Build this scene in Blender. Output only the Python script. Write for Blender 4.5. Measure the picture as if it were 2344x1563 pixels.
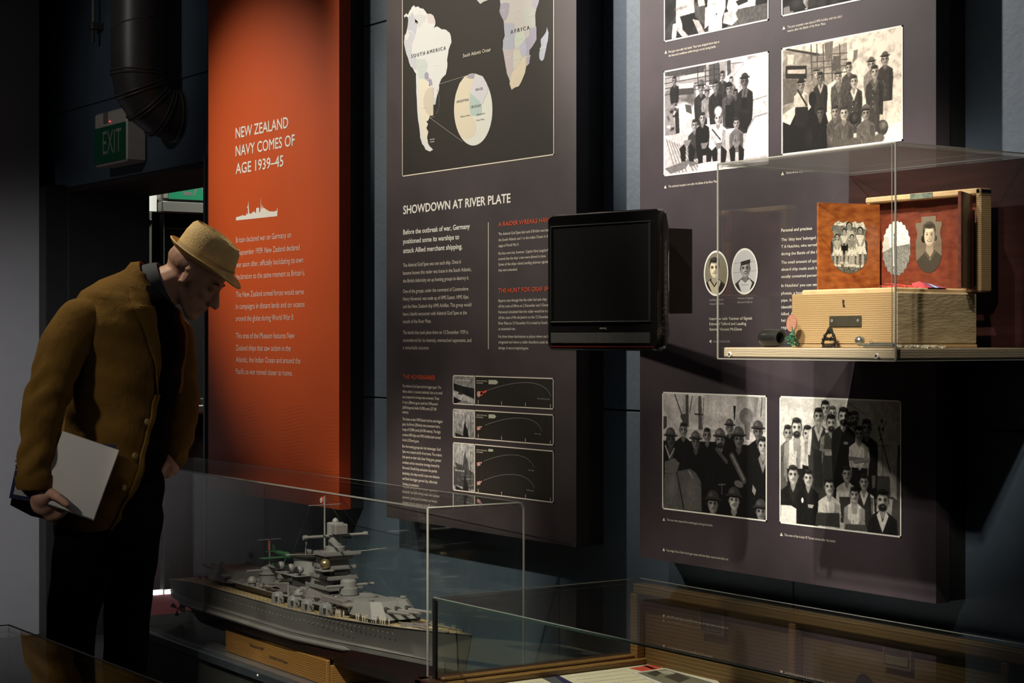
import bpy, math, random
import numpy as np
from mathutils import Vector, Matrix, geometry
random.seed(7)
RNG = np.random.default_rng(5)
PI = math.pi
SC = bpy.context.scene
COL = SC.collection
for o in list(bpy.data.objects): bpy.data.objects.remove(o)

# ------------------------------------------------------------------ camera
F, CX, HY, CAMZ = 4180.0, 1172.0, 778.0, 1.34
TH = math.radians(34.4); ST, CT = math.sin(TH), math.cos(TH)
cam = bpy.data.cameras.new('camera'); camo = bpy.data.objects.new('camera', cam); COL.objects.link(camo)
cam.sensor_width = 36; cam.lens = 36*F/2344; cam.shift_y = -3.5/2344; cam.clip_start = .05
camo.location = (0, 0, CAMZ); camo.rotation_euler = (PI/2, 0, PI/2-TH)
SC.camera = camo
# ------------------------------------------------------------------ world, exposure
w = bpy.data.worlds.new('world'); SC.world = w; w.use_nodes = True
w.node_tree.nodes['Background'].inputs[0].default_value = (.8, .85, 1, 1)
w.node_tree.nodes['Background'].inputs[1].default_value = 0.0
SC.view_settings.view_transform = 'Standard'; SC.view_settings.look = 'None'
SC.cycles.transparent_max_bounces = 32; SC.cycles.max_bounces = 10
SC.view_settings.exposure = 0; SC.view_settings.gamma = 1; SC.view_settings.use_curve_mapping = False
# ------------------------------------------------------------------ gallery lights: ceiling track spots, low wall washer, added fills
def spot(name, loc, aim, watts, deg, blend=.6, rad=.05, col=(1, .9, .76)):
    l = bpy.data.lights.new(name, 'SPOT'); l.energy = watts; l.color = col
    l.spot_size = math.radians(deg); l.spot_blend = blend; l.shadow_soft_size = rad
    o = bpy.data.objects.new(name, l); COL.objects.link(o); o.location = loc
    d = Vector(aim)-Vector(loc); o.rotation_euler = d.to_track_quat('-Z', 'Y').to_euler()
    return o
def area(name, loc, aim, watts, sx, sy, col=(1, 1, 1)):
    l = bpy.data.lights.new(name, 'AREA'); l.energy = watts; l.color = col; l.shape = 'RECTANGLE'; l.size = sx; l.size_y = sy
    o = bpy.data.objects.new(name, l); COL.objects.link(o); o.location = loc
    d = Vector(aim)-Vector(loc); o.rotation_euler = d.to_track_quat('-Z', 'Y').to_euler()
    return o
spot('spot_red', (-6.9, .7, 3.35), (-5.72, 2.9, 1.80), 330, 31, 1, .05)
spot('spot_map', (-6.2, .8, 3.35), (-4.2, 2.9, 2.15), 560, 41, 1, .05)
spot('spot_photos', (-4.9, .8, 3.4), (-3.38, 2.9, 2.2), 760, 32, 1, .05, (1, .92, .84))
spot('spot_model', (-3.0, .6, 3.5), (-4.78, 2.75, .42), 850, 21, .8, .03)
spot('spot_passage', (-1.5, .5, 2.9), (-2.68, 2.7, 1.48), 330, 19, 1, .04, (1, .92, .80))
spot('spot_case', (-2.35, .75, 3.5), (-2.78, 2.65, 1.50), 720, 19, .9, .03, (1, .93, .82))
spot('spot_table', (-3.7, 1.4, 3.4), (-3.45, 2.5, .5), 380, 25, .9, .05, (1, .9, .72))
spot('spot_grey_wall', (-6.0, -.2, 1.4), (-8.0, 2.75, .80), 270, 42, 1, .15, (1, .97, .97))
spot('spot_visitor', (-6.0, 1.25, 3.6), (-5.2, 2.2, 1.5), 210, 24, 1, .06, (1, .88, .66))
spot('fill_pad', (-4.2, -1.2, 3.0), (-5.02, 1.98, 1.05), 150, 13, 1, .12, (1, .93, .82))  # added fill to brighten the pad and jacket front
spot('fill_duct', (-5.6, .2, 3.2), (-7.0, 2.8, 2.55), 46, 26, 1, .08, (1, .95, .88))  # added fill to lift the dark duct and exit sign
area('ceiling_fill', (-3.5, .2, 3.5), (-3.5, .8, 0), 6, 5, 2, (.85, .9, 1))
area('lobby_light', (-8.6, 4.3, 2.9), (-8.9, 4.3, 0), 18, .8, .6, (.95, 1, .92))

# ------------------------------------------------------------------ pixel rays -> points on real planes of the room
def rdir(px, py):
    X = (px-CX)/F; return Vector((ST*X-CT, CT*X+ST, -(py-HY)/F))
def on_y(px, py, Y):
    d = rdir(px, py); return Vector((0, 0, CAMZ))+d*(Y/d.y)
def on_x(px, py, X):
    d = rdir(px, py); return Vector((0, 0, CAMZ))+d*(X/d.x)
def on_z(px, py, Z):
    d = rdir(px, py); return Vector((0, 0, CAMZ))+d*((Z-CAMZ)/d.z)
def at(px, py, D): return Vector((0, 0, CAMZ))+rdir(px, py)*D

# ------------------------------------------------------------------ materials
def lin(c):
    return tuple(((v/12.92) if v <= .04045 else ((v+.055)/1.055)**2.4) for v in c)
def mat(name, col, rough=.6, metal=0, var=0, vscale=8, bump=0, bscale=60, spec=.5, stretch=None, col2=None, emit=0, coat=0):
    m = bpy.data.materials.new(name); m.use_nodes = True
    nt = m.node_tree; b = nt.nodes['Principled BSDF']
    b.inputs['Base Color'].default_value = (*col, 1); b.inputs['Roughness'].default_value = rough
    b.inputs['Metallic'].default_value = metal; b.inputs['Specular IOR Level'].default_value = spec
    if coat: b.inputs['Coat Weight'].default_value = coat
    if emit:
        b.inputs['Emission Color'].default_value = (*col, 1); b.inputs['Emission Strength'].default_value = emit
    if var or bump or col2:
        tc = nt.nodes.new('ShaderNodeTexCoord'); mp = nt.nodes.new('ShaderNodeMapping')
        nt.links.new(tc.outputs['Object'], mp.inputs[0])
        if stretch: mp.inputs['Scale'].default_value = stretch
    if var or col2:
        n = nt.nodes.new('ShaderNodeTexNoise'); n.inputs['Scale'].default_value = vscale; n.inputs['Detail'].default_value = 6
        nt.links.new(mp.outputs[0], n.inputs['Vector'])
        r = nt.nodes.new('ShaderNodeMapRange'); r.inputs[1].default_value = .3; r.inputs[2].default_value = .7
        nt.links.new(n.outputs[0], r.inputs[0])
        mx = nt.nodes.new('ShaderNodeMix'); mx.data_type = 'RGBA'
        c2 = col2 if col2 else tuple(min(1, v*(1+var)) for v in col)
        c1 = col if col2 else tuple(v*(1-var) for v in col)
        mx.inputs[6].default_value = (*c1, 1); mx.inputs[7].default_value = (*c2, 1)
        nt.links.new(r.outputs[0], mx.inputs[0]); nt.links.new(mx.outputs[2], b.inputs['Base Color'])
    if bump:
        n2 = nt.nodes.new('ShaderNodeTexNoise'); n2.inputs['Scale'].default_value = bscale; n2.inputs['Detail'].default_value = 4
        nt.links.new(mp.outputs[0], n2.inputs['Vector'])
        bp = nt.nodes.new('ShaderNodeBump'); bp.inputs['Strength'].default_value = bump; bp.inputs['Distance'].default_value = .004
        nt.links.new(n2.outputs[0], bp.inputs['Height']); nt.links.new(bp.outputs[0], b.inputs['Normal'])
    return m
def wood(name, c1, c2, scale=(1, 1, 1), rings=14, rough=.55, dist=4, coat=0):
    m = bpy.data.materials.new(name); m.use_nodes = True
    nt = m.node_tree; b = nt.nodes['Principled BSDF']; b.inputs['Roughness'].default_value = rough
    if coat: b.inputs['Coat Weight'].default_value = coat
    tc = nt.nodes.new('ShaderNodeTexCoord'); mp = nt.nodes.new('ShaderNodeMapping'); mp.inputs['Scale'].default_value = scale
    nt.links.new(tc.outputs['Object'], mp.inputs[0])
    wv = nt.nodes.new('ShaderNodeTexWave'); wv.wave_type = 'BANDS'; wv.bands_direction = 'Z'
    wv.inputs['Scale'].default_value = rings; wv.inputs['Distortion'].default_value = dist; wv.inputs['Detail'].default_value = 3
    wv.inputs['Detail Scale'].default_value = 1.2
    nt.links.new(mp.outputs[0], wv.inputs['Vector'])
    n = nt.nodes.new('ShaderNodeTexNoise'); n.inputs['Scale'].default_value = 9; n.inputs['Detail'].default_value = 8
    nt.links.new(mp.outputs[0], n.inputs['Vector'])
    ad = nt.nodes.new('ShaderNodeMath'); ad.operation = 'MULTIPLY'
    nt.links.new(wv.outputs[1], ad.inputs[0]); nt.links.new(n.outputs[0], ad.inputs[1])
    r = nt.nodes.new('ShaderNodeMapRange'); r.inputs[2].default_value = .6
    nt.links.new(ad.outputs[0], r.inputs[0])
    mx = nt.nodes.new('ShaderNodeMix'); mx.data_type = 'RGBA'; mx.inputs[6].default_value = (*c1, 1); mx.inputs[7].default_value = (*c2, 1)
    nt.links.new(r.outputs[0], mx.inputs[0]); nt.links.new(mx.outputs[2], b.inputs['Base Color'])
    bp = nt.nodes.new('ShaderNodeBump'); bp.inputs['Strength'].default_value = .25; bp.inputs['Distance'].default_value = .002
    nt.links.new(ad.outputs[0], bp.inputs['Height']); nt.links.new(bp.outputs[0], b.inputs['Normal'])
    return m
def acrylic(name, tint=(.97, .98, .97), f0=.04, edge=False, rough=.0, mul=1.0, haze=0):
    m = bpy.data.materials.new(name); m.use_nodes = True
    nt = m.node_tree; nt.nodes.remove(nt.nodes['Principled BSDF']); out = nt.nodes['Material Output']
    tr = nt.nodes.new('ShaderNodeBsdfTransparent'); tr.inputs[0].default_value = (*tint, 1)
    gl = nt.nodes.new('ShaderNodeBsdfGlossy'); gl.inputs['Roughness'].default_value = rough
    ge = nt.nodes.new('ShaderNodeNewGeometry')
    dt = nt.nodes.new('ShaderNodeVectorMath'); dt.operation = 'DOT_PRODUCT'
    nt.links.new(ge.outputs['Incoming'], dt.inputs[0]); nt.links.new(ge.outputs['Normal'], dt.inputs[1])
    def mth(op, a, b=None):
        n = nt.nodes.new('ShaderNodeMath'); n.operation = op
        for i, v in enumerate((a, b)):
            if v is None: continue
            if isinstance(v, (int, float)): n.inputs[i].default_value = v
            else: nt.links.new(v, n.inputs[i])
        return n.outputs[0]
    c = mth('ABSOLUTE', dt.outputs['Value']); c = mth('SUBTRACT', 1.0, c); c = mth('POWER', c, 5.0)
    c = mth('MULTIPLY', c, (1-f0)*mul); c = mth('ADD', c, f0)
    trs = tr.outputs[0]
    if haze:
        df = nt.nodes.new('ShaderNodeBsdfTranslucent'); df.inputs[0].default_value = (.8, .78, .72, 1)
        dd = nt.nodes.new('ShaderNodeBsdfDiffuse'); dd.inputs[0].default_value = (.8, .78, .72, 1)
        m0 = nt.nodes.new('ShaderNodeMixShader'); nt.links.new(df.outputs[0], m0.inputs[1]); nt.links.new(dd.outputs[0], m0.inputs[2])
        m1 = nt.nodes.new('ShaderNodeMixShader'); m1.inputs[0].default_value = haze
        nt.links.new(tr.outputs[0], m1.inputs[1]); nt.links.new(m0.outputs[0], m1.inputs[2]); trs = m1.outputs[0]
    mx = nt.nodes.new('ShaderNodeMixShader'); nt.links.new(c, mx.inputs[0])
    nt.links.new(trs, mx.inputs[1]); nt.links.new(gl.outputs[0], mx.inputs[2])
    nt.links.new(mx.outputs[0], out.inputs[0])
    return m
def vcol_mat(name, rough=.5, spec=.4, tint=None):
    m = bpy.data.materials.new(name); m.use_nodes = True
    nt = m.node_tree; b = nt.nodes['Principled BSDF']; b.inputs['Roughness'].default_value = rough
    b.inputs['Specular IOR Level'].default_value = spec
    a = nt.nodes.new('ShaderNodeAttribute'); a.attribute_name = 'print'
    nt.links.new(a.outputs['Color'], b.inputs['Base Color'])
    return m
M = {}
M['blue'] = mat('slate_blue_paint', (.066, .095, .130), .6, var=.12, vscale=5, bump=.25, bscale=55)
M['nearblack'] = mat('black_paint', (.012, .012, .012), .7, var=.2)
M['darkblue'] = mat('dark_blue_paint', (.02, .026, .038), .7, var=.25, vscale=3)
M['grey_wall'] = mat('grey_wall_paint', (.30, .30, .315), .8, var=.03, bump=.1, bscale=90)
M['carpet'] = mat('dark_carpet', (.03, .028, .03), .95, var=.3, vscale=60, bump=.6, bscale=300)
M['red_carpet'] = mat('red_carpet', (.30, .035, .05), .95, var=.25, vscale=90, bump=.6, bscale=300)
M['ceil'] = mat('dark_ceiling', (.02, .02, .022), .9)
M['red_panel'] = mat('red_panel_print', (.60, .086, .012), .5, var=.04, vscale=3, spec=.35)
M['red_side'] = mat('red_panel_edge', (.50, .055, .012), .6, spec=.3)
M['brown_panel'] = mat('purple_brown_print', (.042, .034, .036), .5, vscale=4.5, col2=(.066, .053, .057), spec=.18)
M['photo_panel'] = mat('purple_mottled_print', (.026, .020, .024), .5, vscale=4, col2=(.062, .047, .056), spec=.15)
M['map_sea'] = mat('map_sea_print', (.026, .023, .019), .6, spec=.12)
M['text_white'] = mat('white_lettering', (.86, .84, .78), .6, spec=.2)
M['text_cream'] = mat('cream_lettering', (.74, .68, .58), .6, spec=.2)
M['text_pink'] = mat('pale_lettering', (.80, .62, .55), .6, spec=.2)
M['text_red'] = mat('orange_red_lettering', (.70, .10, .04), .6, spec=.2)
M['text_dim'] = mat('dim_lettering', (.40, .37, .34), .6, spec=.2)
M['text_map'] = mat('grey_map_lettering', (.16, .17, .18), .6, spec=.2)
M['wave_red'] = mat('wave_line_print', (.66, .125, .05), .5, spec=.3)
M['line_grey'] = mat('grey_line_print', (.13, .12, .12), .6, spec=.2)
M['print'] = vcol_mat('photographic_print', .65, .10)
M['acr'] = acrylic('clear_acrylic')
M['acr_hazed'] = acrylic('hazed_acrylic', haze=.12)  # pale haze mixed in to imitate the reflection under the showcase top
M['glass'] = acrylic('table_glass', (.96, .98, .965), .04)
M['acr_edge'] = mat('frosted_acrylic_edge', (.55, .56, .50), .35, spec=.6)
M['acr_edge_mid'] = mat('polished_acrylic_edge', (.26, .25, .22), .3, spec=.7)
M['acr_edge_dim'] = mat('grey_acrylic_edge', (.20, .20, .18), .3, spec=.7)
M['black_gloss'] = mat('gloss_black_plastic', (.006, .006, .006), .12, spec=.5)
M['black_satin'] = mat('satin_black_plastic', (.010, .010, .010), .4, spec=.5)
M['screen'] = mat('dark_screen', (.003, .003, .003), .5, spec=.12)
M['duct'] = mat('dark_grey_duct_paint', (.045, .045, .045), .42, var=.15, spec=.5)
M['duct_seam'] = mat('duct_seam_metal', (.07, .068, .062), .35, spec=.6)
M['white_plastic'] = mat('off_white_plastic', (.42, .40, .36), .5)
M['exit_green'] = mat('exit_green', (.006, .10, .05), .35)
M['exit_white'] = mat('exit_letters', (.25, .27, .24), .5)
M['red_led'] = mat('red_led', (1, .05, .03), .5, emit=3)
M['lit_green'] = mat('lit_exit_green', (.02, .24, .11), .4, emit=.35)
M['lit_white'] = mat('lit_white_gap', (.95, .97, 1), .5, emit=4)
M['lit_cream'] = mat('glowing_cream_wall', (.83, .82, .72), .5, emit=.75)  # emission stands in for the light on the wall beyond
M['steel'] = mat('brushed_steel', (.42, .40, .37), .35, metal=.6)
M['pale_green'] = mat('pale_green_print', (.48, .50, .38), .6)
M['pink_gun'] = mat('pink_gun_print', (.62, .33, .30), .6)
M['grey_door'] = mat('dark_grey_door', (.06, .056, .052), .6)
M['brown_door'] = mat('dark_brown_door', (.03, .014, .010), .6)

# ------------------------------------------------------------------ mesh helpers
def newobj(name, me, parent=None, mats=None, smooth=False):
    o = bpy.data.objects.new(name, me); COL.objects.link(o)
    if mats is not None:
        for mm in (mats if isinstance(mats, (list, tuple)) else [mats]): me.materials.append(mm)
    if smooth: me.polygons.foreach_set('use_smooth', [True]*len(me.polygons))
    if parent is not None: o.parent = parent
    return o
def worigin(p):
    while p.parent is not None: p = p.parent
    return Vector((0, 0, p.location.z)) if p.get('local') else Vector(p.location)
class MB:
    def __init__(s): s.v = []; s.f = []; s.mi = []; s.cur = 0
    def add(s, vs, fs):
        n = len(s.v); s.v += [tuple(v) for v in vs]; s.f += [tuple(i+n for i in f) for f in fs]; s.mi += [s.cur]*len(fs); return s
    def box(s, a, b):
        x0, y0, z0 = [min(p, q) for p, q in zip(a, b)]; x1, y1, z1 = [max(p, q) for p, q in zip(a, b)]
        return s.add([(x0, y0, z0), (x1, y0, z0), (x1, y1, z0), (x0, y1, z0), (x0, y0, z1), (x1, y0, z1), (x1, y1, z1), (x0, y1, z1)],
                     [(0, 3, 2, 1), (4, 5, 6, 7), (0, 1, 5, 4), (1, 2, 6, 5), (2, 3, 7, 6), (3, 0, 4, 7)])
    def bbox(s, a, b, r=.003):          # box with chamfered edges
        x0, y0, z0 = [min(p, q) for p, q in zip(a, b)]; x1, y1, z1 = [max(p, q) for p, q in zip(a, b)]
        r = min(r, (x1-x0)*.45, (y1-y0)*.45, (z1-z0)*.45)
        bm_v = []; idx = {}
        for ix, X in ((0, (x0, x0+r)), (1, (x1, x1-r))):
            for iy, Y in ((0, (y0, y0+r)), (1, (y1, y1-r))):
                for iz, Z in ((0, (z0, z0+r)), (1, (z1, z1-r))):
                    for k, p in enumerate(((X[0], Y[1], Z[1]), (X[1], Y[0], Z[1]), (X[1], Y[1], Z[0]))):
                        idx[(ix, iy, iz, k)] = len(bm_v); bm_v.append(p)
        I = idx; fs = []
        for i in (0, 1):
            q = [I[(i, 0, 0, 0)], I[(i, 1, 0, 0)], I[(i, 1, 1, 0)], I[(i, 0, 1, 0)]]; fs.append(q if i else q[::-1])
            q = [I[(0, i, 0, 1)], I[(1, i, 0, 1)], I[(1, i, 1, 1)], I[(0, i, 1, 1)]]; fs.append(q[::-1] if i else q)
            q = [I[(0, 0, i, 2)], I[(1, 0, i, 2)], I[(1, 1, i, 2)], I[(0, 1, i, 2)]]; fs.append(q if i else q[::-1])
        for i in (0, 1):
            for j in (0, 1):
                fs.append([I[(i, j, 0, 0)], I[(i, j, 1, 0)], I[(i, j, 1, 1)], I[(i, j, 0, 1)]])
                fs.append([I[(i, 0, j, 0)], I[(i, 1, j, 0)], I[(i, 1, j, 2)], I[(i, 0, j, 2)]])
                fs.append([I[(0, i, j, 1)], I[(1, i, j, 1)], I[(1, i, j, 2)], I[(0, i, j, 2)]])
                for k in (0, 1): fs.append([I[(i, j, k, 0)], I[(i, j, k, 1)], I[(i, j, k, 2)]])
        return s.add(bm_v, fs)
    def loft(s, rings, cap0=True, cap1=True):
        n = len(rings[0]); vs = [p for r in rings for p in r]; fs = []
        for k in range(len(rings)-1):
            for i in range(n):
                j = (i+1) % n; fs.append((k*n+i, k*n+j, (k+1)*n+j, (k+1)*n+i))
        if cap0: fs.append(tuple(range(n))[::-1])
        if cap1: fs.append(tuple((len(rings)-1)*n+i for i in range(n)))
        return s.add(vs, fs)
    def tube(s, pts, rads, n=12, cap=True):
        pts = [Vector(p) for p in pts]
        if isinstance(rads, (int, float)): rads = [rads]*len(pts)
        rings = []; up = None
        for i, p in enumerate(pts):
            t = (pts[min(i+1, len(pts)-1)]-pts[max(i-1, 0)]).normalized()
            if up is None:
                up = Vector((0, 0, 1)) if abs(t.z) < .9 else Vector((1, 0, 0))
            a = t.cross(up).normalized(); b = a.cross(t).normalized(); up = b
            rings.append([p+(a*math.cos(2*PI*k/n)+b*math.sin(2*PI*k/n))*rads[i] for k in range(n)])
        return s.loft(rings, cap, cap)
    def lathe(s, c, prof, axis='z', n=24):      # prof: (radius, height)
        rings = []
        for r, h in prof:
            ring = []
            for k in range(n):
                a = 2*PI*k/n; u, v = r*math.cos(a), r*math.sin(a)
                ring.append((c[0]+u, c[1]+v, c[2]+h) if axis == 'z' else ((c[0]+h, c[1]+u, c[2]+v) if axis == 'x' else (c[0]+u, c[1]+h, c[2]+v)))
            rings.append(ring)
        return s.loft(rings)
    def prism(s, pts, vec):                     # polygon of 3-D points extruded by vec, tessellated caps
        pts = [Vector(p) for p in pts]; vec = Vector(vec); n = len(pts)
        tr = geometry.tessellate_polygon([pts])
        fs = [tuple(t) for t in tr]+[tuple(i+n for i in t[::-1]) for t in tr]+[(i, (i+1) % n, (i+1) % n+n, i+n) for i in range(n)]
        return s.add(pts+[p+vec for p in pts], fs)
    def sphere(s, c, r, n=12, m=8, sc=(1, 1, 1), half=False):
        rings = []
        for i in range(m+1):
            ph = (PI/2 if half else PI)*i/m
            rr = max(1e-4, math.sin(ph))
            rings.append([(c[0]+r*sc[0]*rr*math.cos(2*PI*k/n), c[1]+r*sc[1]*rr*math.sin(2*PI*k/n), c[2]+r*sc[2]*math.cos(ph)) for k in range(n)])
        return s.loft(rings[::-1])
    def make(s, name, mats, parent=None, origin=None, smooth=False):
        me = bpy.data.meshes.new(name)
        o = Vector(origin) if origin is not None else (worigin(parent) if parent is not None else Vector((0, 0, 0)))
        me.from_pydata([(v[0]-o[0], v[1]-o[1], v[2]-o[2]) for v in s.v], [], s.f); me.update()
        ob = newobj(name, me, parent, mats)
        if isinstance(mats, (list, tuple)): me.polygons.foreach_set('material_index', s.mi)
        if smooth:
            me.polygons.foreach_set('use_smooth', [True]*len(me.polygons))
            try: me.set_sharp_from_angle(angle=math.radians(38))
            except Exception: pass
        if parent is None: ob.location = o
        return ob
def tag(o, label, cat=None, group=None, kind=None):
    if label: o['label'] = label
    if cat: o['category'] = cat
    if group: o['group'] = group
    if kind: o['kind'] = kind
    return o
def thing(name, loc, label=None, cat=None, group=None, rz=0, kind=None):
    o = bpy.data.objects.new(name, None); COL.objects.link(o); o.location = Vector(loc); o.rotation_euler = (0, 0, rz)
    o.empty_display_size = .05
    tag(o, label, cat, group, kind); return o

# ------------------------------------------------------------------ lettering
_fc = bpy.data.curves.new('lettering', 'FONT'); _fo = bpy.data.objects.new('lettering_tmp', _fc); COL.objects.link(_fo)
_fc.resolution_u = 3; _fc.size = 1.0
_cache = {}
def glyphs(text, bold=0, shear=0):
    k = (text, bold, shear)
    if k in _cache: return _cache[k]
    if bold:                      # heavier weight: overlaid copies a hair apart
        v0, f0 = glyphs(text, 0, shear); V_, F_ = [], []
        for lay, (dx, dz) in enumerate(((-bold, 0), (bold, 0), (0, bold*.7), (0, -bold*.7))):
            n_ = len(V_); V_ += [(p[0]+dx, p[1]+dz, lay*.00012) for p in v0]; F_ += [tuple(i+n_ for i in f) for f in f0]
        _cache[k] = (V_, F_); return _cache[k]
    _fc.body = text; _fc.offset = bold; _fc.shear = shear
    dg = bpy.context.evaluated_depsgraph_get(); dg.update()
    me = bpy.data.meshes.new_from_object(_fo.evaluated_get(dg))
    v = [(p.co.x, p.co.y) for p in me.vertices]; f = [tuple(p.vertices) for p in me.polygons]
    bpy.data.meshes.remove(me); _cache[k] = (v, f); return v, f
_hv = glyphs('H')[0]; CAPH = max(p[1] for p in _hv)
def text_on_wall(name, lines, Y, m, parent, cap, bold=0, label=None, shear=0):
    """lines: (text, px left, py baseline, px right); set on the plane y = Y facing -y"""
    if name in ('paragraph', 'introduction', 'heading', 'caption', 'diagram_lettering') and len(lines) > 1:
        for l in lines: text_on_wall(name+'_line', [l], Y, m, parent, cap, bold, label, shear)
        return
    mb = MB()
    for t, xl, yb, xr in lines:
        v, f = glyphs(t, bold, shear)
        if not v: continue
        a = on_y(xl, yb, Y); b = on_y(xr, yb, Y)
        h = cap/F*(Y/rdir(xl, yb).y)
        x0 = min(p[0] for p in v); x1 = max(p[0] for p in v)
        sx = (b.x-a.x)/(x1-x0); sy = h/CAPH
        mb.add([(a.x+(p[0]-x0)*sx, Y-(p[2] if len(p) > 2 else 0), a.z+p[1]*sy) for p in v], f)
    o = mb.make(name, m, parent)
    if label: o['label'] = label
    return o
def text_plane(name, t, o, ux, uz, width, cap, m, parent, bold=0):
    """text in an arbitrary plane: o origin (baseline left), ux, uz unit vectors"""
    v, f = glyphs(t, bold); x0 = min(p[0] for p in v); x1 = max(p[0] for p in v)
    sx = width/(x1-x0); sy = cap/CAPH; o = Vector(o); ux = Vector(ux); uz = Vector(uz)
    nn = ux.cross(uz)
    return MB().add([o+ux*((p[0]-x0)*sx)+uz*(p[1]*sy)+nn*(p[2] if len(p) > 2 else 0) for p in v], f).make(name, m, parent)

# ------------------------------------------------------------------ painted prints (flat photographs as coloured meshes)
class Paint:
    """grey canvas in metres, x right, y down; px/py shapes come in through a crop transform"""
    def __init__(s, W, H, rx=620, ry=950, bg=.5, ss=2, x0=0, z1=0, crop=None, Y=0):
        s.W, s.H = W, H; s.nx = max(8, int(W*rx)); s.ny = max(8, int(H*ry)); s.ss = ss
        s.fx = s.nx*ss; s.fy = s.ny*ss
        xs = (np.arange(s.fx)+.5)/s.fx*W; ys = (np.arange(s.fy)+.5)/s.fy*H
        s.X, s.Yc = np.meshgrid(xs, ys); s.A = np.full(s.X.shape, bg, dtype=np.float64)
        s.x0, s.z1, s.crop, s.Y = x0, z1, crop, Y
    def T(s, c):                         # crop px -> canvas metres
        if s.crop is None: return c
        k, ox, oy = s.crop; p = on_y(ox+c[0]/k, oy+c[1]/k, s.Y); return (p.x-s.x0, s.z1-p.z)
    def _win(s, xa, xb, ya, yb):
        i0 = max(0, int(xa/s.W*s.fx)-1); i1 = min(s.fx, int(xb/s.W*s.fx)+2)
        j0 = max(0, int(ya/s.H*s.fy)-1); j1 = min(s.fy, int(yb/s.H*s.fy)+2)
        return slice(j0, max(j0, j1)), slice(i0, max(i0, i1))
    def ell(s, x, y, rx, ry, val, rot=0, soft=.0, clip=None):
        R = max(rx, ry)*(1+soft)+1e-4; W = s._win(x-R, x+R, y-R, y+R); X = s.X[W]-x; Y = s.Yc[W]-y
        if X.size == 0: return
        c, n = math.cos(rot), math.sin(rot); u = (X*c+Y*n)/rx; v = (-X*n+Y*c)/ry; d = np.sqrt(u*u+v*v)
        a = np.clip((1+soft-d)/(2*soft+1e-9), 0, 1) if soft else (d < 1).astype(float)
        if clip == 'top': a = a*(v < 0)
        if clip == 'bot': a = a*(v > 0)
        s.A[W] = s.A[W]*(1-a)+val*a
    def poly(s, P, val, al=1):
        xa = min(p[0] for p in P); xb = max(p[0] for p in P); ya = min(p[1] for p in P); yb = max(p[1] for p in P)
        W = s._win(xa, xb, ya, yb); X = s.X[W]; Y = s.Yc[W]
        if X.size == 0: return
        ins = np.zeros(X.shape, bool); n = len(P)
        for i in range(n):
            (x1, y1), (x2, y2) = P[i], P[(i+1) % n]
            if abs(y2-y1) < 1e-12: continue
            c = ((y1 > Y) != (y2 > Y)) & (X < (x2-x1)*(Y-y1)/(y2-y1)+x1); ins ^= c
        s.A[W] = np.where(ins, s.A[W]*(1-al)+val*al, s.A[W])
    def line(s, a, b, wd, val, al=1):
        ax, ay = a; bx, by = b; W = s._win(min(ax, bx)-wd, max(ax, bx)+wd, min(ay, by)-wd, max(ay, by)+wd)
        X = s.X[W]-ax; Y = s.Yc[W]-ay; dx, dy = bx-ax, by-ay; L = dx*dx+dy*dy+1e-12
        if X.size == 0: return
        t = np.clip((X*dx+Y*dy)/L, 0, 1); d = np.hypot(X-t*dx, Y-t*dy)
        a_ = (d < wd*.5)*al; s.A[W] = s.A[W]*(1-a_)+val*a_
    # crop-pixel versions
    def P(s, pts, val, al=1): s.poly([s.T(p) for p in pts], val, al)
    def L(s, a, b, wd, val, al=1): s.line(s.T(a), s.T(b), wd, val, al)
    def E(s, cx, cy, rx, ry, val, rot=0, soft=0, clip=None):
        x, y = s.T((cx, cy)); x2, _ = s.T((cx+rx, cy)); _, y2 = s.T((cx, cy+ry)); s.ell(x, y, abs(x2-x), abs(y2-y), val, rot, soft, clip)
    def noise(s, amp, cells=24, mul=True):
        a = RNG.random((int(cells*s.H/s.W)+3, cells+3)); yy = np.linspace(0, a.shape[0]-1.01, s.fy); xx = np.linspace(0, a.shape[1]-1.01, s.fx)
        yi = yy.astype(int); xi = xx.astype(int); fy = (yy-yi)[:, None]; fx = (xx-xi)[None, :]
        n = (a[yi][:, xi]*(1-fx)+a[yi][:, xi+1]*fx)*(1-fy)+(a[yi+1][:, xi]*(1-fx)+a[yi+1][:, xi+1]*fx)*fy
        s.A = s.A*(1+amp*(n-.5)*2) if mul else s.A+amp*(n-.5)*2
    def grad(s, l, r): s.A = s.A*(l+(r-l)*s.X/s.W)
    def fig(s, cx, cy, hh, skin=.55, hair=.08, body=.12, hat=None, beard=False, arms=None, length=3.2, coll=None, sh=1.0, lean=0, light=1, singlet=False, smile=False, sleeve=None, helm=.28):
        """a person: head centre and head height in crop pixels"""
        x, y = s.T((cx, cy)); _, y2 = s.T((cx, cy+hh)); h = y2-y; r = h*.37; sw = h*.90*sh; skin = min(.95, skin*1.22+.03)
        ty = y+h*.52
        sl = body if sleeve is None else sleeve
        # torso and shoulders
        s.poly([(x-r*.45, ty-h*.05), (x+r*.45, ty-h*.05), (x+sw*.55, ty+h*.12), (x+sw*.93, ty+h*.32), (x+sw*1.0, ty+h*1.0), (x+sw*.80+lean*h, ty+h*length), (x-sw*.80+lean*h, ty+h*length), (x-sw*1.0, ty+h*1.0), (x-sw*.93, ty+h*.32), (x-sw*.55, ty+h*.12)], body)
        if sl != body:
            for q in (-1, 1): s.poly([(x+q*sw*.60, ty+h*.18), (x+q*sw*.93, ty+h*.32), (x+q*sw*1.02, ty+h*1.7), (x+q*sw*.78, ty+h*1.75), (x+q*sw*.62, ty+h*.7)], sl)
        s.poly([(x+sw*.45, ty+h*.3), (x+sw*.9, ty+h*.45), (x+sw*.9, ty+h*length), (x+sw*.5, ty+h*length)], max(0, body*.6), .6)
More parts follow.
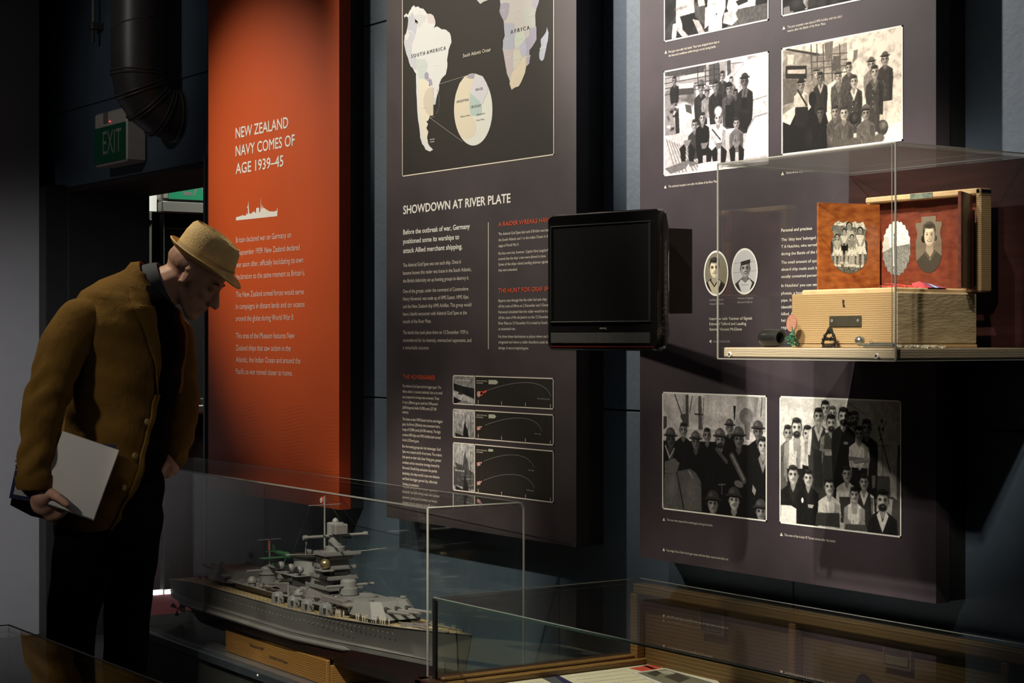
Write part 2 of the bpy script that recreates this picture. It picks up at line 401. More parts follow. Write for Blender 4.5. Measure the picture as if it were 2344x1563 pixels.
        fr_ = random.Random(int(cx*7+cy))
        for k in range(16):
            q = fr_.uniform(-.85, .8); t0 = fr_.uniform(.35, length*.75); l_ = fr_.uniform(.2, .8)
            s.line((x+q*sw, ty+h*t0), (x+q*sw*.8+fr_.uniform(-.25, .25)*h, ty+h*(t0+l_)), h*fr_.uniform(.03, .09), min(1, body*1.6+.05) if k % 3 == 0 and q < .3 else body*.55, .55)
        s.line((x-sw*.55, ty+h*.14), (x-sw*.95, ty+h*.42), h*.05, min(1, body*1.7+.06), .6)
        # neck
        s.poly([(x-r*.5, y+h*.25), (x+r*.5, y+h*.25), (x+r*.6, ty+h*.1), (x, ty+h*.35), (x-r*.6, ty+h*.1)], skin*.72)
        if coll is not None:
            s.poly([(x-r*.55, ty-h*.02), (x, ty+h*.5), (x+r*.55, ty-h*.02), (x+r*1.0, ty+h*.18), (x, ty+h*.95), (x-r*1.0, ty+h*.18)], coll)
            s.poly([(x-r*.4, ty-h*.05), (x, ty+h*.4), (x+r*.4, ty-h*.05)], skin*.8)
        if singlet:
            s.poly([(x-r*.75, ty+h*.05), (x+r*.75, ty+h*.05), (x+r*.6, ty+h*.65), (x-r*.6, ty+h*.65)], skin*.85)
            for q in (-1, 1): s.poly([(x+q*sw*.6, ty+h*.14), (x+q*sw*1.0, ty+h*.34), (x+q*sw*1.03, ty+h*1.9), (x+q*sw*.72, ty+h*1.9), (x+q*sw*.62, ty+h*.8)], skin*.8)
        # head
        s.ell(x-r*1.0, y+h*.05, r*.16, h*.11, skin*.7); s.ell(x+r*1.0, y+h*.05, r*.16, h*.11, skin*.6)
        s.ell(x, y-h*.02, r*1.04, h*.49, hair)
        s.ell(x, y+h*.06, r*.92, h*.42, skin, soft=.05)
        s.ell(x+r*.5*light, y+h*.08, r*.42, h*.32, skin*.66, soft=.5)
        s.ell(x-r*.25*light, y-h*.10, r*.4, h*.10, min(1, skin*1.18), soft=.6)
        s.ell(x-r*.3*light, y+h*.16, r*.22, h*.09, min(1, skin*1.16), soft=.6)
        s.ell(x+r*.05, y-h*.35, r*.82, h*.125, hair, soft=.35); s.ell(x-r*.2, y-h*.42, r*.5, h*.06, min(1, hair+.16), soft=.8)
        for q in (-1, 1):
            s.ell(x+q*r*.42, y-h*.01, r*.27, h*.052, skin*.45, soft=.4)
            s.ell(x+q*r*.42, y+h*.005, r*.13, h*.030, .05)
            s.line((x+q*r*.68, y-h*.06), (x+q*r*.2, y-h*.075), h*.035, hair*.6+.05)
        s.poly([(x-r*.05, y-h*.02), (x+r*.1, y-h*.02), (x+r*.2, y+h*.15), (x-r*.12, y+h*.16)], min(1, skin*1.1))
        s.line((x-r*.14, y+h*.165), (x+r*.2, y+h*.165), h*.03, skin*.4)
        if smile:
            s.ell(x, y+h*.245, r*.40, h*.05, .12); s.ell(x, y+h*.240, r*.32, h*.022, .85)
        else: s.line((x-r*.3, y+h*.265), (x+r*.3, y+h*.265), h*.035, skin*.35)
        if beard:
            s.ell(x, y+h*.34, r*.72, h*.17, hair+.05, soft=.2); s.ell(x, y+h*.285, r*.26, h*.03, skin*.5)
        if hat == 'helmet':
            s.ell(x, y-h*.22, r*1.25, h*.46, helm, clip='top'); s.ell(x-r*.4, y-h*.42, r*.4, h*.12, helm*1.5, soft=.7)
            s.ell(x, y-h*.22, r*1.75, h*.10, helm*.8); s.ell(x, y-h*.17, r*1.35, h*.05, .04)
        elif hat == 'brim':
            s.ell(x, y-h*.28, r*1.05, h*.34, helm, clip='top'); s.ell(x, y-h*.28, r*1.55, h*.085, helm*.75); s.ell(x, y-h*.22, r*1.1, h*.05, .05)
        elif hat == 'cap':
            s.poly([(x-r*1.3, y-h*.62), (x+r*.9, y-h*.75), (x+r*1.1, y-h*.28), (x-r*.95, y-h*.16)], .80); s.poly([(x-r*1.0, y-h*.34), (x+r*1.08, y-h*.46), (x+r*1.1, y-h*.25), (x-r*.92, y-h*.12)], .14)
        if arms == 'crossed':
            ay = ty+h*1.15
            for q in (-1, 1):
                s.line((x+q*sw*.92, ay-h*.1), (x-q*sw*.45, ay+q*h*.07), h*.24, skin*(.8 if q > 0 else .68)); s.line((x+q*sw*.92, ay+h*.0), (x-q*sw*.40, ay+h*.13+q*h*.07), h*.03, skin*.3)
        elif arms == 'down':
            for q in (-1, 1): s.line((x+q*sw*.95, ty+h*1.0), (x+q*sw*.85, ty+h*1.95), h*.2, skin*.7)
        elif arms == 'lap':
            for q in (-1, 1): s.line((x+q*sw*.9, ty+h*.9), (x+q*sw*.15, ty+h*1.6), h*.22, skin*.75)
    def build(s, name, parent, tint=(1, 1, 1), dark=.006, gain=.90, Y=None, frame=None, mask=None, label=None, to=None, gamma=2.2):
        A = s.A.reshape(s.ny, s.ss, s.nx, s.ss).mean(axis=(1, 3)); A = np.clip(A, 0, 1)
        A = np.vstack([A[:1], A]) ; A = np.hstack([A[:, :1], A])
        ny, nx = A.shape
        xs = np.linspace(0, s.W, nx); ys = np.linspace(0, s.H, ny); X, Yc = np.meshgrid(xs, ys)
        lo = worigin(parent)
        if to is None:
            V = np.stack([X+s.x0-lo.x, np.full_like(X, (s.Y if Y is None else Y)-lo.y), s.z1-Yc-lo.z], -1).reshape(-1, 3)
        else:
            o, ux, uz = [np.array(q) for q in to]; o = o-np.array(lo)
            V = (o+X[..., None]*ux-Yc[..., None]*uz).reshape(-1, 3)
        idx = np.arange(nx*ny).reshape(ny, nx)
        Q = np.stack([idx[1:, :-1], idx[1:, 1:], idx[:-1, 1:], idx[:-1, :-1]], -1).reshape(-1, 4)
        if mask is not None:
            cx = (X[1:, 1:]+X[:-1, :-1])/2; cy = (Yc[1:, 1:]+Yc[:-1, :-1])/2
            Q = Q[mask(cx, cy).reshape(-1)]
        me = bpy.data.meshes.new(name); me.vertices.add(len(V)); me.vertices.foreach_set('co', V.ravel())
        me.loops.add(Q.size); me.loops.foreach_set('vertex_index', Q.ravel()); me.polygons.add(len(Q))
        me.polygons.foreach_set('loop_start', np.arange(0, Q.size, 4)); me.update(calc_edges=True)
        g = dark+gain*A.reshape(-1)**gamma; c = np.ones((len(V), 4)); c[:, :3] = g[:, None]*np.array(tint)
        at_ = me.color_attributes.new('print', 'FLOAT_COLOR', 'POINT'); at_.data.foreach_set('color', c.ravel())
        o = newobj(name, me, parent, M['print'])
        if label: o['label'] = label
        return o

# ================================================================== STRUCTURE
def struct(name, mb, m, smooth=False):
    o = mb.make(name, m, None, smooth=smooth); o['kind'] = 'structure'; return o
OX0, OX1, OZ = -7.93, -6.476, 2.026            # doorway in the long wall
struct('floor', MB().box((-8.3, -3.5, -.1), (3, 3.38, 0)), M['carpet'])
struct('ceiling', MB().box((-8.3, -3.5, 3.7), (3, 3.4, 3.8)), M['ceil'])
struct('wall_left', MB().box((-8.3, -3.5, 0), (-8.02, 2.90, 3.7)), M['grey_wall'])
struct('wall_right', MB().box((2.8, -3.5, 0), (3.0, 3.38, 3.7)), M['darkblue'])
struct('wall_front', MB().box((-8.3, -3.5, 0), (3, -3.3, 3.7)), M['darkblue'])
wb = struct('wall_back', MB().box((OX1, 3.014, 0), (3, 3.38, 3.7)).box((-8.3, 3.014, OZ), (OX1, 3.38, 3.7)).box((-8.3, 3.014, 0), (OX0, 3.38, OZ)).box((-8.3, 2.9, 0), (OX0, 3.014, 2.03)), M['nearblack'])
wb.location = (0, 0, 0)
g = .0022
rows = [(0, 1.152), (1.152, 2.372), (2.372, 3.7)]
for k, (za, zb) in enumerate(rows):
    xs = [(-6.476, -5.6), (-5.6, -3.2), (-3.2, -.8), (-.8, 1.6), (1.6, 2.8)]
    if k == 1: xs = [(-6.476, -4.4), (-4.4, -2.0), (-2.0, .4), (.4, 2.8)]
    for xa, xb in xs: MB().bbox((xa+g, 3.0, za+g), (xb-g, 3.013, zb-g), .0015).make('wall_sheet', M['blue'], wb)
for (xa, xb, za, zb) in ((-8.3, OX1, OZ, 2.372), (-8.3, -6.9, 2.372, 3.7), (-6.9, OX1, 2.372, 3.7)):
    MB().bbox((xa+g, 3.0, za+g), (xb-g, 3.013, zb-g), .0015).make('wall_sheet', M['darkblue'] if xb < -6.5 and za < 2.2 and False else M['blue'], wb)
nm = MB()
for x in (-6.44, -5.62, -5.19, -5.02, -4.98, -3.9, -3.86, -3.72, -2.5, -2.3, -1.9):
    for z in (1.13, 1.174, 2.35, 2.394): nm.lathe((x+random.uniform(-.01, .01), 3.0, z), [(.0001, -.0008), (.003, -.0004), (.0035, .0005)], 'y', 8)
o = nm.make('nail_head', M['darkblue'], wb); o['kind'] = 'stuff'
# doorway lining
t = MB().box((OX0-.001, 3.0, 0), (OX0+.02, 3.385, OZ)).box((OX1-.012, 3.012, 0), (OX1-.001, 3.385, OZ)); struct('trim_1', t, M['nearblack'])
struct('trim_2', MB().box((OX0, 2.998, OZ-.022), (OX1, 3.385, OZ)), mat('dark_brown_lining', (.022, .013, .010), .6))
struct('trim_3', MB().bbox((OX1-.001, 2.992, 0), (OX1+.016, 2.9995, OZ+.02), .002), mat('grey_metal_corner', (.10, .11, .13), .4))
struct('baseboard_left', MB().bbox((-8.019, -3.3, 0), (-8.005, 2.9, .012), .002), M['nearblack'])
# lobby beyond the doorway
struct('lobby_floor', MB().box((-12.5, 3.38, -.1), (-5.5, 7, 0)), M['red_carpet'])
struct('lobby_ceiling', MB().box((-12.5, 3.38, 3.0), (-5.5, 7, 3.1)), M['ceil'])
struct('lobby_wall', MB().box((-12.5, 6.0, 0), (-5.5, 6.2, 3.0)).box((-5.6, 3.38, 0), (-5.5, 6, 3.0)).box((-12.5, 3.38, 0), (-12.4, 6, 3)).box((-12.5, 3.30, 0), (-8.32, 3.379, 3)), M['darkblue'])
XD = -8.94
def xp(px, py, dx=0): return on_x(px, py, XD+dx)
def xbox(mb, pa, pb, d0, d1):
    a = xp(*pa); b = xp(*pb); return mb.box((XD+d0, a.y, a.z), (XD+d1, b.y, b.z))
# partition with the exit doors, perpendicular to the long wall
pw = MB(); yA, yB = 3.38, 4.9
lint = xp(420, 489).z; 
pw.box((XD-.12, yA, 2.35), (XD, yB, 3.0)).box((XD-.12, yB, 0), (XD, 6.0, 3.0)); struct('lobby_partition', pw, M['darkblue'])
door = MB(); a = xp(375, 489); door.box((XD-.05, a.y, .028), (XD-.01, 4.9, a.z))
d1 = struct('door_1', door, M['grey_door']); 
o = MB().box((XD-.01, a.y, xp(420, 526).z), (XD-.004, 4.9, a.z-.003)).make('door_top_rail', M['brown_door'], d1)
o = MB().box((XD-.01, a.y+.005, xp(420, 640).z), (XD-.006, 4.9, xp(420, 527).z)).make('door_glass', M['black_gloss'], d1)
b1, b2 = xp(395, 927), xp(466, 943)
pb = MB().bbox((XD+.03, 3.95, b2.z), (XD+.075, b2.y, b1.z), .006); o = pb.make('push_bar', M['steel'], d1)
pb = MB().bbox((XD-.009, xp(459, 0).y, xp(459, 948).z), (XD+.06, xp(468, 0).y, xp(468, 911).z), .005); pb.make('push_bar_bracket', M['white_plastic'], d1)
pb = MB().box((XD-.009, xp(405, 0).y, xp(420, 1000).z), (XD-.004, xp(470, 0).y, xp(420, 950).z)); pb.make('lower_window', M['black_gloss'], d1)
pb = MB(); c0, c1 = xp(436, 1090), xp(470, 1187)
pb.prism([(XD-.008, c0.y, c0.z), (XD-.008, c1.y+.05, c0.z), (XD-.008, c1.y+.05, c1.z), (XD-.008, c0.y+.03, c1.z), (XD-.008, c0.y+.01, c1.z+.008), (XD-.008, c0.y, c1.z+.03)], (.01, 0, 0)); pb.make('door_pad', M['brown_door'], d1)
# light gap under door, seen as a bright strip
lb = MB().box((XD-.046, 3.45, .001), (XD-.030, 4.9, .0255)); o = lb.make('daylight_strip', M['lit_white'], None); tag(o, 'bright strip of daylight under the far exit door', 'light')
# bright wall beyond with its light put in as emission, grey post and clear side glass
lp = MB().box((XD-.02, 3.4, xp(360, 484).z+.002), (XD-.012, xp(361, 0).y, 2.6)); o = lp.make('glowing_wall', M['lit_cream'], None); tag(o, 'bright cream wall with added glow left of the far exit sign', 'panel')
gp = thing('glass_screen', (XD, 3.7, 0), 'clear glass side screen with cream post beyond the doorway', 'glass screen')
MB().bbox((XD-.008, 3.6, 0), (XD+.02, xp(344, 0).y, xp(340, 486).z), .002).make('post', mat('cream_post', (.30, .27, .22), .6), gp)
MB().box((XD-.002, xp(344, 0).y, 0), (XD+.006, xp(373.5, 0).y, xp(360, 486).z)).make('pane', M['acr'], gp)
MB().box((XD-.003, xp(373.5, 0).y, 0), (XD+.007, xp(375, 0).y, xp(360, 486).z)).box((XD-.003, 3.6, xp(360, 486).z), (XD+.007, xp(375, 0).y, xp(360, 484.5).z)).make('glass_edge', mat('green_glass_edge', (.25, .32, .27), .3), gp)
c = xp(341, 507); MB().lathe((c.x+.02, c.y, c.z), [(.012, 0), (.012, .008), (.007, .012), (.0005, .012)], 'x', 16).make('bolt', M['black_gloss'], gp)
lt = MB().bbox((XD-.01, xp(362, 0).y, xp(420, 489).z), (XD+.05, 4.9, xp(420, 463).z), .006); o = lt.make('door_closer_rail', mat('grey_rail', (.30, .28, .25), .5), None); tag(o, 'grey overhead rail under the far green exit sign', 'rail'); 
es = thing('exit_sign', xp(420, 458), 'green and white exit sign seen through the doorway', 'exit sign')
es.location.x = XD
a0, a1 = xp(361, 459), xp(430, 380); y1 = a0.y+.42; z0 = a0.z; z1 = z0+.24
MB().bbox((XD-.03, a0.y, z0), (XD+.05, y1, z1), .012).make('housing', M['white_plastic'], es)
yg = xp(377, 0).y
MB().box((XD+.05, yg, z0+.008), (XD+.053, y1-.01, z0+.19)).make('green_face', M['lit_green'], es)
text_plane('lettering', 'EXIT', (XD+.0535, yg+.080, z0+.030), (0, 1, 0), (0, 0, 1), .24, .15, M['exit_white'], es, .0)

# near exit sign on the header
fa = on_y(216.5, 383, 2.908); fb = on_y(288, 243, 2.908)
es = thing('exit_sign', (fa.x, 3.0, 2.07), 'green exit sign box above the doorway, beside the black duct', 'exit sign')
MB().bbox((fa.x, 2.908, 2.07), (fb.x+.004, 2.998, 2.293), .008).make('housing', M['white_plastic'], es)
zt = on_y(216.5, 295, 2.9).z
MB().box((fa.x+.003, 2.905, 2.078), (fb.x-.002, 2.908, zt)).make('green_face', M['exit_green'], es)
el, er = on_y(233, 360, 2.9).x, on_y(275, 352, 2.9).x
text_plane('lettering', 'EXIT', (el, 2.9045, 2.115), (1, 0, 0), (0, 0, 1), er-el, .095, M['exit_white'], es)
c = on_y(251, 278, 2.905); MB().sphere(c, .0028, 8, 6).make('indicator_light', M['red_led'], es)
MB().box((on_y(233, 0, 2.9).x, 2.9065, zt+.012), (on_y(243, 0, 2.9).x, 2.908, zt+.06)).make('label_print', mat('faint_grey_print', (.14, .13, .12), .6), es)

# duct
DY = 2.84; D0 = on_y(317, 139, DY); DX = D0.x; R = .106; RB = .15; ZE = 2.356
dt = thing('ventilation_duct', (DX, DY, 3.6), 'black spiral ventilation duct turning into the wall beside exit sign', 'duct')
MB().lathe((DX, DY, 0), [(R, ZE+.03), (R, 3.69)], 'z', 40).make('pipe', M['duct'], dt, smooth=True)
sp = MB()
pts = [(DX+(R+.001)*math.cos(a), DY+(R+.001)*math.sin(a), ZE+.085+a/(2*PI)*.155) for a in np.arange(0, 2*PI*7.8, .16)]
sp.tube(pts, .0022, 6).make('spiral_seam', M['duct_seam'], dt, smooth=True)
def arc(a, rr=RB): return Vector((DX, DY+rr*(1-math.cos(a)), ZE+.03-rr*math.sin(a)))
NG = 4
for k in range(NG):
    a0_, a1_ = PI/2*k/NG, PI/2*(k+1)/NG
    rings = []
    for a in (a0_, a1_):
        c = arc(a); n = Vector((0, -math.cos(a), math.sin(a)))*-1
        rings.append([c+Vector((R*math.cos(q), 0, 0))+Vector((0, math.cos(a), math.sin(a)))*R*math.sin(q) for q in np.linspace(0, 2*PI, 40, endpoint=False)])
    MB().loft(rings, False, False).make('elbow_segment', M['duct'], dt, smooth=True)
for k in range(NG+1):
    a = PI/2*k/NG; c = arc(a); rr = R+.003
    for off in (-.007, .007):
        cc = c+Vector((0, math.sin(a), -math.cos(a)))*off
        ring = [cc+Vector((rr*math.cos(q), 0, 0))+Vector((0, math.cos(a), math.sin(a)))*rr*math.sin(q) for q in np.linspace(0, 2*PI, 40)]
        MB().tube(ring, .0032, 6).make('seam_ring', M['duct_seam'], dt, smooth=True)
c = arc(PI/2); MB().lathe((c.x, c.y, c.z), [(R, 0), (R, .008)], 'y', 40).make('wall_collar', M['duct'], dt, smooth=True)
cb = on_y(213.5, 60, 2.96)
cd = thing('conduit', (cb.x, 2.96, 2.7), 'thin grey conduit rod hanging left of the duct', 'conduit')
MB().tube([(cb.x, 2.96, cb.z), (cb.x, 2.96, 3.69)], .007, 10).make('rod', mat('grey_conduit', (.16, .155, .145), .4), cd, smooth=True)
MB().bbox((cb.x-.02, 2.945, cb.z-.015), (cb.x+.02, 2.999, cb.z+.015), .003).bbox((cb.x-.006, 2.952, cb.z-.07), (cb.x+.006, 2.966, cb.z), .002).make('bracket', M['duct'], cd)

# ================================================================== EXHIBIT PANELS
PY = 2.907; TY = PY-.0007; PZ0, PZ1 = .785, 2.78
def panel(name, pxl, label, m, side):
    x0 = on_y(pxl, 0, PY).x
    r = thing(name, (x0, 3.0, PZ0), label, 'exhibit panel')
    mb = MB(); mb.box((x0, PY, PZ0), (x0+1.0, PY+.042, PZ1))
    mb.mi = [0, 0, 0, 0, 0, 0]; mb.mi[2] = 0; mb.mi[3] = 1; mb.mi[5] = 1; mb.mi[4] = 1; mb.mi[0] = 1
    mb.make('board', [m, side], r)
    MB().box((x0+.002, PY+.0421, PZ0+.002), (x0+.998, 2.9995, PZ1)).make('backing_box', M['nearblack'], r)
    return r, x0
# --- red panel
pr, RX = panel('red_exhibit_panel', 477, 'orange-red exhibit panel with white lettering and white warship silhouette', M['red_panel'], M['red_side'])
text_on_wall('heading', [('NEW ZEALAND', 539.4, 316.8, 660), ('NAVY COMES OF', 539.4, 357.8, 675), ('AGE 1939–45', 539.4, 398.4, 648.8)], TY, M['text_white'], pr, 23.5, .016)
text_on_wall('paragraph', [('Britain declared war on Germany on', 540, 555.7, 666.6), ('3 September 1939. New Zealand declared', 540, 584.5, 686), ('war soon after, officially backdating its own', 540, 612, 693.7), ("declaration to the same moment as Britain's.", 540, 639.6, 698)], TY, M['text_pink'], pr, 12.5)
text_on_wall('paragraph', [('The New Zealand armed forces would serve', 540, 680.2, 695.5), ('in campaigns in distant lands and on oceans', 540, 707.3, 697), ('around the globe during World War II.', 540, 734.7, 673)], TY, M['text_pink'], pr, 12.5)
text_on_wall('paragraph', [('This area of the Museum features New', 540, 774.4, 674.4), ('Zealand ships that saw action in the', 540, 802, 665.4), ('Atlantic, the Indian Ocean and around the', 540, 828.5, 687.7), ('Pacific as war moved closer to home.', 540, 855.6, 669.6)], TY, M['text_pink'], pr, 12.5)
sil = [(267, 248), (267, 222), (283, 220), (300, 214), (312, 212), (317, 204), (325, 212), (345, 208), (347, 185), (352, 200), (358, 198), (357, 150), (349, 150), (357, 138), (361, 100), (363, 135), (368, 195), (385, 196), (390, 185), (400, 184), (404, 176), (412, 188), (420, 190), (420, 155), (432, 150), (443, 152), (444, 186), (450, 185), (455, 150), (457, 68), (460, 150), (463, 165), (468, 130), (474, 152), (488, 155), (494, 165), (505, 166), (508, 172), (520, 178), (545, 180), (560, 179), (578, 172), (579, 150), (581, 150), (583, 172), (580, 215), (420, 232)]
pts = [on_y(460+x/3.325, 430+y/3.325, TY-.0001) for x, y in sil]
tr = geometry.tessellate_polygon([pts]); MB().add(pts, [t for t in tr]).make('warship_silhouette', M['text_white'], pr)
wv = MB(); 
for k in range(27):
    z = on_y(477, 918, PY).z-k*(on_y(477, 918, PY).z-PZ0-.012)/26.0
    n = 90; am = .009
    xs = np.linspace(RX+.004, RX+.996, n); zs = z+am*np.sin((xs-RX)*2*PI/.34)
    for i in range(n-1):
        wv.add([(xs[i], TY, zs[i]-.0008), (xs[i+1], TY, zs[i+1]-.0008), (xs[i+1], TY, zs[i+1]+.0008), (xs[i], TY, zs[i]+.0008)], [(0, 1, 2, 3)])
wv.make('wave_line_print', M['wave_red'], pr)

# --- map panel
pm, MX = panel('map_exhibit_panel', 885, 'dark brown exhibit panel with South Atlantic map and battle text', M['brown_panel'], M['brown_panel'])
def cm(x, y): return (860+x/3.552, y/3.552)
a = on_y(922, 403, PY); b = on_y(1268, 354, PY); mt = 2.455
MB().box((a.x, TY, a.z), (b.x, PY-.0002, mt)).make('map_sea', M['map_sea'], pm)
def frame_lines(name, x0, z0, x1, z1, w_, Y, m, par):
    mb = MB()
    for q in (((x0, z0), (x1, z0+w_)), ((x0, z1-w_), (x1, z1)), ((x0, z0), (x0+w_, z1)), ((x1-w_, z0), (x1, z1))):
        mb.box((q[0][0], Y-.0004, q[0][1]), (q[1][0], Y, q[1][1]))
    return mb.make(name, m, par)
frame_lines('map_frame', a.x-.002, a.z-.002, b.x+.002, mt, .0032, TY, M['text_cream'], pm)
LANDC = {}
def land(pts, col, lvl=1, name='map_land', smooth_=0):
    key = tuple(col)
    if key not in LANDC: LANDC[key] = mat('map_tint', col, .6, spec=.2)
    P = [on_y(*cm(x, y), TY-.0003-.00015*lvl) for x, y in pts]
    P = [Vector((min(max(p.x, a.x+.001), b.x-.001), p.y, min(p.z, mt-.004))) for p in P]
    tr = geometry.tessellate_polygon([P]); MB().add(P, [t if True else t for t in tr]).make(name, LANDC[key], pm)
def jag(pts, amp=3, n=3):
    out = []; r = random.Random(len(pts))
    for i in range(len(pts)):
        p, q = pts[i], pts[(i+1) % len(pts)]
        out.append(p)
        for k in range(1, n): 
            t_ = k/n; out.append((p[0]+(q[0]-p[0])*t_+r.uniform(-amp, amp), p[1]+(q[1]-p[1])*t_+r.uniform(-amp, amp)))
    return out
W0 = (.68, .70, .70)
SA = [(228, 130), (250, 108), (262, 120), (275, 90), (295, 55), (312, 42), (322, 58), (345, 52), (360, 66), (388, 72), (405, 92), (420, 112), (448, 112), (470, 128), (482, 160), (486, 188), (470, 230), (500, 215), (535, 238), (572, 242), (600, 265), (612, 300), (616, 345), (600, 385), (590, 430), (580, 490), (582, 545), (570, 605), (535, 640), (515, 690), (512, 740), (495, 790), (485, 850), (455, 855), (445, 850), (466, 880), (462, 925), (440, 940), (430, 975), (412, 985), (425, 1010), (412, 1040), (428, 1070), (418, 1120), (425, 1160), (440, 1190), (466, 1216), (440, 1232), (405, 1215), (378, 1170), (362, 1120), (355, 1040), (345, 980), (338, 900), (334, 800), (330, 700), (328, 600), (305, 560), (285, 540), (262, 470), (240, 400), (230, 340), (234, 290), (250, 262), (258, 220), (266, 180), (262, 140), (245, 128), (238, 145)]
land(jag(SA, 3.0, 2), W0)
land([(266, 140), (300, 100), (318, 150), (345, 180), (330, 240), (322, 290), (300, 255), (256, 240), (262, 190)], (.50, .52, .60), 2)
land([(318, 120), (365, 115), (410, 130), (395, 180), (370, 190), (355, 230), (322, 195)], (.60, .62, .62), 2)
land([(415, 112), (448, 112), (470, 128), (482, 160), (486, 188), (450, 195), (425, 185)], (.62, .57, .57), 2)
land([(258, 250), (300, 262), (320, 300), (295, 350), (290, 420), (330, 470), (330, 570), (300, 555), (262, 470), (240, 400), (232, 330), (262, 320), (275, 280)], (.54, .56, .62), 2)
land([(330, 480), (400, 480), (425, 530), (400, 600), (395, 640), (350, 640), (334, 560)], (.55, .61, .60), 2)
land([(398, 600), (415, 582), (430, 600), (430, 630), (455, 650), (462, 690), (435, 700), (432, 665), (398, 640)], (.33, .32, .44), 2)
land([(362, 650), (395, 642), (430, 680), (455, 720), (445, 780), (448, 850), (466, 880), (462, 925), (440, 940), (430, 975), (412, 985), (425, 1010), (412, 1040), (425, 1070), (418, 1120), (425, 1160), (390, 1130), (372, 1040), (358, 900), (350, 780)], (.74, .70, .57), 2)
land([(446, 770), (485, 800), (480, 850), (448, 850)], (.52, .62, .57), 3)
def circ(cx, cy, rx, ry, n=48): return [(cx+rx*math.cos(2*PI*i/n), cy+ry*math.sin(2*PI*i/n)) for i in range(n)]
land([p for p in circ(452, 825, 64, 116) if p[0] < 475], (.62, .56, .46), 4)
AF = [(1010, 0), (1015, 40), (1006, 95), (1020, 130), (1040, 170), (1045, 240), (1050, 290), (1035, 330), (1032, 400), (1045, 450), (1058, 520), (1065, 590), (1085, 640), (1095, 700), (1105, 730), (1130, 712), (1165, 700), (1195, 640), (1215, 590), (1225, 540), (1250, 515), (1255, 470), (1250, 410), (1280, 370), (1308, 320), (1308, 240), (1296, 180), (1300, 100), (1320, 40), (1330, 0), (1300, -60), (1200, -80), (1040, -80)]
land(jag(AF, 2.5, 2), (.52, .50, .48))
land([(1015, 30), (1060, 20), (1088, 30), (1080, 110), (1060, 160), (1040, 170), (1020, 130), (1006, 95)], (.35, .33, .42), 2)
land([(1200, 30), (1270, 50), (1296, 110), (1300, 200), (1250, 230), (1215, 190), (1200, 100)], (.50, .53, .50), 2)
land([(1045, 185), (1125, 190), (1130, 280), (1125, 400), (1034, 400), (1036, 330), (1050, 290)], (.40, .42, .52), 2)
land([(1248, 235), (1306, 215), (1308, 320), (1280, 370), (1250, 410), (1250, 515), (1228, 520), (1230, 430), (1212, 320), (1250, 290)], (.38, .37, .47), 2)
land([(1130, 290), (1200, 230), (1220, 310), (1180, 370), (1150, 395), (1128, 360)], (.53, .60, .52), 2)
land([(1170, 370), (1215, 335), (1232, 400), (1222, 455), (1185, 455)], (.44, .47, .60), 3)
land([(1034, 402), (1115, 400), (1110, 600), (1085, 612), (1060, 560)], (.50, .45, .47), 2)
land([(1118, 420), (1165, 400), (1190, 465), (1160, 530), (1130, 560), (1116, 540)], (.58, .58, .50), 2)
land([(1108, 590), (1160, 530), (1195, 465), (1222, 470), (1222, 545), (1215, 590), (1195, 640), (1165, 700), (1130, 712), (1105, 730), (1088, 680)], (.66, .59, .45), 3)
land([(1270, 0), (1328, 0), (1318, 40), (1302, 80), (1272, 45)], (.42, .41, .52), 3)
land(jag([(1392, 220), (1405, 265), (1400, 330), (1385, 400), (1368, 480), (1350, 497), (1332, 480), (1330, 430), (1345, 370), (1342, 320), (1370, 285), (1385, 260)], 2, 2), (.42, .46, .54), 1)
land([(822, 0), (850, 32), (880, 12), (915, 0), (915, -30), (822, -30)], (.55, .56, .55), 1)
# enlarged circle inset
rx_, ry_ = 156, 293
land(circ(793, 890, rx_, ry_), (.70, .72, .66), 1, 'map_inset')
land([p for p in circ(793, 890, rx_-3, ry_-4) if p[0] < 790]+[(800, 640), (790, 700), (765, 760), (768, 900), (778, 940), (810, 985), (815, 1040), (800, 1110), (740, 1130)][::-1] if False else
     [(812, 598), (810, 640), (785, 690), (765, 760), (765, 900), (778, 940), (808, 985), (815, 1040), (800, 1105), (735, 1135), (690, 1110), (660, 1035), (642, 945), (639, 860), (650, 770), (680, 680), (720, 625), (760, 603)], (.70, .64, .50), 2)
land([(768, 752), (800, 780), (850, 830), (862, 880), (858, 935), (820, 945), (775, 938), (765, 880)], (.44, .56, .53), 3)
land([(812, 600), (870, 620), (905, 680), (915, 740), (885, 800), (868, 850), (840, 820), (795, 775), (775, 740), (790, 690)], (.62, .63, .68), 3)
land([(735, 628), (768, 603), (806, 598), (795, 640), (765, 640)], (.36, .34, .44), 4)
ln = MB()
def seg(mb, p, q, wd, Y=TY-.0008):
    A_, B_ = on_y(*p, Y), on_y(*q, Y); d = (B_-A_); n = Vector((-d.z, 0, d.x)).normalized()*wd/2
    mb.add([A_-n, B_-n, B_+n, A_+n], [(0, 1, 2, 3)])
seg(ln, cm(516, 684), cm(770, 605), .0016); seg(ln, cm(438, 955), cm(705, 1150), .0016)
cp = [p for p in circ(452, 825, 66, 130, 60)]
for i in range(60):
    p, q = cp[i], cp[(i+1) % 60]
    if p[0] > 495 or (p[1] > 940 and p[0] > 440): seg(ln, cm(*p), cm(*q), .0012)
ln.make('map_leader_line', mat('grey_leader', (.20, .19, .16), .6), pm)
def mt_(t, xl, yb, xr, cap, m, bold=0, name='map_lettering'):
    p = cm(xl, yb); q = cm(xr, yb); return text_on_wall(name, [(t, p[0], p[1], q[0])], TY-.0012, m, pm, cap, bold)
mt_('S O U T H  A M E R I C A', 288, 472, 568, 8, M['text_map'], .01); mt_('A F R I C A', 1095, 275, 1250, 8.5, M['text_map'], .01)
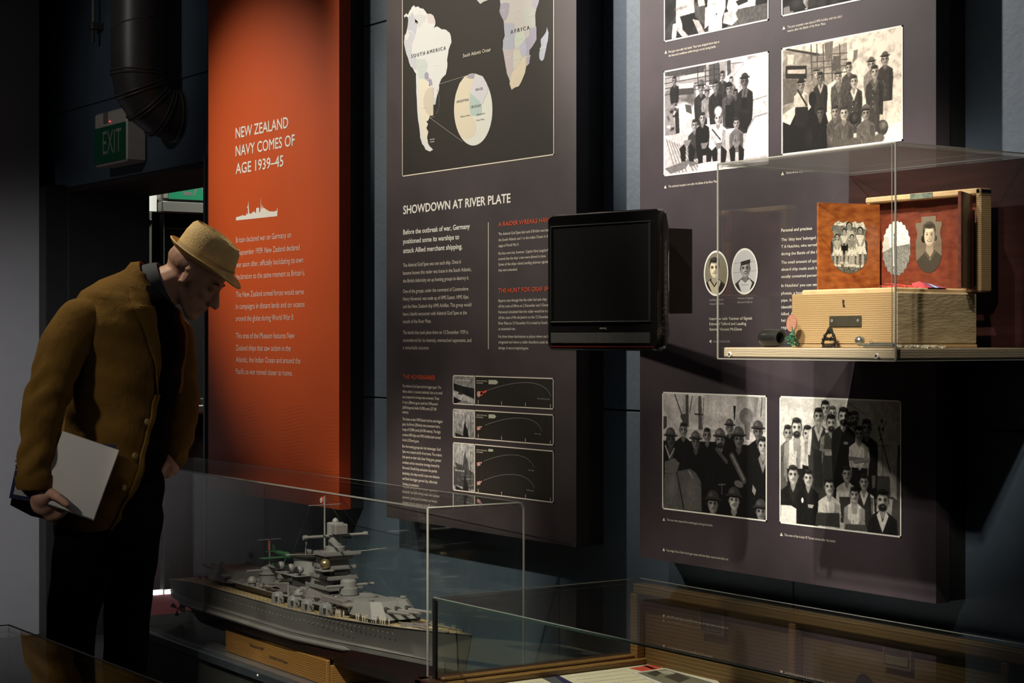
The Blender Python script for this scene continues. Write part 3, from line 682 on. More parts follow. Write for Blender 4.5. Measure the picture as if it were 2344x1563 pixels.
mt_('South Atlantic Ocean', 710, 468, 936, 8, M['text_cream'], .012)
mt_('BRAZIL', 812, 740, 873, 5.5, M['text_map']); mt_('ARGENTINA', 655, 838, 755, 5.5, M['text_map']); mt_('URUGUAY', 772, 882, 858, 6, M['text_map'])
mt_('Buenos Aires', 690, 955, 765, 3.8, M['text_map']); mt_('Montevideo', 820, 938, 887, 3.8, M['text_map']); mt_('River Plate', 818, 985, 882, 3.8, M['text_map'])
for t, xl, yb, xr in (('VENEZUELA', 335, 105, 382), ('COLOMBIA', 272, 203, 312), ('PERU', 262, 413, 284), ('BOLIVIA', 358, 543, 392), ('BRAZIL', 480, 537, 518), ('PARAGUAY', 412, 655, 452), ('ARGENTINA', 370, 885, 425), ('FALKLAND', 440, 1140, 480), ('ISLANDS', 443, 1160, 476), ('FRENCH', 1025, 95, 1055), ('BELGIAN', 1122, 98, 1158), ('KENYA', 1270, 20, 1300), ('TANGANYIKA', 1230, 140, 1278), ('ANGOLA', 1065, 325, 1098), ('RHODESIA', 1180, 400, 1222), ('NYASALAND', 1142, 330, 1185), ('SOUTH WEST', 1065, 475, 1098), ('MADAGASCAR', 1332, 400, 1388), ('MOZAMBIQUE', 1215, 468, 1262), ('BECHUANALAND', 1115, 492, 1180), ('SOUTH AFRICA', 1115, 650, 1155)):
    mt_(t, xl, yb, xr, 2.6, M['text_white'])

def ca(x, y): return (860+x/3.907, 430+y/3.907)
def cb_(x, y): return (860+x/4.114, 820+y/4.114)
def tl(lines, xl, cf, Xr=1e9): 
    out = []
    for t, yb, xr in lines:
        p = cf(xl, yb); q = cf(xr, yb); out.append((t, p[0], p[1], q[0]))
    return out
text_on_wall('heading', tl([('SHOWDOWN AT RIVER PLATE', 235, 1207)], 246, ca), TY, M['text_white'], pm, 18.5, .028)
text_on_wall('introduction', tl([('Before the outbreak of war, Germany', 418, 843), ('positioned some its warships to', 500, 748), ('attack Allied merchant shipping.', 583, 775)], 246, ca), TY, M['text_white'], pm, 10.8, .03)
text_on_wall('paragraph', tl([('The Admiral Graf Spee was one such ship. Once it', 708, 762), ('became known this raider was loose in the South Atlantic,', 778, 855), ('the British Admiralty set up hunting groups to destroy it.', 848, 833)], 244, ca), TY, M['text_cream'], pm, 8.2)
text_on_wall('paragraph', tl([('One of the groups, under the command of Commodore', 941, 828), ('Henry Harwood, was made up of HMS Exeter, HMS Ajax,', 1009, 833), ('and the New Zealand ship HMS Achilles. This group would', 1076, 855), ('have a fateful encounter with Admiral Graf Spee at the', 1143, 815), ('mouth of the River Plate.', 1210, 497)], 244, ca), TY, M['text_cream'], pm, 8.2)
text_on_wall('paragraph', tl([('The battle that took place there on 13 December 1939 is', 1308, 826), ('remembered for its intensity, mismatched opponents, and', 1377, 855), ('a remarkable outcome.', 1443, 478)], 244, ca), TY, M['text_cream'], pm, 8.2)
p = on_y(1118.5, 509, PY); q = on_y(1118.5, 799, PY); MB().box((p.x-.0016, TY-.0002, q.z), (p.x+.0016, TY, p.z)).make('divider_line', M['text_cream'], pm)
text_on_wall('subheading', tl([('A RAIDER WREAKS HAVOC', 345, 1612)], 1098, ca), TY, M['text_red'], pm, 9.6, .02)
text_on_wall('subheading', tl([('THE HUNT FOR GRAF SPEE', 938, 1590)], 1098, ca), TY, M['text_red'], pm, 9.6, .02)
text_on_wall('paragraph', tl([('The Admiral Graf Spee had sunk 8 British merchant ships in', 425, 1632), ('the South Atlantic and 1 in the Indian Ocean in the early', 478, 1610), ('stages of World War II.', 530, 1280)], 1098, ca), TY, M['text_cream'], pm, 6.3)
text_on_wall('paragraph', tl([("No lives were lost, however. Captain Hans Langsdorff", 598, 1548), ("ensured that the ships' crews were allowed to leave", 647, 1520), ('Some of the ships risked sending distress signals before', 697, 1612), ('they were evacuated.', 748, 1268)], 1098, ca), TY, M['text_cream'], pm, 6.3)
text_on_wall('paragraph', tl([('Reports came through that the raider had sunk ships', 1020, 1530), ('off the coast of Africa on 2 December and 3 December.', 1070, 1590), ('Harwood calculated that the raider would be in the area', 1122, 1612), ('off the coast of Rio de Janeiro on the 12 December and the', 1172, 1625), ('River Plate on 13 December if it cruised to South America at', 1222, 1640), ('an economical rate.', 1272, 1250)], 1098, ca), TY, M['text_cream'], pm, 6.3)
text_on_wall('paragraph', tl([('He chose these destinations as places where sea lanes were', 1340, 1635), ('congested and where a raider therefore could do maximum', 1390, 1640), ('damage. It was an inspired guess.', 1442, 1368)], 1098, ca), TY, M['text_cream'], pm, 6.3)
text_on_wall('subheading', tl([('THE ADVERSARIES', 192, 560)], 254, cb_), TY, M['text_red'], pm, 9.2, .02)
text_on_wall('paragraph', tl([('The Admiral Graf Spee had the biggest guns. The', 272, 615), ("Allies called it a 'pocket battleship' due to its small", 323, 627), ('size compared to its large main armament. These', 374, 597), ('11-inch (280mm) guns could hurl 590-pound', 425, 582), ('(268-kilogram) shells 30,300 yards (27,700', 473, 572), ('metres).', 517, 310)], 252, cb_), TY, M['text_cream'], pm, 6.2)
text_on_wall('paragraph', tl([('The heavy cruiser HMS Exeter had the next biggest', 582, 630), ('guns. Its 8-inch (203mm) main armament had a', 630, 605), ('range of 27,000 yards (24,700 metres). The light', 679, 612), ('cruisers HMS Ajax and HMS Achilles both carried', 730, 610), ('6-inch (152mm) guns.', 779, 408)], 252, cb_), TY, M['text_cream'], pm, 6.2)
text_on_wall('paragraph', tl([('But the hunting group also had advantages. Graf', 838, 612), ('Spee was isolated and far from home. The cruisers', 888, 622), ('had speed on their side, faster firing guns, greater', 938, 618), ('numbers and an innovative strategy devised by', 990, 600), ('Harwood. Should they encounter the pocket', 1040, 577), ('battleship, the ships would create two divisions', 1092, 600), ('and flank the bigger gunned ship, effectively', 1142, 580), ("'dividing its attention'.", 1192, 410)], 252, cb_), TY, M['text_cream'], pm, 6.2)
# range diagrams
rows_ = [(157, 432), (474, 745), (788, 1243)]
xl, xm, xr = on_y(1037.4, 0, PY).x, on_y(1087.3, 0, PY).x, on_y(1268, 0, PY).x
for k, (ya, yb) in enumerate(rows_):
    zt_ = on_y(*cb_(730, ya), PY).z; zb_ = on_y(*cb_(730, yb), PY).z
    MB().box((xl, TY, zb_), (xr, PY-.0002, zt_)).make('diagram_ground', M['map_sea'], pm)
    pc = Paint(xm-xl-.004, zt_-zb_-.006, 640, 950, .62, 2, xl+.002, zt_-.003, (4.114, 860, 820), TY-.0002)
    pc.A = .75-.25*pc.Yc/pc.H
    Hh, Ww = pc.H, pc.W
    def shipimg(y0, s=1.0, dark=.12):
        pc.poly([(0, y0+.25*s*Ww), (Ww, y0+.45*s*Ww), (Ww, y0+1.0*s*Ww), (0, y0+.9*s*Ww)], .33)
        pc.poly([(Ww*.08, y0+.12*s*Ww), (Ww*.5, y0+.22*s*Ww), (Ww*.95, y0+.42*s*Ww), (Ww*.8, y0+.55*s*Ww), (Ww*.15, y0+.40*s*Ww)], dark)
        pc.poly([(Ww*.45, y0+.25*s*Ww), (Ww*.5, y0-.12*s*Ww), (Ww*.56, y0-.3*s*Ww), (Ww*.6, y0-.1*s*Ww), (Ww*.68, y0+.0*s*Ww), (Ww*.75, y0+.32*s*Ww)], dark)
        for q in (.3, .57, .82): pc.line((Ww*q, y0+.3*s*Ww), (Ww*q, y0-.45*s*Ww), .0012, dark)
        for q in range(9): pc.line((Ww*random.random(), y0+(.5+.5*random.random())*s*Ww), (Ww*random.random(), y0+(.5+.5*random.random())*s*Ww), .002, random.choice((.15, .7)), .6)
    if k == 0:
        pc.A[:] = .55; pc.poly([(0, Hh*.30), (Ww, Hh*.42), (Ww, Hh*.8), (0, Hh*.5)], .15); pc.poly([(0, Hh*.55), (Ww*.3, Hh*.58), (Ww, Hh*.85), (Ww, Hh*.97), (Ww*.2, Hh*.85), (0, Hh*.68)], .72)
        pc.line((0, Hh*.28), (Ww*.6, Hh*.42), .004, .08); pc.poly([(Ww*.2, Hh*.65), (Ww*.35, Hh*.5), (Ww*.45, Hh*.68)], .2); pc.poly([(0, Hh*.75), (Ww*.4, Hh*.9), (Ww*.1, Hh), (0, Hh)], .08)
    elif k == 1: shipimg(Hh*.70, .8)
    else: pc.A[pc.fy//2:] = .62; shipimg(Hh*.33, .75, .3); shipimg(Hh*.82, .85, .15); 
    pc.noise(.25, 14); pc.build('photo', pm, (1, .98, .96), Y=TY-.0003)
    for n_, (dz, wd) in enumerate(((.010, .8), (.020, .62), (.025, .55))[:2 if k else 1]): pass
    frame_lines('diagram_frame', xl, zb_, xr, zt_, .0032, TY-.0002, M['text_cream'], pm)
    MB().box((xm-.0016, TY-.0006, zb_), (xm+.0016, TY-.0002, zt_)).make('divider_line', M['text_cream'], pm)
for (nm_, x1_, y1_, x2_) in (('ADMIRAL GRAF SPEE', 748, 213, 888), ('HMS EXETER', 748, 525, 835), ('HMS AJAX', 748, 837, 815), ('HMS ACHILLES', 748, 1060, 835)):
    text_on_wall('diagram_lettering', tl([(nm_, y1_, x2_)], x1_, cb_), TY-.0008, M['text_white'], pm, 3.6)
for (yy) in (205, 527, 855):
    text_on_wall('diagram_lettering', tl([('WEIGHT OF EACH SHELL', yy+12, 1050), ('KILOGRAMS', yy+32, 1010)], 948, cb_), TY-.0008, M['text_cream'], pm, 2.8)
for t, xl_, yb_, xr_ in (('Admiral Graf Spee range', 1522, 385, 1637), ('Exeter range', 1495, 715, 1556), ('Ajax range', 1438, 1057, 1488), ('Achilles range', 1420, 1245, 1486)):
    text_on_wall('diagram_lettering', tl([(t, yb_, xr_)], xl_, cb_), TY-.0008, M['text_dim'], pm, 3.2)
def bez(pts, wd):
    mb = MB()
    q = [Vector((x, y)) for x, y in pts]; prev = None
    for i in range(29):
        t_ = i/28; r_ = q[0]*(1-t_)**3+q[1]*3*t_*(1-t_)**2+q[2]*3*t_*t_*(1-t_)+q[3]*t_**3
        if prev is not None: seg(mb, cb_(*prev), cb_(*r_), wd)
        prev = r_
    mb.make('range_arc', M['line_grey'], pm)
bez([(1045, 305), (1330, 200), (1600, 190), (1650, 360)], .0026); bez([(1030, 630), (1260, 540), (1520, 520), (1565, 690)], .0026)
bez([(1015, 970), (1230, 880), (1440, 880), (1495, 1035)], .0022); bez([(1015, 1150), (1230, 1060), (1440, 1070), (1495, 1222)], .0022)
tk = MB()
for yb, ys_ in ((430, 12), (750, 14), (1265, 22)):
    for x in (965, 1185, 1410, 1645):
        yy = yb+(x-965)*.055*(1 if yb < 500 else 1.6 if yb < 1000 else 2.2)-18; seg(tk, cb_(x, yy-18), cb_(x, yy+16), .0035)
tk.make('scale_mark', M['text_dim'], pm)['kind'] = 'stuff'
for x0_, x1_, ya_, yb_ in ((1063, 1155, 203, 245), (1063, 1135, 527, 566), (1060, 1110, 853, 879)):
    P_ = [(x0_, ya_), (x1_-(x1_-x0_)*.22, ya_+2), (x1_, (ya_+yb_)/2+2), (x1_-(x1_-x0_)*.22, yb_), (x0_, yb_-2)]
    P_ = [on_y(*cb_(*p_), TY-.0006) for p_ in P_]; MB().add(P_, [tuple(range(5))]).make('shell_symbol', M['pale_green'], pm)
gn = MB()
seg(gn, cb_(975, 338), cb_(1045, 308), .006, TY-.0009); seg(gn, cb_(965, 340), cb_(1005, 328), .013, TY-.0009); gn.make('gun_symbol', M['text_red'], pm)
for y in (655, 992, 1172):
    gn = MB(); seg(gn, cb_(955, y+8), cb_(985, y-2), .010, TY-.0009); seg(gn, cb_(980, y), cb_(1000, y-14), .004, TY-.0009); gn.make('gun_symbol', M['pink_gun'], pm)
gn = MB(); c_ = on_y(*cb_(970, 337), TY-.0011); gn.add([(c_.x+.009*math.cos(i*PI/6), c_.y, c_.z+.009*math.sin(i*PI/6)) for i in range(12)], [tuple(range(12))])
gn.make('gun_symbol', M['pink_gun'], pm)

# --- photographs panel
pp, PX3 = panel('photo_exhibit_panel', 1465, 'mottled purple exhibit panel with black and white crew photographs', M['photo_panel'], M['brown_panel'])
def c5(x, y): return (1460+x/3.447, y/3.447)
def c7(x, y): return (1460+x/3.2557, 860+y/3.2557)
def c6(x, y): return (1580+x/2.695, 320+y/2.695)
def photo(pxl, pyt, pxr, pyb, bg, crop, rx=640, ry=980):
    """rectangle on the panel: top edge at (pxl, pyt), bottom edge at (pxl, pyb), right side at pxr"""
    A_ = on_y(pxl, pyt, PY); B_ = on_y(pxl, pyb, PY); C_ = on_y(pxr, pyb, PY)
    p = Paint(C_.x-A_.x, A_.z-B_.z, rx, ry, bg, 2, A_.x, A_.z, crop, TY-.0003)
    frame_lines('photo_frame', A_.x-.003, B_.z-.003, C_.x+.003, A_.z+.003, .0036, TY, M['text_white'], pp)
    return p
K5 = (3.447, 1460, 0); K7 = (3.2557, 1460, 860)
# upper left, only its foot in view: two bare chested gunners
q = photo(1522.4, -60, 1758, 94, .12, K5)
q.noise(.5, 20)
q.P([(700, 60), (720, -40), (930, -40), (925, 50), (800, 70), (770, 130), (720, 110)], .95); q.P([(770, 10), (850, -30), (870, 10), (790, 45)], .12)
q.P([(790, 70), (1028, 20), (1028, 148), (700, 215)], .35); q.P([(215, 240), (300, 120), (330, 240), (215, 322)], .22)
q.P([(300, 0), (440, -20), (450, 100), (330, 170), (300, 110)], .82); q.P([(300, 80), (340, 60), (350, 230), (395, 280), (350, 290), (300, 230)], .78); q.P([(330, 130), (470, 90), (480, 200), (360, 230)], .04)
q.P([(275, 190), (310, 180), (300, 300), (265, 305)], .85); q.P([(430, 150), (480, 160), (530, 260), (480, 268)], .7)
q.P([(440, 20), (520, 10), (540, 100), (530, 200), (450, 130)], .3); q.P([(470, 0), (520, -10), (530, 40), (480, 50)], .85)
q.P([(550, -20), (690, -40), (690, 60), (660, 150), (560, 160), (545, 90)], .88); q.P([(530, 60), (570, 40), (555, 200), (525, 225)], .8); q.P([(560, 150), (665, 130), (660, 230), (555, 245)], .95)
q.P([(680, 100), (760, 80), (790, 150), (740, 200), (670, 180)], .82); q.line(q.T((610, 20)), q.T((615, 160)), .002, .55)
q.E(620, 110, 4, 12, .3); q.E(345, 60, 45, 12, .6, 0, .6); q.E(590, 40, 30, 12, .7, 0, .6); q.noise(.18, 60)
q.build('photo', pp, (1, .95, .93))
# upper right, only its foot in view
q = photo(1791.6, -60, 2064.9, on_y.__call__(0, 0, 1).x*0+35.4, .10, K5); q.noise(.6, 30)
q.P([(1147, 60), (1240, 30), (1220, 110), (1147, 122)], .5); q.P([(1300, 0), (1345, -10), (1340, 70), (1320, 75)], .7); q.P([(1190, 20), (1290, 0), (1330, 60), (1200, 90)], .12)
for x in (1250, 1370, 1450, 1550): q.E(x, 20, 40, 40, .22, 0, .5)
q.build('photo', pp, (1, .95, .93))
# starboard torpedo crew
q = photo(1521.5, 165.4, 1758, 400.9, .92, K5)
q.P([(212, 600), (460, 600), (460, 760), (430, 860), (212, 900)], .45); q.noise(.35, 26)
q.P([(212, 575), (640, 490), (700, 480), (690, 620), (212, 720)], .62); q.P([(330, 560), (520, 520), (525, 600), (330, 640)], .78)
q.P([(212, 560), (530, 510), (520, 560), (300, 600), (212, 600)], .28); q.P([(560, 510), (640, 490), (640, 660), (560, 670)], .3)
for x in (470, 530, 600, 640): q.L((x, 510), (x+5, 700), .003, .15)
for y in (560, 600, 640, 690): q.L((212, y+60), (640, y-20), .002, .2)
q.P([(320, 660), (440, 650), (430, 730), (330, 740)], .82); q.P([(320, 700), (440, 690), (440, 740), (320, 750)], .25)
q.P([(700, 480), (730, 470), (735, 570), (705, 600)], .3); q.P([(830, 480), (1028, 430), (1028, 800), (900, 780), (840, 560)], .97)
q.L((735, 500), (830, 490), .003, .5); q.L((750, 600), (835, 500), .002, .6); q.L((900, 790), (1028, 750), .003, .6)
q.P([(212, 760), (300, 750), (320, 1060), (212, 1070)], .55); q.E(370, 920, 75, 110, .82, 0, .1); q.E(345, 900, 60, 95, .9, 0, .2); q.P([(290, 900), (320, 840), (330, 1080), (300, 1080)], .15); q.P([(370, 820), (420, 830), (425, 900), (380, 880)], .3)
for i in range(16):
    x = 215+random.random()*90; y = 760+random.random()*280; q.P([(x, y), (x+25*random.random()+8, y-4), (x+22, y+25*random.random()+6), (x, y+18)], random.choice((.1, .9, .3)), .8)
q.P([(212, 1080), (430, 1020), (900, 1060), (1028, 1180), (1028, 1250), (212, 1382)], .80)
for i in range(10): q.L((225+i*20, 1100+i*8), (300+i*30, 1370), .003, .35, .7)
q.P([(212, 1330), (420, 1250), (480, 1290), (260, 1370)], .45)
q.fig(287, 635, 70, .35, .1, .12, length=2.0, sh=.9)
q.fig(665, 595, 78, .45, .06, .18, length=2.4); q.fig(735, 632, 62, .6, .1, .5, length=1.8)
q.fig(497, 690, 95, .42, .08, .16, hat='helmet', helm=.33, length=2.6); q.fig(545, 725, 80, .45, .1, .55, hat='helmet', helm=.5, length=2.0)
q.fig(612, 680, 95, .4, .06, .14, length=2.6); q.fig(718, 700, 95, .42, .07, .28, hat='brim', helm=.12, length=2.8); q.fig(770, 735, 75, .3, .05, .12, length=2)
q.fig(842, 640, 110, .28, .05, .13, hat='brim', helm=.2, length=3.2, coll=.3); q.L((835, 690), (820, 770), .002, .5); q.L((860, 690), (850, 770), .002, .5); q.P([(815, 770), (860, 765), (860, 860), (815, 860)], .06)
q.P([(690, 830), (760, 820), (755, 1010), (690, 1000)], .08); q.P([(790, 880), (900, 900), (870, 1040), (800, 1000)], .09)
q.fig(447, 985, 95, .48, .1, .22, length=2.3, lean=-.1); q.fig(508, 930, 95, .5, .1, .06, length=2.6); q.fig(632, 930, 110, .62, .12, .90, length=1.9, sh=1.05); q.E(632, 875, 30, 38, .85, 0, .2); q.L((585, 1020), (650, 1100), .004, .15)
q.fig(775, 970, 95, .5, .12, .42, length=1.9)
for (x, y) in ((390, 1180), (525, 1200), (640, 1200), (780, 1190)):
    for s_ in (-1, 1): q.P([(x+s_*12, y-60), (x+s_*62, y-10), (x+s_*48, y+95), (x+s_*14, y+90)], .07)
    q.P([(x-30, y-70), (x+30, y-80), (x+10, y-30), (x-20, y-25)], .5)
q.P([(380, 1320), (400, 1290), (420, 1345), (395, 1355)], .85); q.P([(480, 1290), (560, 1275), (625, 1270), (640, 1320), (470, 1345)], .93)
q.P([(1028, 880), (960, 890), (900, 940), (865, 1020), (840, 1130), (835, 1250), (1028, 1220)], .97); q.L((1020, 890), (920, 920), .004, .6); q.L((920, 920), (870, 1010), .004, .6)
q.noise(.12, 90); q.build('photo', pp, (1, .94, .95))
# sepia group
q = photo(1791.6, 113.1, 2064.9, 352.5, .94, K5)
q.P([(1143, 400), (1440, 420), (1650, 330), (1650, 520), (1540, 640), (1143, 900)], .62); q.noise(.22, 30)
q.P([(1160, 395), (1180, 380), (1430, 420), (1430, 440)], .22); q.P([(1180, 430), (1230, 430), (1225, 510), (1180, 510)], .85)
q.P([(1165, 520), (1330, 515), (1330, 620), (1165, 620)], .15); q.P([(1180, 550), (1320, 545), (1320, 580), (1180, 580)], .8); q.P([(1143, 620), (1260, 625), (1240, 800), (1143, 830)], .4)
for x in (1365, 1410, 1460, 1525, 1590): q.L((x, 350), (x+8, 640), .0035, .3)
for y in (440, 490, 540, 590): q.L((1360, y), (1650, y-25), .0025, .35)
q.P([(1470, 340), (1540, 320), (1530, 460), (1480, 470)], .45); q.P([(1540, 440), (1600, 440), (1590, 560), (1530, 560)], .35); q.P([(1700, 395), (1735, 390), (1725, 460), (1690, 500), (1700, 440)], .5)
q.P([(1143, 960), (1200, 985), (1240, 900), (1300, 930), (1360, 850), (1400, 790), (1470, 840), (1500, 960), (1545, 1080), (1560, 1213), (1143, 1230)], .07); q.E(1360, 1080, 40, 60, .14, 0, .7)
q.P([(1940, 1090), (1960, 1010), (2010, 960), (2085, 940), (2085, 1110), (1930, 1115)], .98); q.P([(1970, 760), (2085, 750), (2085, 950), (1975, 1000)], .9)
q.fig(1407, 575, 85, .6, .12, .55, hat='brim', helm=.45, length=1.8); q.fig(1840, 505, 95, .55, .1, .55, hat='brim', helm=.4, length=2.2); q.fig(1948, 465, 100, .5, .1, .24, hat='brim', helm=.35, length=2.8)
q.fig(1287, 670, 95, .45, .1, .85, hat='brim', helm=.15, length=1.9); q.L((1260, 710), (1330, 830), .005, .15); q.P([(1240, 845), (1340, 840), (1350, 930), (1320, 1010), (1235, 990)], .12)
q.fig(1440, 610, 90, .35, .07, .18, length=2.6, coll=.7); q.fig(1580, 600, 95, .55, .1, .34, hat='brim', helm=.42, length=3.3, coll=.5)
q.fig(1663, 530, 90, .5, .1, .3, length=2.4); q.fig(1703, 640, 105, .6, .16, .26, length=3.4, coll=.9); q.fig(1867, 565, 110, .58, .12, .25, length=3.8, coll=.4)
for y in (740, 790, 840, 880): q.E(1693, y, 3, 5, .9); q.E(1852, y-40, 3, 5, .9)
q.P([(1905, 900), (1945, 905), (1935, 960), (1905, 950)], .8)
q.fig(1437, 890, 100, .3, .05, .08, length=3); q.fig(1553, 880, 105, .5, .14, .34, length=2.6); q.fig(1625, 890, 120, .62, .16, .36, length=1.9); q.fig(1797, 890, 115, .45, .08, .38, hat='brim', helm=.40, length=2.2)
q.E(1705, 930, 38, 50, .12); q.E(1710, 920, 24, 30, .28, 0, .6); q.E(1928, 1005, 46, 62, .22); q.E(1935, 985, 25, 30, .45, 0, .6); q.E(1375, 780, 30, 60, .08)
for (x, y) in ((1600, 1130), (1700, 1120), (1830, 1110), (1900, 1090)): q.E(x, y, 45, 38, .35, 0, .2)
q.noise(.12, 90); q.build('photo', pp, (1, .88, .72), label='sepia photograph')
# helmeted men
q = photo(1518.4, 899.3, 1754, 1162.5, .80, K7)
q.P([(190, 128), (620, 140), (600, 420), (190, 400)], .74); q.P([(370, 135), (610, 140), (600, 400), (370, 400)], .86); q.P([(740, 150), (957, 157), (957, 420), (720, 420)], .66); q.noise(.16, 16)
q.P([(355, 140), (376, 140), (378, 380), (350, 380), (318, 310), (318, 285), (355, 280)], .28); q.L((275, 140), (325, 285), .004, .25); q.L((405, 150), (385, 270), .003, .3)
q.P([(448, 150), (472, 150), (478, 400), (450, 400)], .36); q.L((490, 165), (480, 400), .002, .3); q.L((425, 283), (480, 288), .004, .25)
q.P([(710, 220), (730, 222), (722, 330), (714, 330)], .12); q.E(805, 300, 50, 62, .42); q.E(815, 330, 26, 36, .55, 0, .5); q.P([(790, 330), (840, 340), (830, 480), (800, 470)], .45); q.P([(870, 160), (900, 160), (880, 300), (860, 300)], .5)
q.L((925, 165), (915, 300), .003, .3); q.P([(190, 300), (215, 300), (215, 380), (190, 400)], .25)
q.P([(190, 480), (957, 500), (957, 1075), (190, 985)], .035); q.P([(780, 480), (860, 490), (860, 520), (780, 510)], .75)
for a_ in ((338, 400, 110, 0), (515, 440, 110, 0)): q.fig(a_[0], a_[1], a_[2], .42, .08, .06, length=3)
q.fig(683, 385, 100, .4, .06, .05, hat='helmet', helm=.3, length=2); q.fig(895, 415, 125, .3, .05, .04, hat='helmet', helm=.26, length=2.6)
q.fig(243, 470, 130, .20, .05, .05, hat='helmet', helm=.28, length=3.2, coll=.25); q.L((205, 520), (235, 610), .004, .7); q.L((270, 540), (240, 600), .004, .6)
q.fig(430, 490, 120, .32, .05, .05, hat='helmet', helm=.34, length=3.2)
q.fig(612, 475, 130, .45, .08, .05, hat='helmet', helm=.36, length=3.4, beard=True); q.L((585, 545), (660, 640), .010, .3)
q.fig(750, 470, 140, .32, .05, .05, hat='helmet', helm=.30, length=3.6); q.fig(930, 520, 140, .55, .10, .05, length=3.2, coll=.5)
q.L((700, 595), (790, 780), .016, .34); q.L((700, 590), (790, 775), .003, .6); q.E(750, 805, 34, 26, .42, .2, .1); q.P([(855, 810), (880, 850), (870, 890), (850, 860)], .6)
q.P([(195, 730), (290, 710), (390, 690), (430, 720), (470, 790), (475, 1010), (190, 985)], .34); q.P([(200, 640), (270, 610), (310, 650), (290, 715), (200, 725)], .38); q.L((290, 720), (340, 990), .004, .1); q.L((380, 710), (410, 760), .004, .6)
q.E(250, 820, 30, 80, .42, .2, .7); q.E(400, 860, 40, 90, .40, .1, .7)
q.L((625, 800), (625, 880), .003, .4); q.L((600, 810), (650, 808), .003, .4)
q.fig(557, 950, 150, .42, .06, .04, hat='helmet', helm=.22, length=1.5); q.fig(715, 925, 150, .6, .08, .04, hat='helmet', helm=.24, length=1.5, smile=True); q.fig(915, 1010, 140, .4, .06, .04, hat='helmet', helm=.24, length=1)
q.noise(.10, 80); q.build('photo', pp, (1, .95, .92))
# B turret crew
q = photo(1787.1, 909.1, 2061.4, 1194.5, .82, K7)
q.grad(1.08, .82); q.noise(.05, 10)
q.P([(1780, 520), (1950, 530), (1950, 760), (1780, 740)], .70); q.L((1820, 530), (1825, 740), .002, .4); q.L((1790, 520), (1955, 520), .003, .5)
q.P([(1760, 740), (1890, 750), (1900, 920), (1760, 900)], .30); q.P([(1870, 480), (1930, 480), (1915, 900), (1880, 900)], .74); q.P([(1930, 600), (1958, 560), (1956, 1190), (1925, 1180)], .35); q.noise(.08, 40)
q.L((1795, 400), (1880, 720), .003, .2); q.L((1850, 330), (1800, 480), .002, .4)
for x, y in ((1797, 390), (1825, 398), (1812, 468), (1816, 335)): q.E(x, y, 8, 15, .2)
q.L((1560, 200), (1700, 290), .002, .5); q.P([(1900, 900), (1960, 950), (1955, 1190), (1880, 1150)], .3); q.E(1945, 560, 10, 50, .08)
q.fig(1118, 425, 125, .48, .08, .38, length=3, sh=.9)
q.fig(1395, 240, 120, .62, .05, .8, length=3.2, sh=.9); q.fig(1450, 275, 105, .62, .25, .75, length=3, sh=.85)
q.fig(1578, 320, 110, .55, .2, .7, length=3, sh=.8, beard=True); q.fig(1615, 315, 115, .5, .25, .72, length=3, sh=.8, beard=True)
q.fig(1183, 385, 150, .6, .10, .9, length=2.2, singlet=True, beard=True, arms='down'); q.fig(1263, 430, 130, .58, .08, .88, length=2.0, singlet=True, smile=True, arms='down')
q.P([(1110, 690), (1225, 690), (1235, 900), (1115, 900)], .12); q.P([(1225, 660), (1300, 680), (1310, 900), (1230, 900)], .08)
q.fig(1345, 300, 130, .55, .06, .22, length=4.6, sleeve=.85, coll=.8, smile=True); q.fig(1440, 350, 135, .55, .06, .24, length=4.4, sleeve=.55, arms='crossed', beard=True, singlet=False)
q.P([(1305, 540), (1370, 560), (1375, 830), (1310, 820)], .18); q.P([(1378, 590), (1500, 600), (1500, 820), (1390, 800)], .2)
q.fig(1530, 300, 140, .55, .05, .05, length=4.2, beard=True); q.E(1548, 500, 18, 12, .6)
q.fig(1703, 385, 130, .42, .12, .07, length=4.4); q.P([(1740, 740), (1770, 740), (1768, 830), (1745, 840)], .45)
q.fig(1647, 430, 120, .55, .05, .88, length=2.2, arms='crossed'); q.P([(1590, 680), (1710, 690), (1700, 900), (1600, 880)], .07); q.P([(1640, 680), (1665, 680), (1660, 700), (1645, 700)], .7)
q.fig(1555, 730, 125, .55, .08, .82, length=2.1, coll=.9); q.P([(1500, 900), (1580, 900), (1590, 1100), (1510, 1090)], .22)
q.fig(1155, 735, 145, .62, .12, .10, length=3.0, sh=1.1, coll=.15); q.fig(1268, 760, 130, .6, .08, .07, length=3.2, coll=.12, smile=True)
q.P([(1065, 960), (1140, 965), (1180, 990), (1180, 1100), (1065, 1090)], .95); q.E(1225, 925, 8, 20, .95); q.P([(1265, 955), (1310, 960), (1300, 985), (1268, 980)], .6)
q.fig(1425, 825, 135, .62, .07, .86, length=2.0, coll=.88, smile=True, arms='crossed'); q.P([(1330, 1020), (1500, 1020), (1505, 1130), (1320, 1110)], .22)
q.fig(1683, 790, 120, .6, .06, .20, length=2.4, sleeve=.88, coll=.85); q.fig(1612, 885, 120, .6, .05, .9, length=1.9, singlet=True, arms='lap', smile=True)
q.P([(1545, 1100), (1690, 1110), (1720, 1160), (1540, 1145)], .3)
q.fig(1822, 925, 165, .58, .05, .12, length=2.0, sh=1.05, beard=True, coll=.9)
q.noise(.08, 90); q.build('photo', pp, (1, .96, .88))
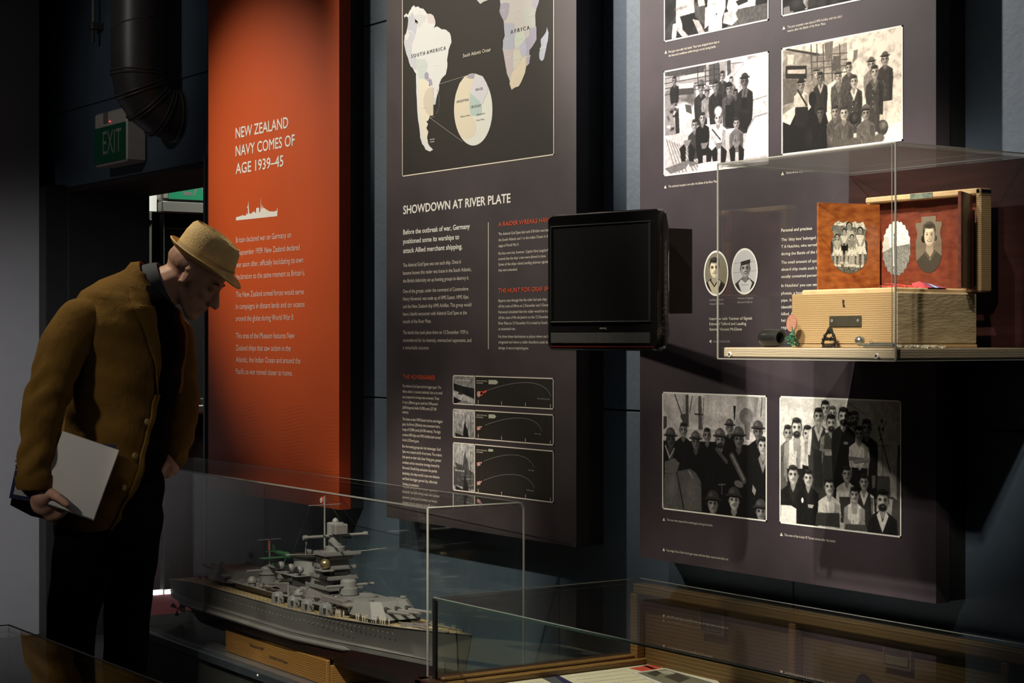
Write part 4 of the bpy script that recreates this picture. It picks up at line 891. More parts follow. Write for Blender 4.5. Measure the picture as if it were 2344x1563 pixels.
# oval portraits
def oval(cx, cy, rx_, ry_, paint, tint, dx=0):
    A_ = on_y(cx-rx_, cy, PY); B_ = on_y(cx+rx_, cy, PY); zt = on_y(cx, cy-ry_, PY).z; zb = on_y(cx, cy+ry_, PY).z
    W_, H_ = B_.x-A_.x, zt-zb; q = Paint(W_, H_, 1100, 1500, .5, 2, A_.x, zt, None, TY-.0004)
    paint(q, W_, H_)
    q.build('portrait', pp, tint, mask=lambda X, Y: ((X-W_/2)/(W_/2))**2+((Y-H_/2)/(H_/2))**2 < 1)
    n = 48; mb = MB(); c = Vector(((A_.x+B_.x)/2, TY-.0005, (zt+zb)/2))
    vs = []
    for i in range(n):
        a_ = 2*PI*i/n
        for k in (1.0, 1.0+.0040/W_*2): vs.append((c.x+W_/2*k*math.cos(a_), c.y, c.z+H_/2*(k)*math.sin(a_)))
    mb.add(vs, [(2*i, 2*i+1, (2*i+3) % (2*n), (2*i+2) % (2*n)) for i in range(n)]); mb.make('portrait_border', M['text_white'], pp)
def sailor1(q, W_, H_):
    q.A[:] = .55
    for i in range(14): q.line((W_*i/14, 0), (W_*i/14, H_), W_*.02, .38, .7)
    q.Tm = None
    h = H_*.50; x, y = W_*.42, H_*.36
    q.crop = None; q.fig(x, y, h, .72, .10, .06, length=2, sh=.95, light=1)
    q.poly([(x-h*.35, y+h*.6), (x, y+h*.95), (x+h*.35, y+h*.6), (x+h*.5, y+h*.7), (x+h*.12, y+h*1.4), (x-h*.12, y+h*1.4), (x-h*.5, y+h*.7)], .75); q.line((x-h*.5, y+h*.7), (x-h*.1, y+h*1.4), W_*.03, .1); q.line((x+h*.5, y+h*.7), (x+h*.1, y+h*1.4), W_*.03, .1)
def sailor2(q, W_, H_):
    q.A[:] = .80
    for y_ in (.3, .52): q.line((0, H_*y_), (W_, H_*(y_-.03)), H_*.008, .5)
    h = H_*.44; x, y = W_*.52, H_*.42
    q.fig(x, y, h, .52, .15, .16, hat='cap', length=2, sh=1.0, smile=True)
    q.poly([(x-h*.32, y+h*.58), (x, y+h*.8), (x+h*.32, y+h*.58), (x+h*.55, y+h*.8), (x+h*.25, y+h*1.4), (x-h*.25, y+h*1.4), (x-h*.55, y+h*.8)], .84); q.line((x-h*.3, y+h*.9), (x+h*.28, y+h*.9), W_*.012, .4)
oval(1640, 625.4, 25.6, 47.5, sailor1, (1, .90, .62)); oval(1705.4, 621, 27.5, 48.6, sailor2, (1, .97, .98))
def t5(lines, xl): return [(t, *c5(xl, yb), c5(xr, yb)[0]) for t, yb, xr in lines]
def t7(lines, xl): return [(t, *c7(xl, yb), c7(xr, yb)[0]) for t, yb, xr in lines]
def t6(lines, xl): return [(t, *c6(xl, yb), c6(xr, yb)[0]) for t, yb, xr in lines]
text_on_wall('caption', t5([('Port gun crew after the battle. They have stripped down due to', 418, 643), ('the heat and conditions within the gun turret during battle.', 449, 617)], 243), TY, M['text_cream'], pp, 5.2)
text_on_wall('caption', t5([("The port torpedo crew aboard HMS Achilles with the ship's", 224, 1613), ('mascot after the Battle of the River Plate.', 254, 1483)], 1181), TY, M['text_cream'], pp, 5.6)
text_on_wall('caption', t5([('The starboard torpedo crew after the Battle of the River Plate.', 1480, 632)], 241), TY, M['text_cream'], pp, 5.2)
text_on_wall('caption', t5([("Some of the ship's company", 1373, 1392)], 1171), TY, M['text_cream'], pp, 5.8)
text_on_wall('caption', t7([('The men who manned the machineguns during the battle.', 1079, 558)], 217), TY, M['text_cream'], pp, 5)
text_on_wall('caption', t7([("The crew of the 6-inch 'B' Turret shown after the battle.", 1193, 1475)], 1092), TY, M['text_cream'], pp, 5.4)
text_on_wall('caption', t7([("Top image: One of the 4-inch gun crews with the ship's mascot and ship's cat.", 1306, 676)], 211), TY, M['text_cream'], pp, 5)
text_on_wall('caption', t6([('Leading Seaman', 993, 205), ('Vincent McGlone', 1018, 205)], 119), TY, M['text_dim'], pp, 4.6)
text_on_wall('caption', t6([('Yeoman of Signals', 983, 387), ('Edmond Telford', 1008, 382)], 291), TY, M['text_dim'], pp, 4.6)
text_on_wall('heading', t6([('Interview with Yeoman of Signals', 1112, 382), ('Edmond Telford and Leading', 1144, 346), ('Seaman Vincent McGlone', 1177, 319)], 119), TY, M['text_cream'], pp, 6.4, .015)
text_on_wall('caption', t6([('6.54 minutes Te Waka Huia (2010)', 1250, 243)], 140), TY, M['text_dim'], pp, 5)
text_on_wall('heading', t6([('Personal and precious', 568, 752)], 562), TY, M['text_cream'], pp, 7.2, .014)
text_on_wall('paragraph', t6([("This 'ditty box' belonged to", 625, 800), ('T A Hutchins, who served', 668, 780), ('during the Battle of the River', 712, 826)], 562), TY, M['text_cream'], pp, 6.6)
text_on_wall('paragraph', t6([("The small amount of space", 765, 800), ('aboard ship made such boxes', 808, 826), ('usually contained personal', 852, 798)], 562), TY, M['text_cream'], pp, 6.6)
text_on_wall('paragraph', t6([("In Hutchins' you can see his", 908, 818), ("photos, a bosun's call and", 955, 800), ("pipe. It also has the two", 998, 790), ('identification discs of those', 1040, 830), ('killed. A small greenstone', 1082, 800), ('hei tiki is shown here with', 1122, 810), ('regards.', 1165, 640)], 562), TY, M['text_cream'], pp, 6.6)
text_on_wall('caption', t6([('Ditty box on loan', 1241, 690)], 587), TY, M['text_dim'], pp, 4.6)
tri_ = [c5(221, 412), c5(1152, 220), c5(217, 1475), c5(1142, 1370), c7(194, 1070), c7(1070, 1182), c7(193, 1295)]
for x, y in tri_:
    c = on_y(x, y, TY); MB().add([(c.x-.005, c.y, c.z-.0035), (c.x+.005, c.y, c.z-.0035), (c.x, c.y, c.z+.0045)], [(0, 1, 2)]).make('caption_arrow', M['text_cream'], pp)
c = on_y(*c6(124, 1243), TY); MB().add([(c.x+.004, c.y, c.z-.0045), (c.x+.004, c.y, c.z+.0045), (c.x-.005, c.y, c.z)], [(0, 1, 2)]).make('caption_arrow', M['text_cream'], pp)

# ================================================================== TELEVISION on its bracket
Pr = on_y(1505, 478, 2.5); kD = 2.5/rdir(1505, 478).y; Pl = at(1252, 498, kD*1.059)
zb_ = CAMZ-25*kD/F; zt_ = Pr.z+.002; tw = math.hypot(Pr.x-Pl.x, Pr.y-Pl.y); ta = math.atan2(Pr.y-Pl.y, Pr.x-Pl.x)
tv = thing('television', ((Pr.x+Pl.x)/2, (Pr.y+Pl.y)/2, zb_), 'small black switched-off television between the map panel and photo panel', 'television', rz=ta); tv['local'] = 1
hw = tw/2
def ring_rect(x0, x1, z0, z1, y, r, n=5):
    out = []
    for cx, cz, a0 in ((x1-r, z1-r, 0), (x0+r, z1-r, 90), (x0+r, z0+r, 180), (x1-r, z0+r, 270)):
        for i in range(n): a = math.radians(a0+90*i/(n-1)); out.append((cx+r*math.cos(a), y, cz+r*math.sin(a)))
    return out
MB().loft([ring_rect(-hw+.004, hw-.004, zb_+.004, zt_-.004, 0, .012), ring_rect(-hw, hw, zb_, zt_, .006, .014), ring_rect(-hw, hw, zb_, zt_, .030, .014), ring_rect(-hw+.02, hw-.012, zb_+.02, zt_-.03, .055, .02)]).make('housing', M['black_gloss'], tv, smooth=True)
sx0, sx1, sz0, sz1 = -hw+.018, hw-.024, zb_+.066, zt_-.030
MB().box((sx0, -.0015, sz0), (sx1, .001, sz1)).make('screen', M['screen'], tv)
mb = MB()
for a_, b_ in (((sx0-.007, sz0-.004), (sx1+.007, sz0)), ((sx0-.007, sz1), (sx1+.007, sz1+.004)), ((sx0-.007, sz0), (sx0, sz1)), ((sx1, sz0), (sx1+.007, sz1))): mb.bbox((a_[0], -.004, a_[1]), (b_[0], .001, b_[1]), .0015)
mb.make('screen_bezel', M['black_satin'], tv)
MB().bbox((sx0-.004, -.003, zb_+.016), (sx1+.004, .001, zb_+.040), .001).make('speaker_strip', mat('speaker_mesh', (.008, .0075, .007), .55, bump=1, bscale=900), tv)
MB().bbox((-hw+.01, -.003, zb_+.006), (hw-.01, .002, zb_+.010), .001).make('red_trim_line', mat('dark_red_trim', (.05, .004, .004), .2), tv)
text_plane('logo_lettering', 'sonıq', (.0, -.0032, zb_+.048), (1, 0, 0), (0, 0, 1), .020, .005, mat('logo_grey', (.30, .28, .25), .4), tv, .02)
for k in range(5): MB().lathe((hw-.0005, .020, zb_+.035+.014*k), [(.0035, 0), (.0035, .003), (.0001, .0035)], 'x', 10).make('side_button', M['black_satin'], tv)
bk = thing('television_bracket', (-3.82, 3.0, 1.3), 'black wall bracket box holding the small television', 'bracket')
mx = on_y(1545, 700, 2.60)
MB().loft([[(x, y, z) for x, y in ((mx.x-.16, 2.525), (mx.x-.005, 2.53), (mx.x-.0, 2.65), (mx.x-.16, 2.66))] for z in (on_y(1550, 718, 2.65).z, on_y(1550, 527, 2.65).z)]).make('mount_box', M['black_satin'], bk)
MB().bbox((mx.x-.002, 2.560, mx.z-.0), (mx.x+.002, 2.566, on_y(1550, 530, 2.6).z), .001).make('box_seam', mat('grey_seam', (.04, .04, .04), .5), bk)
MB().tube([(mx.x-.10, 2.65, 1.43), (-3.80, 2.80, 1.43), (-3.80, 2.99, 1.43)], .022, 12).make('arm', M['black_satin'], bk, smooth=True)
MB().bbox((-3.87, 2.985, 1.36), (-3.74, 2.9995, 1.54), .004).make('wall_plate', M['black_satin'], bk)

# ================================================================== WALL-HUNG SHOWCASE
VY0, VY1 = 2.51, 2.893; vxl, vxr = on_y(1643, 380, VY0).x, on_y(2050, 323, VY0).x
VZ0, VZ1 = on_y(2050, 826, VY0).z, 1.708; SZ = on_y(2050, 797, VY0).z
vt = thing('showcase', ((vxl+vxr)/2, VY1, VZ0), 'clear acrylic wall showcase with pale wooden shelf holding the ditty box', 'showcase')
pale = wood('pale_shelf_wood', (.42, .33, .23), (.58, .47, .33), (.6, 3, 3), 22, .5)
MB().bbox((vxl+.009, VY0+.007, VZ0+.002), (vxr-.007, VY1, SZ), .003).make('shelf_board', pale, vt)
maroon = mat('maroon_board', (.020, .0055, .0045), .6, spec=.12, vscale=6, col2=(.034, .010, .008), stretch=(1, 1, 12))
T_ = .006
cover = MB()
cover.box((vxl, VY0, VZ0), (vxr, VY0+T_, VZ1)).box((vxr-T_, VY0+T_, VZ0), (vxr, VY1, VZ1)).box((vxl, VY0+T_, VZ0), (vxl+T_, VY1, VZ1))
cover.make('acrylic_cover', M['acr'], vt)
MB().box((vxl+T_, VY0+T_, VZ1-T_), (vxr-T_, VY1, VZ1)).make('cover_top', M['acr_hazed'], vt)
MB().box((vxl+T_+.001, VY1-.010, SZ), (vxr-T_-.001, VY1-.001, VZ1-T_-.001)).make('back_board', maroon, vt)
ed = MB(); e_ = .0013
def strip(mb, a, b, e=e_):
    mb.box([min(p, q)-e*(p == q) for p, q in zip(a, b)], [max(p, q)+e*(p == q) for p, q in zip(a, b)])
for x in (vxl, vxr):
    strip(ed, (x, VY0, VZ0), (x, VY0, VZ1)); strip(ed, (x, VY0, VZ1), (x, VY1, VZ1), .001)
strip(ed, (vxr-T_, VY0+T_, SZ), (vxr-T_, VY0+T_, VZ1), .0012); strip(ed, (vxr-T_-.004, VY0+.001, SZ), (vxr-T_-.004, VY0+.001, VZ1), .0006)
strip(ed, (vxl, VY0, VZ1), (vxr, VY0, VZ1), .0012); strip(ed, (vxl, VY0, VZ0), (vxr, VY0, VZ0), .0013); strip(ed, (vxr, VY0, VZ0), (vxr, VY1, VZ0), .0009); strip(ed, (vxl, VY1, VZ1), (vxr, VY1, VZ1), .0008)
ed.make('polished_edge', M['acr_edge_mid'], vt)
scw = mat('dark_screw', (.10, .09, .08), .35, metal=.5); wh = mat('white_screw_ring', (.60, .52, .46), .5)
for px_, py_ in ((1671, 811), (2007, 814.5)):
    c = on_y(px_, py_, VY0)
    sc_ = MB().lathe((c.x, VY0-.0006, c.z), [(.0001, -.0022), (.0050, -.0020), (.0058, .0005)], 'y', 16).make('screw', wh, vt)
    MB().lathe((c.x, VY0-.0030, c.z), [(.0001, -.0004), (.0030, 0), (.0030, .0008)], 'y', 12).make('screw_head', scw, sc_)

# ---- ditty box
pine = wood('pale_pine', (.32, .19, .080), (.50, .34, .17), (.5, .5, 1), 75, .6, 2.2)
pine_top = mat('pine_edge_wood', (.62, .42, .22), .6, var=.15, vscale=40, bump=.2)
endg = mat('weathered_pine_end', (.34, .25, .14), .65, vscale=14, col2=(.50, .39, .23), stretch=(1, 1, 4), bump=.4, bscale=60)
mahog = mat('orange_mahogany', (.22, .048, .010), .4, vscale=45, col2=(.46, .14, .03), stretch=(1, 1, 2.2), coat=.3)
mahog_d = mat('red_mahogany', (.12, .020, .010), .4, vscale=45, col2=(.21, .045, .018), stretch=(1, 1, 2.2), coat=.3)
BY0 = 2.575; bxl, bxr = on_y(1812, 700, BY0).x, on_y(2052, 700, BY0).x; BY1 = 2.8015
BZ0 = SZ; BZ1 = on_y(2052, 667, BY0).z
db = thing('ditty_box', ((bxl+bxr)/2, (BY0+BY1)/2, BZ0), 'pale pine ditty box with keyhole and metal name plate, lid propped open', 'wooden box')
W9 = .012
MB().bbox((bxl, BY0, BZ0+.0075), (bxr-.010, BY0+W9, BZ1), .0015).make('front_board', pine, db)
MB().bbox((bxr-.011, BY0+.0005, BZ0+.0075), (bxr, BY1, BZ1), .003).make('end_board', endg, db)
MB().bbox((bxl, BY0+W9, BZ0+.0075), (bxl+W9, BY1-W9, BZ1), .0015).make('end_board', endg, db)
MB().bbox((bxl, BY1-W9, BZ0+.0075), (bxr-.011, BY1, BZ1), .0015).make('back_board', pine, db)
MB().bbox((bxl-.001, BY0-.0012, BZ0), (bxr+.001, BY1, BZ0+.0066), .0015).make('base_board', pine, db)
MB().bbox((bxl+.024, BY0+.004, BZ1-.02), (bxr-.006, BY1-.02, BZ1+.0085), .003).make('inner_lip', pine_top, db)
kh = on_y(1931, 695, BY0)
MB().prism([(kh.x-.0035, BY0-.0004, kh.z+.008), (kh.x+.0035, BY0-.0004, kh.z+.007), (kh.x+.0015, BY0-.0004, kh.z), (kh.x+.005, BY0-.0004, kh.z-.007), (kh.x-.001, BY0-.0004, kh.z-.008), (kh.x-.0025, BY0-.0004, kh.z-.001)], (0, .0003, 0)).make('keyhole', M['nearblack'], db)
n0, n1 = on_y(1900, 748, BY0), on_y(1973, 722, BY0)
npl = MB().bbox((n0.x, BY0-.003, n0.z), (n1.x, BY0-.0002, n1.z), .001).make('name_plate', mat('tarnished_plate', (.11, .095, .065), .45, metal=.6, var=.2, vscale=50), db)
text_plane('lettering', 'T.HUTCHINS', (n0.x+.017, BY0-.0034, n0.z+.0065), (1, 0, 0), (0, 0, 1), n1.x-n0.x-.034, .0075, mat('engraved_dark', (.07, .06, .045), .5), npl)
for x in (n0.x+.008, n1.x-.008):
    MB().lathe((x, BY0-.0032, (n0.z+n1.z)/2+.001), [(.0001, -.0009), (.0030, -.0006), (.0034, .0004)], 'y', 14).make('screw', mat('bright_screw', (.55, .58, .52), .3, metal=.7), npl)
# lid
LY0, LY1 = 2.8104, 2.845; lxl = on_y(1981, 454, LY0).x-.002; lxr = bxr; LZ1 = 1.642; LZ0 = on_x(2265, 668, lxr).z
MB().bbox((lxl, LY0, LZ1-.013), (lxr, LY1, LZ1), .003).make('lid_top_edge', pine_top, db)
MB().bbox((lxr-.013, LY0, LZ0), (lxr, LY1, LZ1-.0), .003).make('lid_end_edge', pine, db)
MB().bbox((lxl, LY0, LZ0), (lxl+.013, LY1, LZ1-.013), .003).make('lid_end_edge', pine, db)
MB().bbox((lxl+.013, LY0, LZ0), (lxr-.013, LY1, LZ0+.013), .003).make('lid_bottom_edge', pine, db)
MB().bbox((lxl+.002, LY1-.006, LZ0+.002), (lxr-.002, LY1+.002, LZ1-.002), .002).make('lid_panel', mahog_d, db)
c0, c1 = on_y(2084, 462, LY0), on_y(2135, 445, LY0)
MB().bbox((c0.x, LY0-.0015, LZ1-.0125), (c1.x, LY0+.001, LZ1-.001), .0005).make('lock_plate', mat('green_tarnished_brass', (.20, .24, .19), .5, metal=.4, var=.5, vscale=120), db)
# folding portrait frame
H1 = on_y(2014, 560, LY0-.006); kH = (LY0-.006)/rdir(2014, 560).y
fr = thing('folding_photo_frame', (H1.x, H1.y, BZ1+.0085), 'folding mahogany triptych frame with family photographs standing in the ditty box', 'photo frame')
fz0 = BZ1+.0087
ztop = CAMZ+(778-468)*kH/F
L0 = at(1874, 560, kH*.985); ux = Vector((H1.x-L0.x, H1.y-L0.y, 0)); lw = ux.length; ux.normalize(); nrm = Vector((ux.y, -ux.x, 0))
def leaf(p0, u, w_, z0, z1, t, m, name):
    n = Vector((u.y, -u.x, 0)); b = [p0, p0+u*w_, p0+u*w_+n*t, p0+n*t]
    rings = []
    for z, k in ((z0, .001), (z0+.001, 0), (z1-.001, 0), (z1, .001)):
        c = sum(b, Vector())/4; rings.append([(q_+(c-q_).normalized()*k).xy.to_tuple()+(z,) for q_ in b])
    return MB().loft(rings).make(name, m, fr)
def leafprint(p0, u, off, x0, x1, z0, z1, paintf, tint, maskf, name='photo'):
    n = Vector((u.y, -u.x, 0)); W_, H_ = x1-x0, z1-z0
    q = Paint(W_, H_, 1500, 1500, .5, 2); paintf(q, W_, H_)
    o_ = Vector((p0.x, p0.y, 0))+u*x0+n*off+Vector((0, 0, z1))
    return q.build(name, fr, tint, mask=lambda X, Y: maskf(X/W_, Y/H_), to=(tuple(o_), tuple(u), (0, 0, 1)))
def shield(scall=True):
    def f(x, y):
        top = .06+.035*np.abs(np.sin(x*PI*4.5))+.13*np.clip((np.abs(x-.5)-.38)/.12, 0, 1) if scall else .03+.10*(np.abs(x-.5) > .28)
        wd = np.where(y < .20, .5, np.where(y < .45, .5-.06*np.sin((y-.20)/.25*PI), np.where(y < .68, .5, .5*np.sqrt(np.clip(1-((y-.68)/.32)**1.8, 0, 1)))))
        return (y > top) & (np.abs(x-.5) < wd)
    return f
def kids(q, W, H):
    q.A[:] = .55; q.poly([(0, 0), (W, 0), (W, .2*H), (0, .14*H)], .93); q.poly([(0, .13*H), (W, .2*H), (W, .45*H), (0, .45*H)], .50); q.poly([(0, .45*H), (W, .4*H), (W, .7*H), (0, .7*H)], .25)
    q.poly([(0, .66*H), (W, .66*H), (W, H), (0, H)], .42); q.noise(.4, 40)
    def kid(x, y, h, dress, leg):
        x *= W; y *= H; h *= H; w_ = h*.16
        q.poly([(x-w_*.7, y+h*.2), (x+w_*.7, y+h*.2), (x+w_, y+h*.5), (x-w_, y+h*.5)], dress)
        q.poly([(x-w_*.7, y+h*.42), (x+w_*.7, y+h*.42), (x+w_*1.25, y+h*.68), (x-w_*1.25, y+h*.68)], leg)
        for s_ in (-1, 1): q.line((x+s_*w_*.45, y+h*.66), (x+s_*w_*.5, y+h*.97), w_*.42, .72); q.poly([(x+s_*w_*.5-w_*.4, y+h*.95), (x+s_*w_*.5+w_*.4, y+h*.95), (x+s_*w_*.5+w_*.4, y+h*1.02), (x+s_*w_*.5-w_*.4, y+h*1.02)], .88); q.line((x+s_*w_*.9, y+h*.26), (x+s_*w_*.3, y+h*.46), w_*.4, .62)
        q.ell(x, y+h*.09, h*.085, h*.10, .12); q.ell(x, y+h*.11, h*.062, h*.08, .72); q.line((x-h*.03, y+h*.10), (x+h*.03, y+h*.10), h*.012, .2); q.line((x-h*.025, y+h*.15), (x+h*.025, y+h*.15), h*.012, .3)
    kid(.5, .07, .8, .80, .3); kid(.36, .20, .62, .88, .08); kid(.80, .16, .72, .95, .95); kid(.17, .30, .57, .75, .95); kid(.57, .30, .56, .55, .93)
    q.noise(.12, 60)
leaf(L0-nrm*0, ux, lw, fz0, ztop, -.007, mahog, 'left_leaf')
off = -(-.0005)
fxl = lw*(860-787)/375; fxr = lw*(1083-787)/375
leafprint(L0, ux, .0006, fxl, fxr, CAMZ+(778-626.5)*kH/F, CAMZ+(778-500)*kH/F, kids, (1, .97, .84), shield(True))
def lady(q, W, H):
    yy = q.Yc/H; q.A = .50-.10*yy; cx, cy, h = .52*W, .34*H, .40*H
    q.poly([(0, .80*H), (.30*W, .66*H), (.44*W, .60*H), (.70*W, .60*H), (.85*W, .66*H), (W, .72*H), (W, H), (0, H)], .26)
    q.poly([(cx-h*.16, cy+h*.25), (cx+h*.18, cy+h*.25), (cx+h*.24, cy+h*.72), (cx+h*.05, cy+h*.98), (cx-h*.2, cy+h*.7)], .60); q.poly([(cx-h*.2, cy+h*.72), (cx+h*.05, cy+h*1.0), (cx+h*.25, cy+h*.72), (cx+h*.4, cy+h*.7), (cx+h*.05, cy+h*1.15), (cx-h*.35, cy+h*.7)], .34)
    q.ell(cx, cy-h*.14, h*.37, h*.42, .22); q.ell(cx-h*.33, cy+h*.18, h*.13, h*.16, .15); q.ell(cx+h*.33, cy+h*.16, h*.10, h*.14, .13)
    q.ell(cx-h*.1, cy-h*.42, h*.24, h*.12, .38, -.2, .5)
    q.ell(cx, cy+h*.06, h*.29, h*.41, .84, 0, .05); q.ell(cx+h*.19, cy+h*.1, h*.14, h*.30, .62, 0, .6); q.ell(cx-h*.02, cy-h*.24, h*.2, h*.10, .92, 0, .6)
    q.ell(cx, cy-h*.36, h*.30, h*.11, .24, .05, .25)
    for s_ in (-1, 1):
        q.ell(cx+s_*h*.125, cy+h*.0, h*.062, h*.030, .55, 0, .3); q.ell(cx+s_*h*.125, cy+h*.0, h*.028, h*.026, .10); q.line((cx+s_*h*.20, cy-h*.055), (cx+s_*h*.06, cy-h*.085), h*.018, .25)
    q.line((cx-h*.0, cy+h*.04), (cx+h*.02, cy+h*.14), h*.02, .70); q.ell(cx+h*.0, cy+h*.155, h*.05, h*.014, .55, 0, .3)
    q.ell(cx, cy+h*.26, h*.13, h*.05, .30); q.ell(cx, cy+h*.252, h*.10, h*.022, .95); q.ell(cx-h*.0, cy+h*.42, h*.1, h*.03, .72, 0, .6); q.ell(cx+h*.05, cy+h*1.05, h*.04, h*.04, .5)
    q.noise(.05, 60)
def scene_(q, W, H):
    q.A[:] = .97; q.poly([(0, .5*H), (W, .42*H), (W, H), (0, H)], .50); q.noise(.25, 50); q.poly([(0, .25*H), (.22*W, .28*H), (.25*W, .5*H), (0, .55*H)], .8); q.poly([(.35*W, 0), (.5*W, 0), (.5*W, .8*H), (.38*W, .82*H)], .9); q.poly([(.40*W, .3*H), (.47*W, .3*H), (.47*W, .8*H), (.41*W, .8*H)], .45); q.ell(.44*W, .25*H, .04*W, .04*H, .3)
cl = Vector((1, 0, 0)); cp0 = Vector((H1.x+.002, LY0-.003, 0)); RH = on_y(2226, 560, LY0-.004); cw = RH.x-cp0.x
cz1 = on_y(2165, 485, LY0).z
mb = leaf(cp0, cl, cw, fz0, cz1, -.006, mahog_d, 'centre_leaf')
def cxx(px_): return on_y(px_, 560, LY0-.004).x-cp0.x
leafprint(cp0, cl, .0008, cxx(2096), cxx(2155.5), on_y(2120, 625, LY0).z, on_y(2120, 492, LY0).z, lady, (1, .80, .58), shield(False))
leafprint(cp0, cl, .0008, cxx(2020), cxx(2084), on_y(2050, 631, LY0).z, on_y(2050, 507, LY0).z, scene_, (1, .98, .9), lambda x, y: ((np.abs(x-.5)/.5)**2+(np.abs(y-.5)/.5)**2 < 1.0-.06*np.sin(np.arctan2(y-.5, x-.5)*22)))
rd_ = Vector((.05, -.09, 0)).normalized(); rp = Vector((RH.x, RH.y, 0)); rlen = .100
rp1 = rp+rd_*rlen
leaf(rp, rd_, rlen, fz0, CAMZ+(778-440)*.745*kH/F*1.25, .006, mahog_d, 'right_leaf')
def dim(q, W, H):
    q.A[:] = .32; q.poly([(.2*W, .3*H), (.7*W, .4*H), (.6*W, .8*H), (.3*W, .75*H)], .42); q.poly([(.6*W, .2*H), (.8*W, .3*H), (.7*W, .6*H)], .6); q.noise(.3, 20)
# oak packing behind papers: medal ribbon and loose threads
md = thing('medal_ribbon', on_y(2170, 655, 2.70), 'red, blue and white striped medal ribbon lying on the ditty box', 'ribbon')
r0 = on_x(2144, 652, bxr-.012); ry = r0.y
stripes = [((.65, .08, .10), 1.0), ((.10, .12, .45), .8), ((.75, .75, .78), .8), ((.10, .12, .45), .8), ((.75, .10, .12), 1.2)]
x0 = bxr-.045; yy = 2.665; tot = sum(s_[1] for s_ in stripes); wv_ = .052
for c_, s_ in stripes:
    y1 = yy+wv_*s_/tot; mb = MB()
    za = BZ1+.0086
    mb.loft([[(x0, yy, za), (x0+.040, yy+.002, za), (x0+.040, yy+.002, za+.001), (x0+.02, yy, za+.013*(1-(yy-2.665)/.08)), (x0, yy, za+.010)], [(x0, y1, za), (x0+.040, y1+.002, za), (x0+.040, y1+.002, za+.001), (x0+.02, y1, za+.013*(1-(y1-2.665)/.08)), (x0, y1, za+.010)]])
    mb.make('ribbon_stripe', mat('ribbon_stripe_dye', c_, .7), md); yy = y1
th_ = MB(); rr = random.Random(3)
for k in range(7):
    a_ = rr.uniform(0, 1); pts = []
    for i in range(14):
        t_ = i/13; pts.append((x0-.035+.055*t_+.01*math.sin(t_*6+k)-.01, 2.630+.02*a_+.03*t_, BZ1+.0095+.009*abs(math.sin(t_*PI+k*.3))*(.4+a_)))
    th_.tube(pts, .0006, 5)
o = th_.make('thread_tangle', mat('red_thread', (.60, .06, .04), .7), None); tag(o, 'tangle of red threads beside the striped medal ribbon', 'thread')
# small exhibits on the shelf
ZS = SZ+.0002
c = on_y(1767, 778, 2.555)
o = MB().lathe((c.x-.033, 2.555, ZS+.0195), [(.0001, 0), (.008, .001), (.0145, .006), (.0185, .016), (.0192, .030), (.0180, .048), (.0160, .058), (.0135, .060), (.011, .058), (.010, .040), (.0001, .038)], 'x', 28).make('metal_cup', mat('dark_gunmetal', (.055, .052, .048), .33, metal=.7, var=.3, vscale=30), None, smooth=True)
tag(o, 'dark round-ended metal cup lying on its side on the showcase shelf', 'metal cup')
tg = thing('identity_disc', (on_y(1813, 790, 2.545).x, 2.545, ZS), 'pinkish-brown oval identity disc on green cord at the box corner', 'disc')
c = on_y(1812, 739, 2.547); n = 28; ca_, sa_ = math.cos(-.25), math.sin(-.25)
rings = []
for y, k in ((2.547, .93), (2.5465, 1), (2.549, 1), (2.5495, .93)):
    rings.append([(c.x+ca_*.0145*k*math.cos(q_)-sa_*.0175*k*math.sin(q_), y, c.z+sa_*.0145*k*math.cos(q_)+ca_*.0175*k*math.sin(q_)) for q_ in np.linspace(0, 2*PI, n, endpoint=False)])
MB().loft(rings).make('disc', mat('pink_fibre', (.45, .20, .13), .6, var=.12, vscale=200), tg)
cd_ = MB(); rr = random.Random(9)
for k in range(26):
    p0 = Vector((c.x+.006+rr.uniform(-.009, .009), 2.545+rr.uniform(-.006, .010), ZS+rr.uniform(.003, .030))); p1 = p0+Vector((rr.uniform(-.012, .012), rr.uniform(-.006, .006), rr.uniform(-.010, .010))); p1.z = max(p1.z, ZS+.002); p1.x = min(max(p1.x, c.x-.006), c.x+.017)
    mid = (p0+p1)/2+Vector((rr.uniform(-.006, .006), -.004, .004)); cd_.tube([p0, mid, p1], .0016, 6)
cd_.tube([(c.x+.002, 2.546, c.z-.008), (c.x+.006, 2.543, c.z-.02), (c.x+.008, 2.545, ZS+.02)], .0012, 6)
cd_.make('green_cord', mat('green_cord', (.035, .13, .07), .7, var=.4, vscale=100), tg)
# badge: pear-shaped openwork with crown
bd = thing('openwork_badge', (on_y(1897, 797, 2.545).x, 2.545, ZS), 'black pear-shaped openwork badge leaning against the ditty box', 'badge')
bx, bz = on_y(1897, 773, 2.547).x, ZS
blk = mat('blackened_bronze', (.018, .014, .010), .4, metal=.5, bump=.6, bscale=400)
out = [(0, .040), (-.004, .036), (-.006, .031), (-.012, .024), (-.016, .016), (-.017, .009), (-.014, .001), (.014, .001), (.017, .009), (.016, .016), (.012, .024), (.006, .031), (.004, .036)]
rim = MB(); P_ = [Vector((bx+x, 2.547+z*.10, bz+z)) for x, z in out]; rim.tube(P_+[P_[0]], .0026, 8); 
for x, z in out[3:]: rim.sphere((bx+x, 2.546+z*.1, bz+z), .0034, 8, 5)
rim.make('laurel_rim', blk, bd, smooth=True)
MB().sphere((bx, 2.549, bz+.033), .0058, 12, 8, (1, .5, 1.1)).tube([(bx, 2.55, bz+.036), (bx, 2.551, bz+.043)], .0015, 6).make('crown', blk, bd, smooth=True)
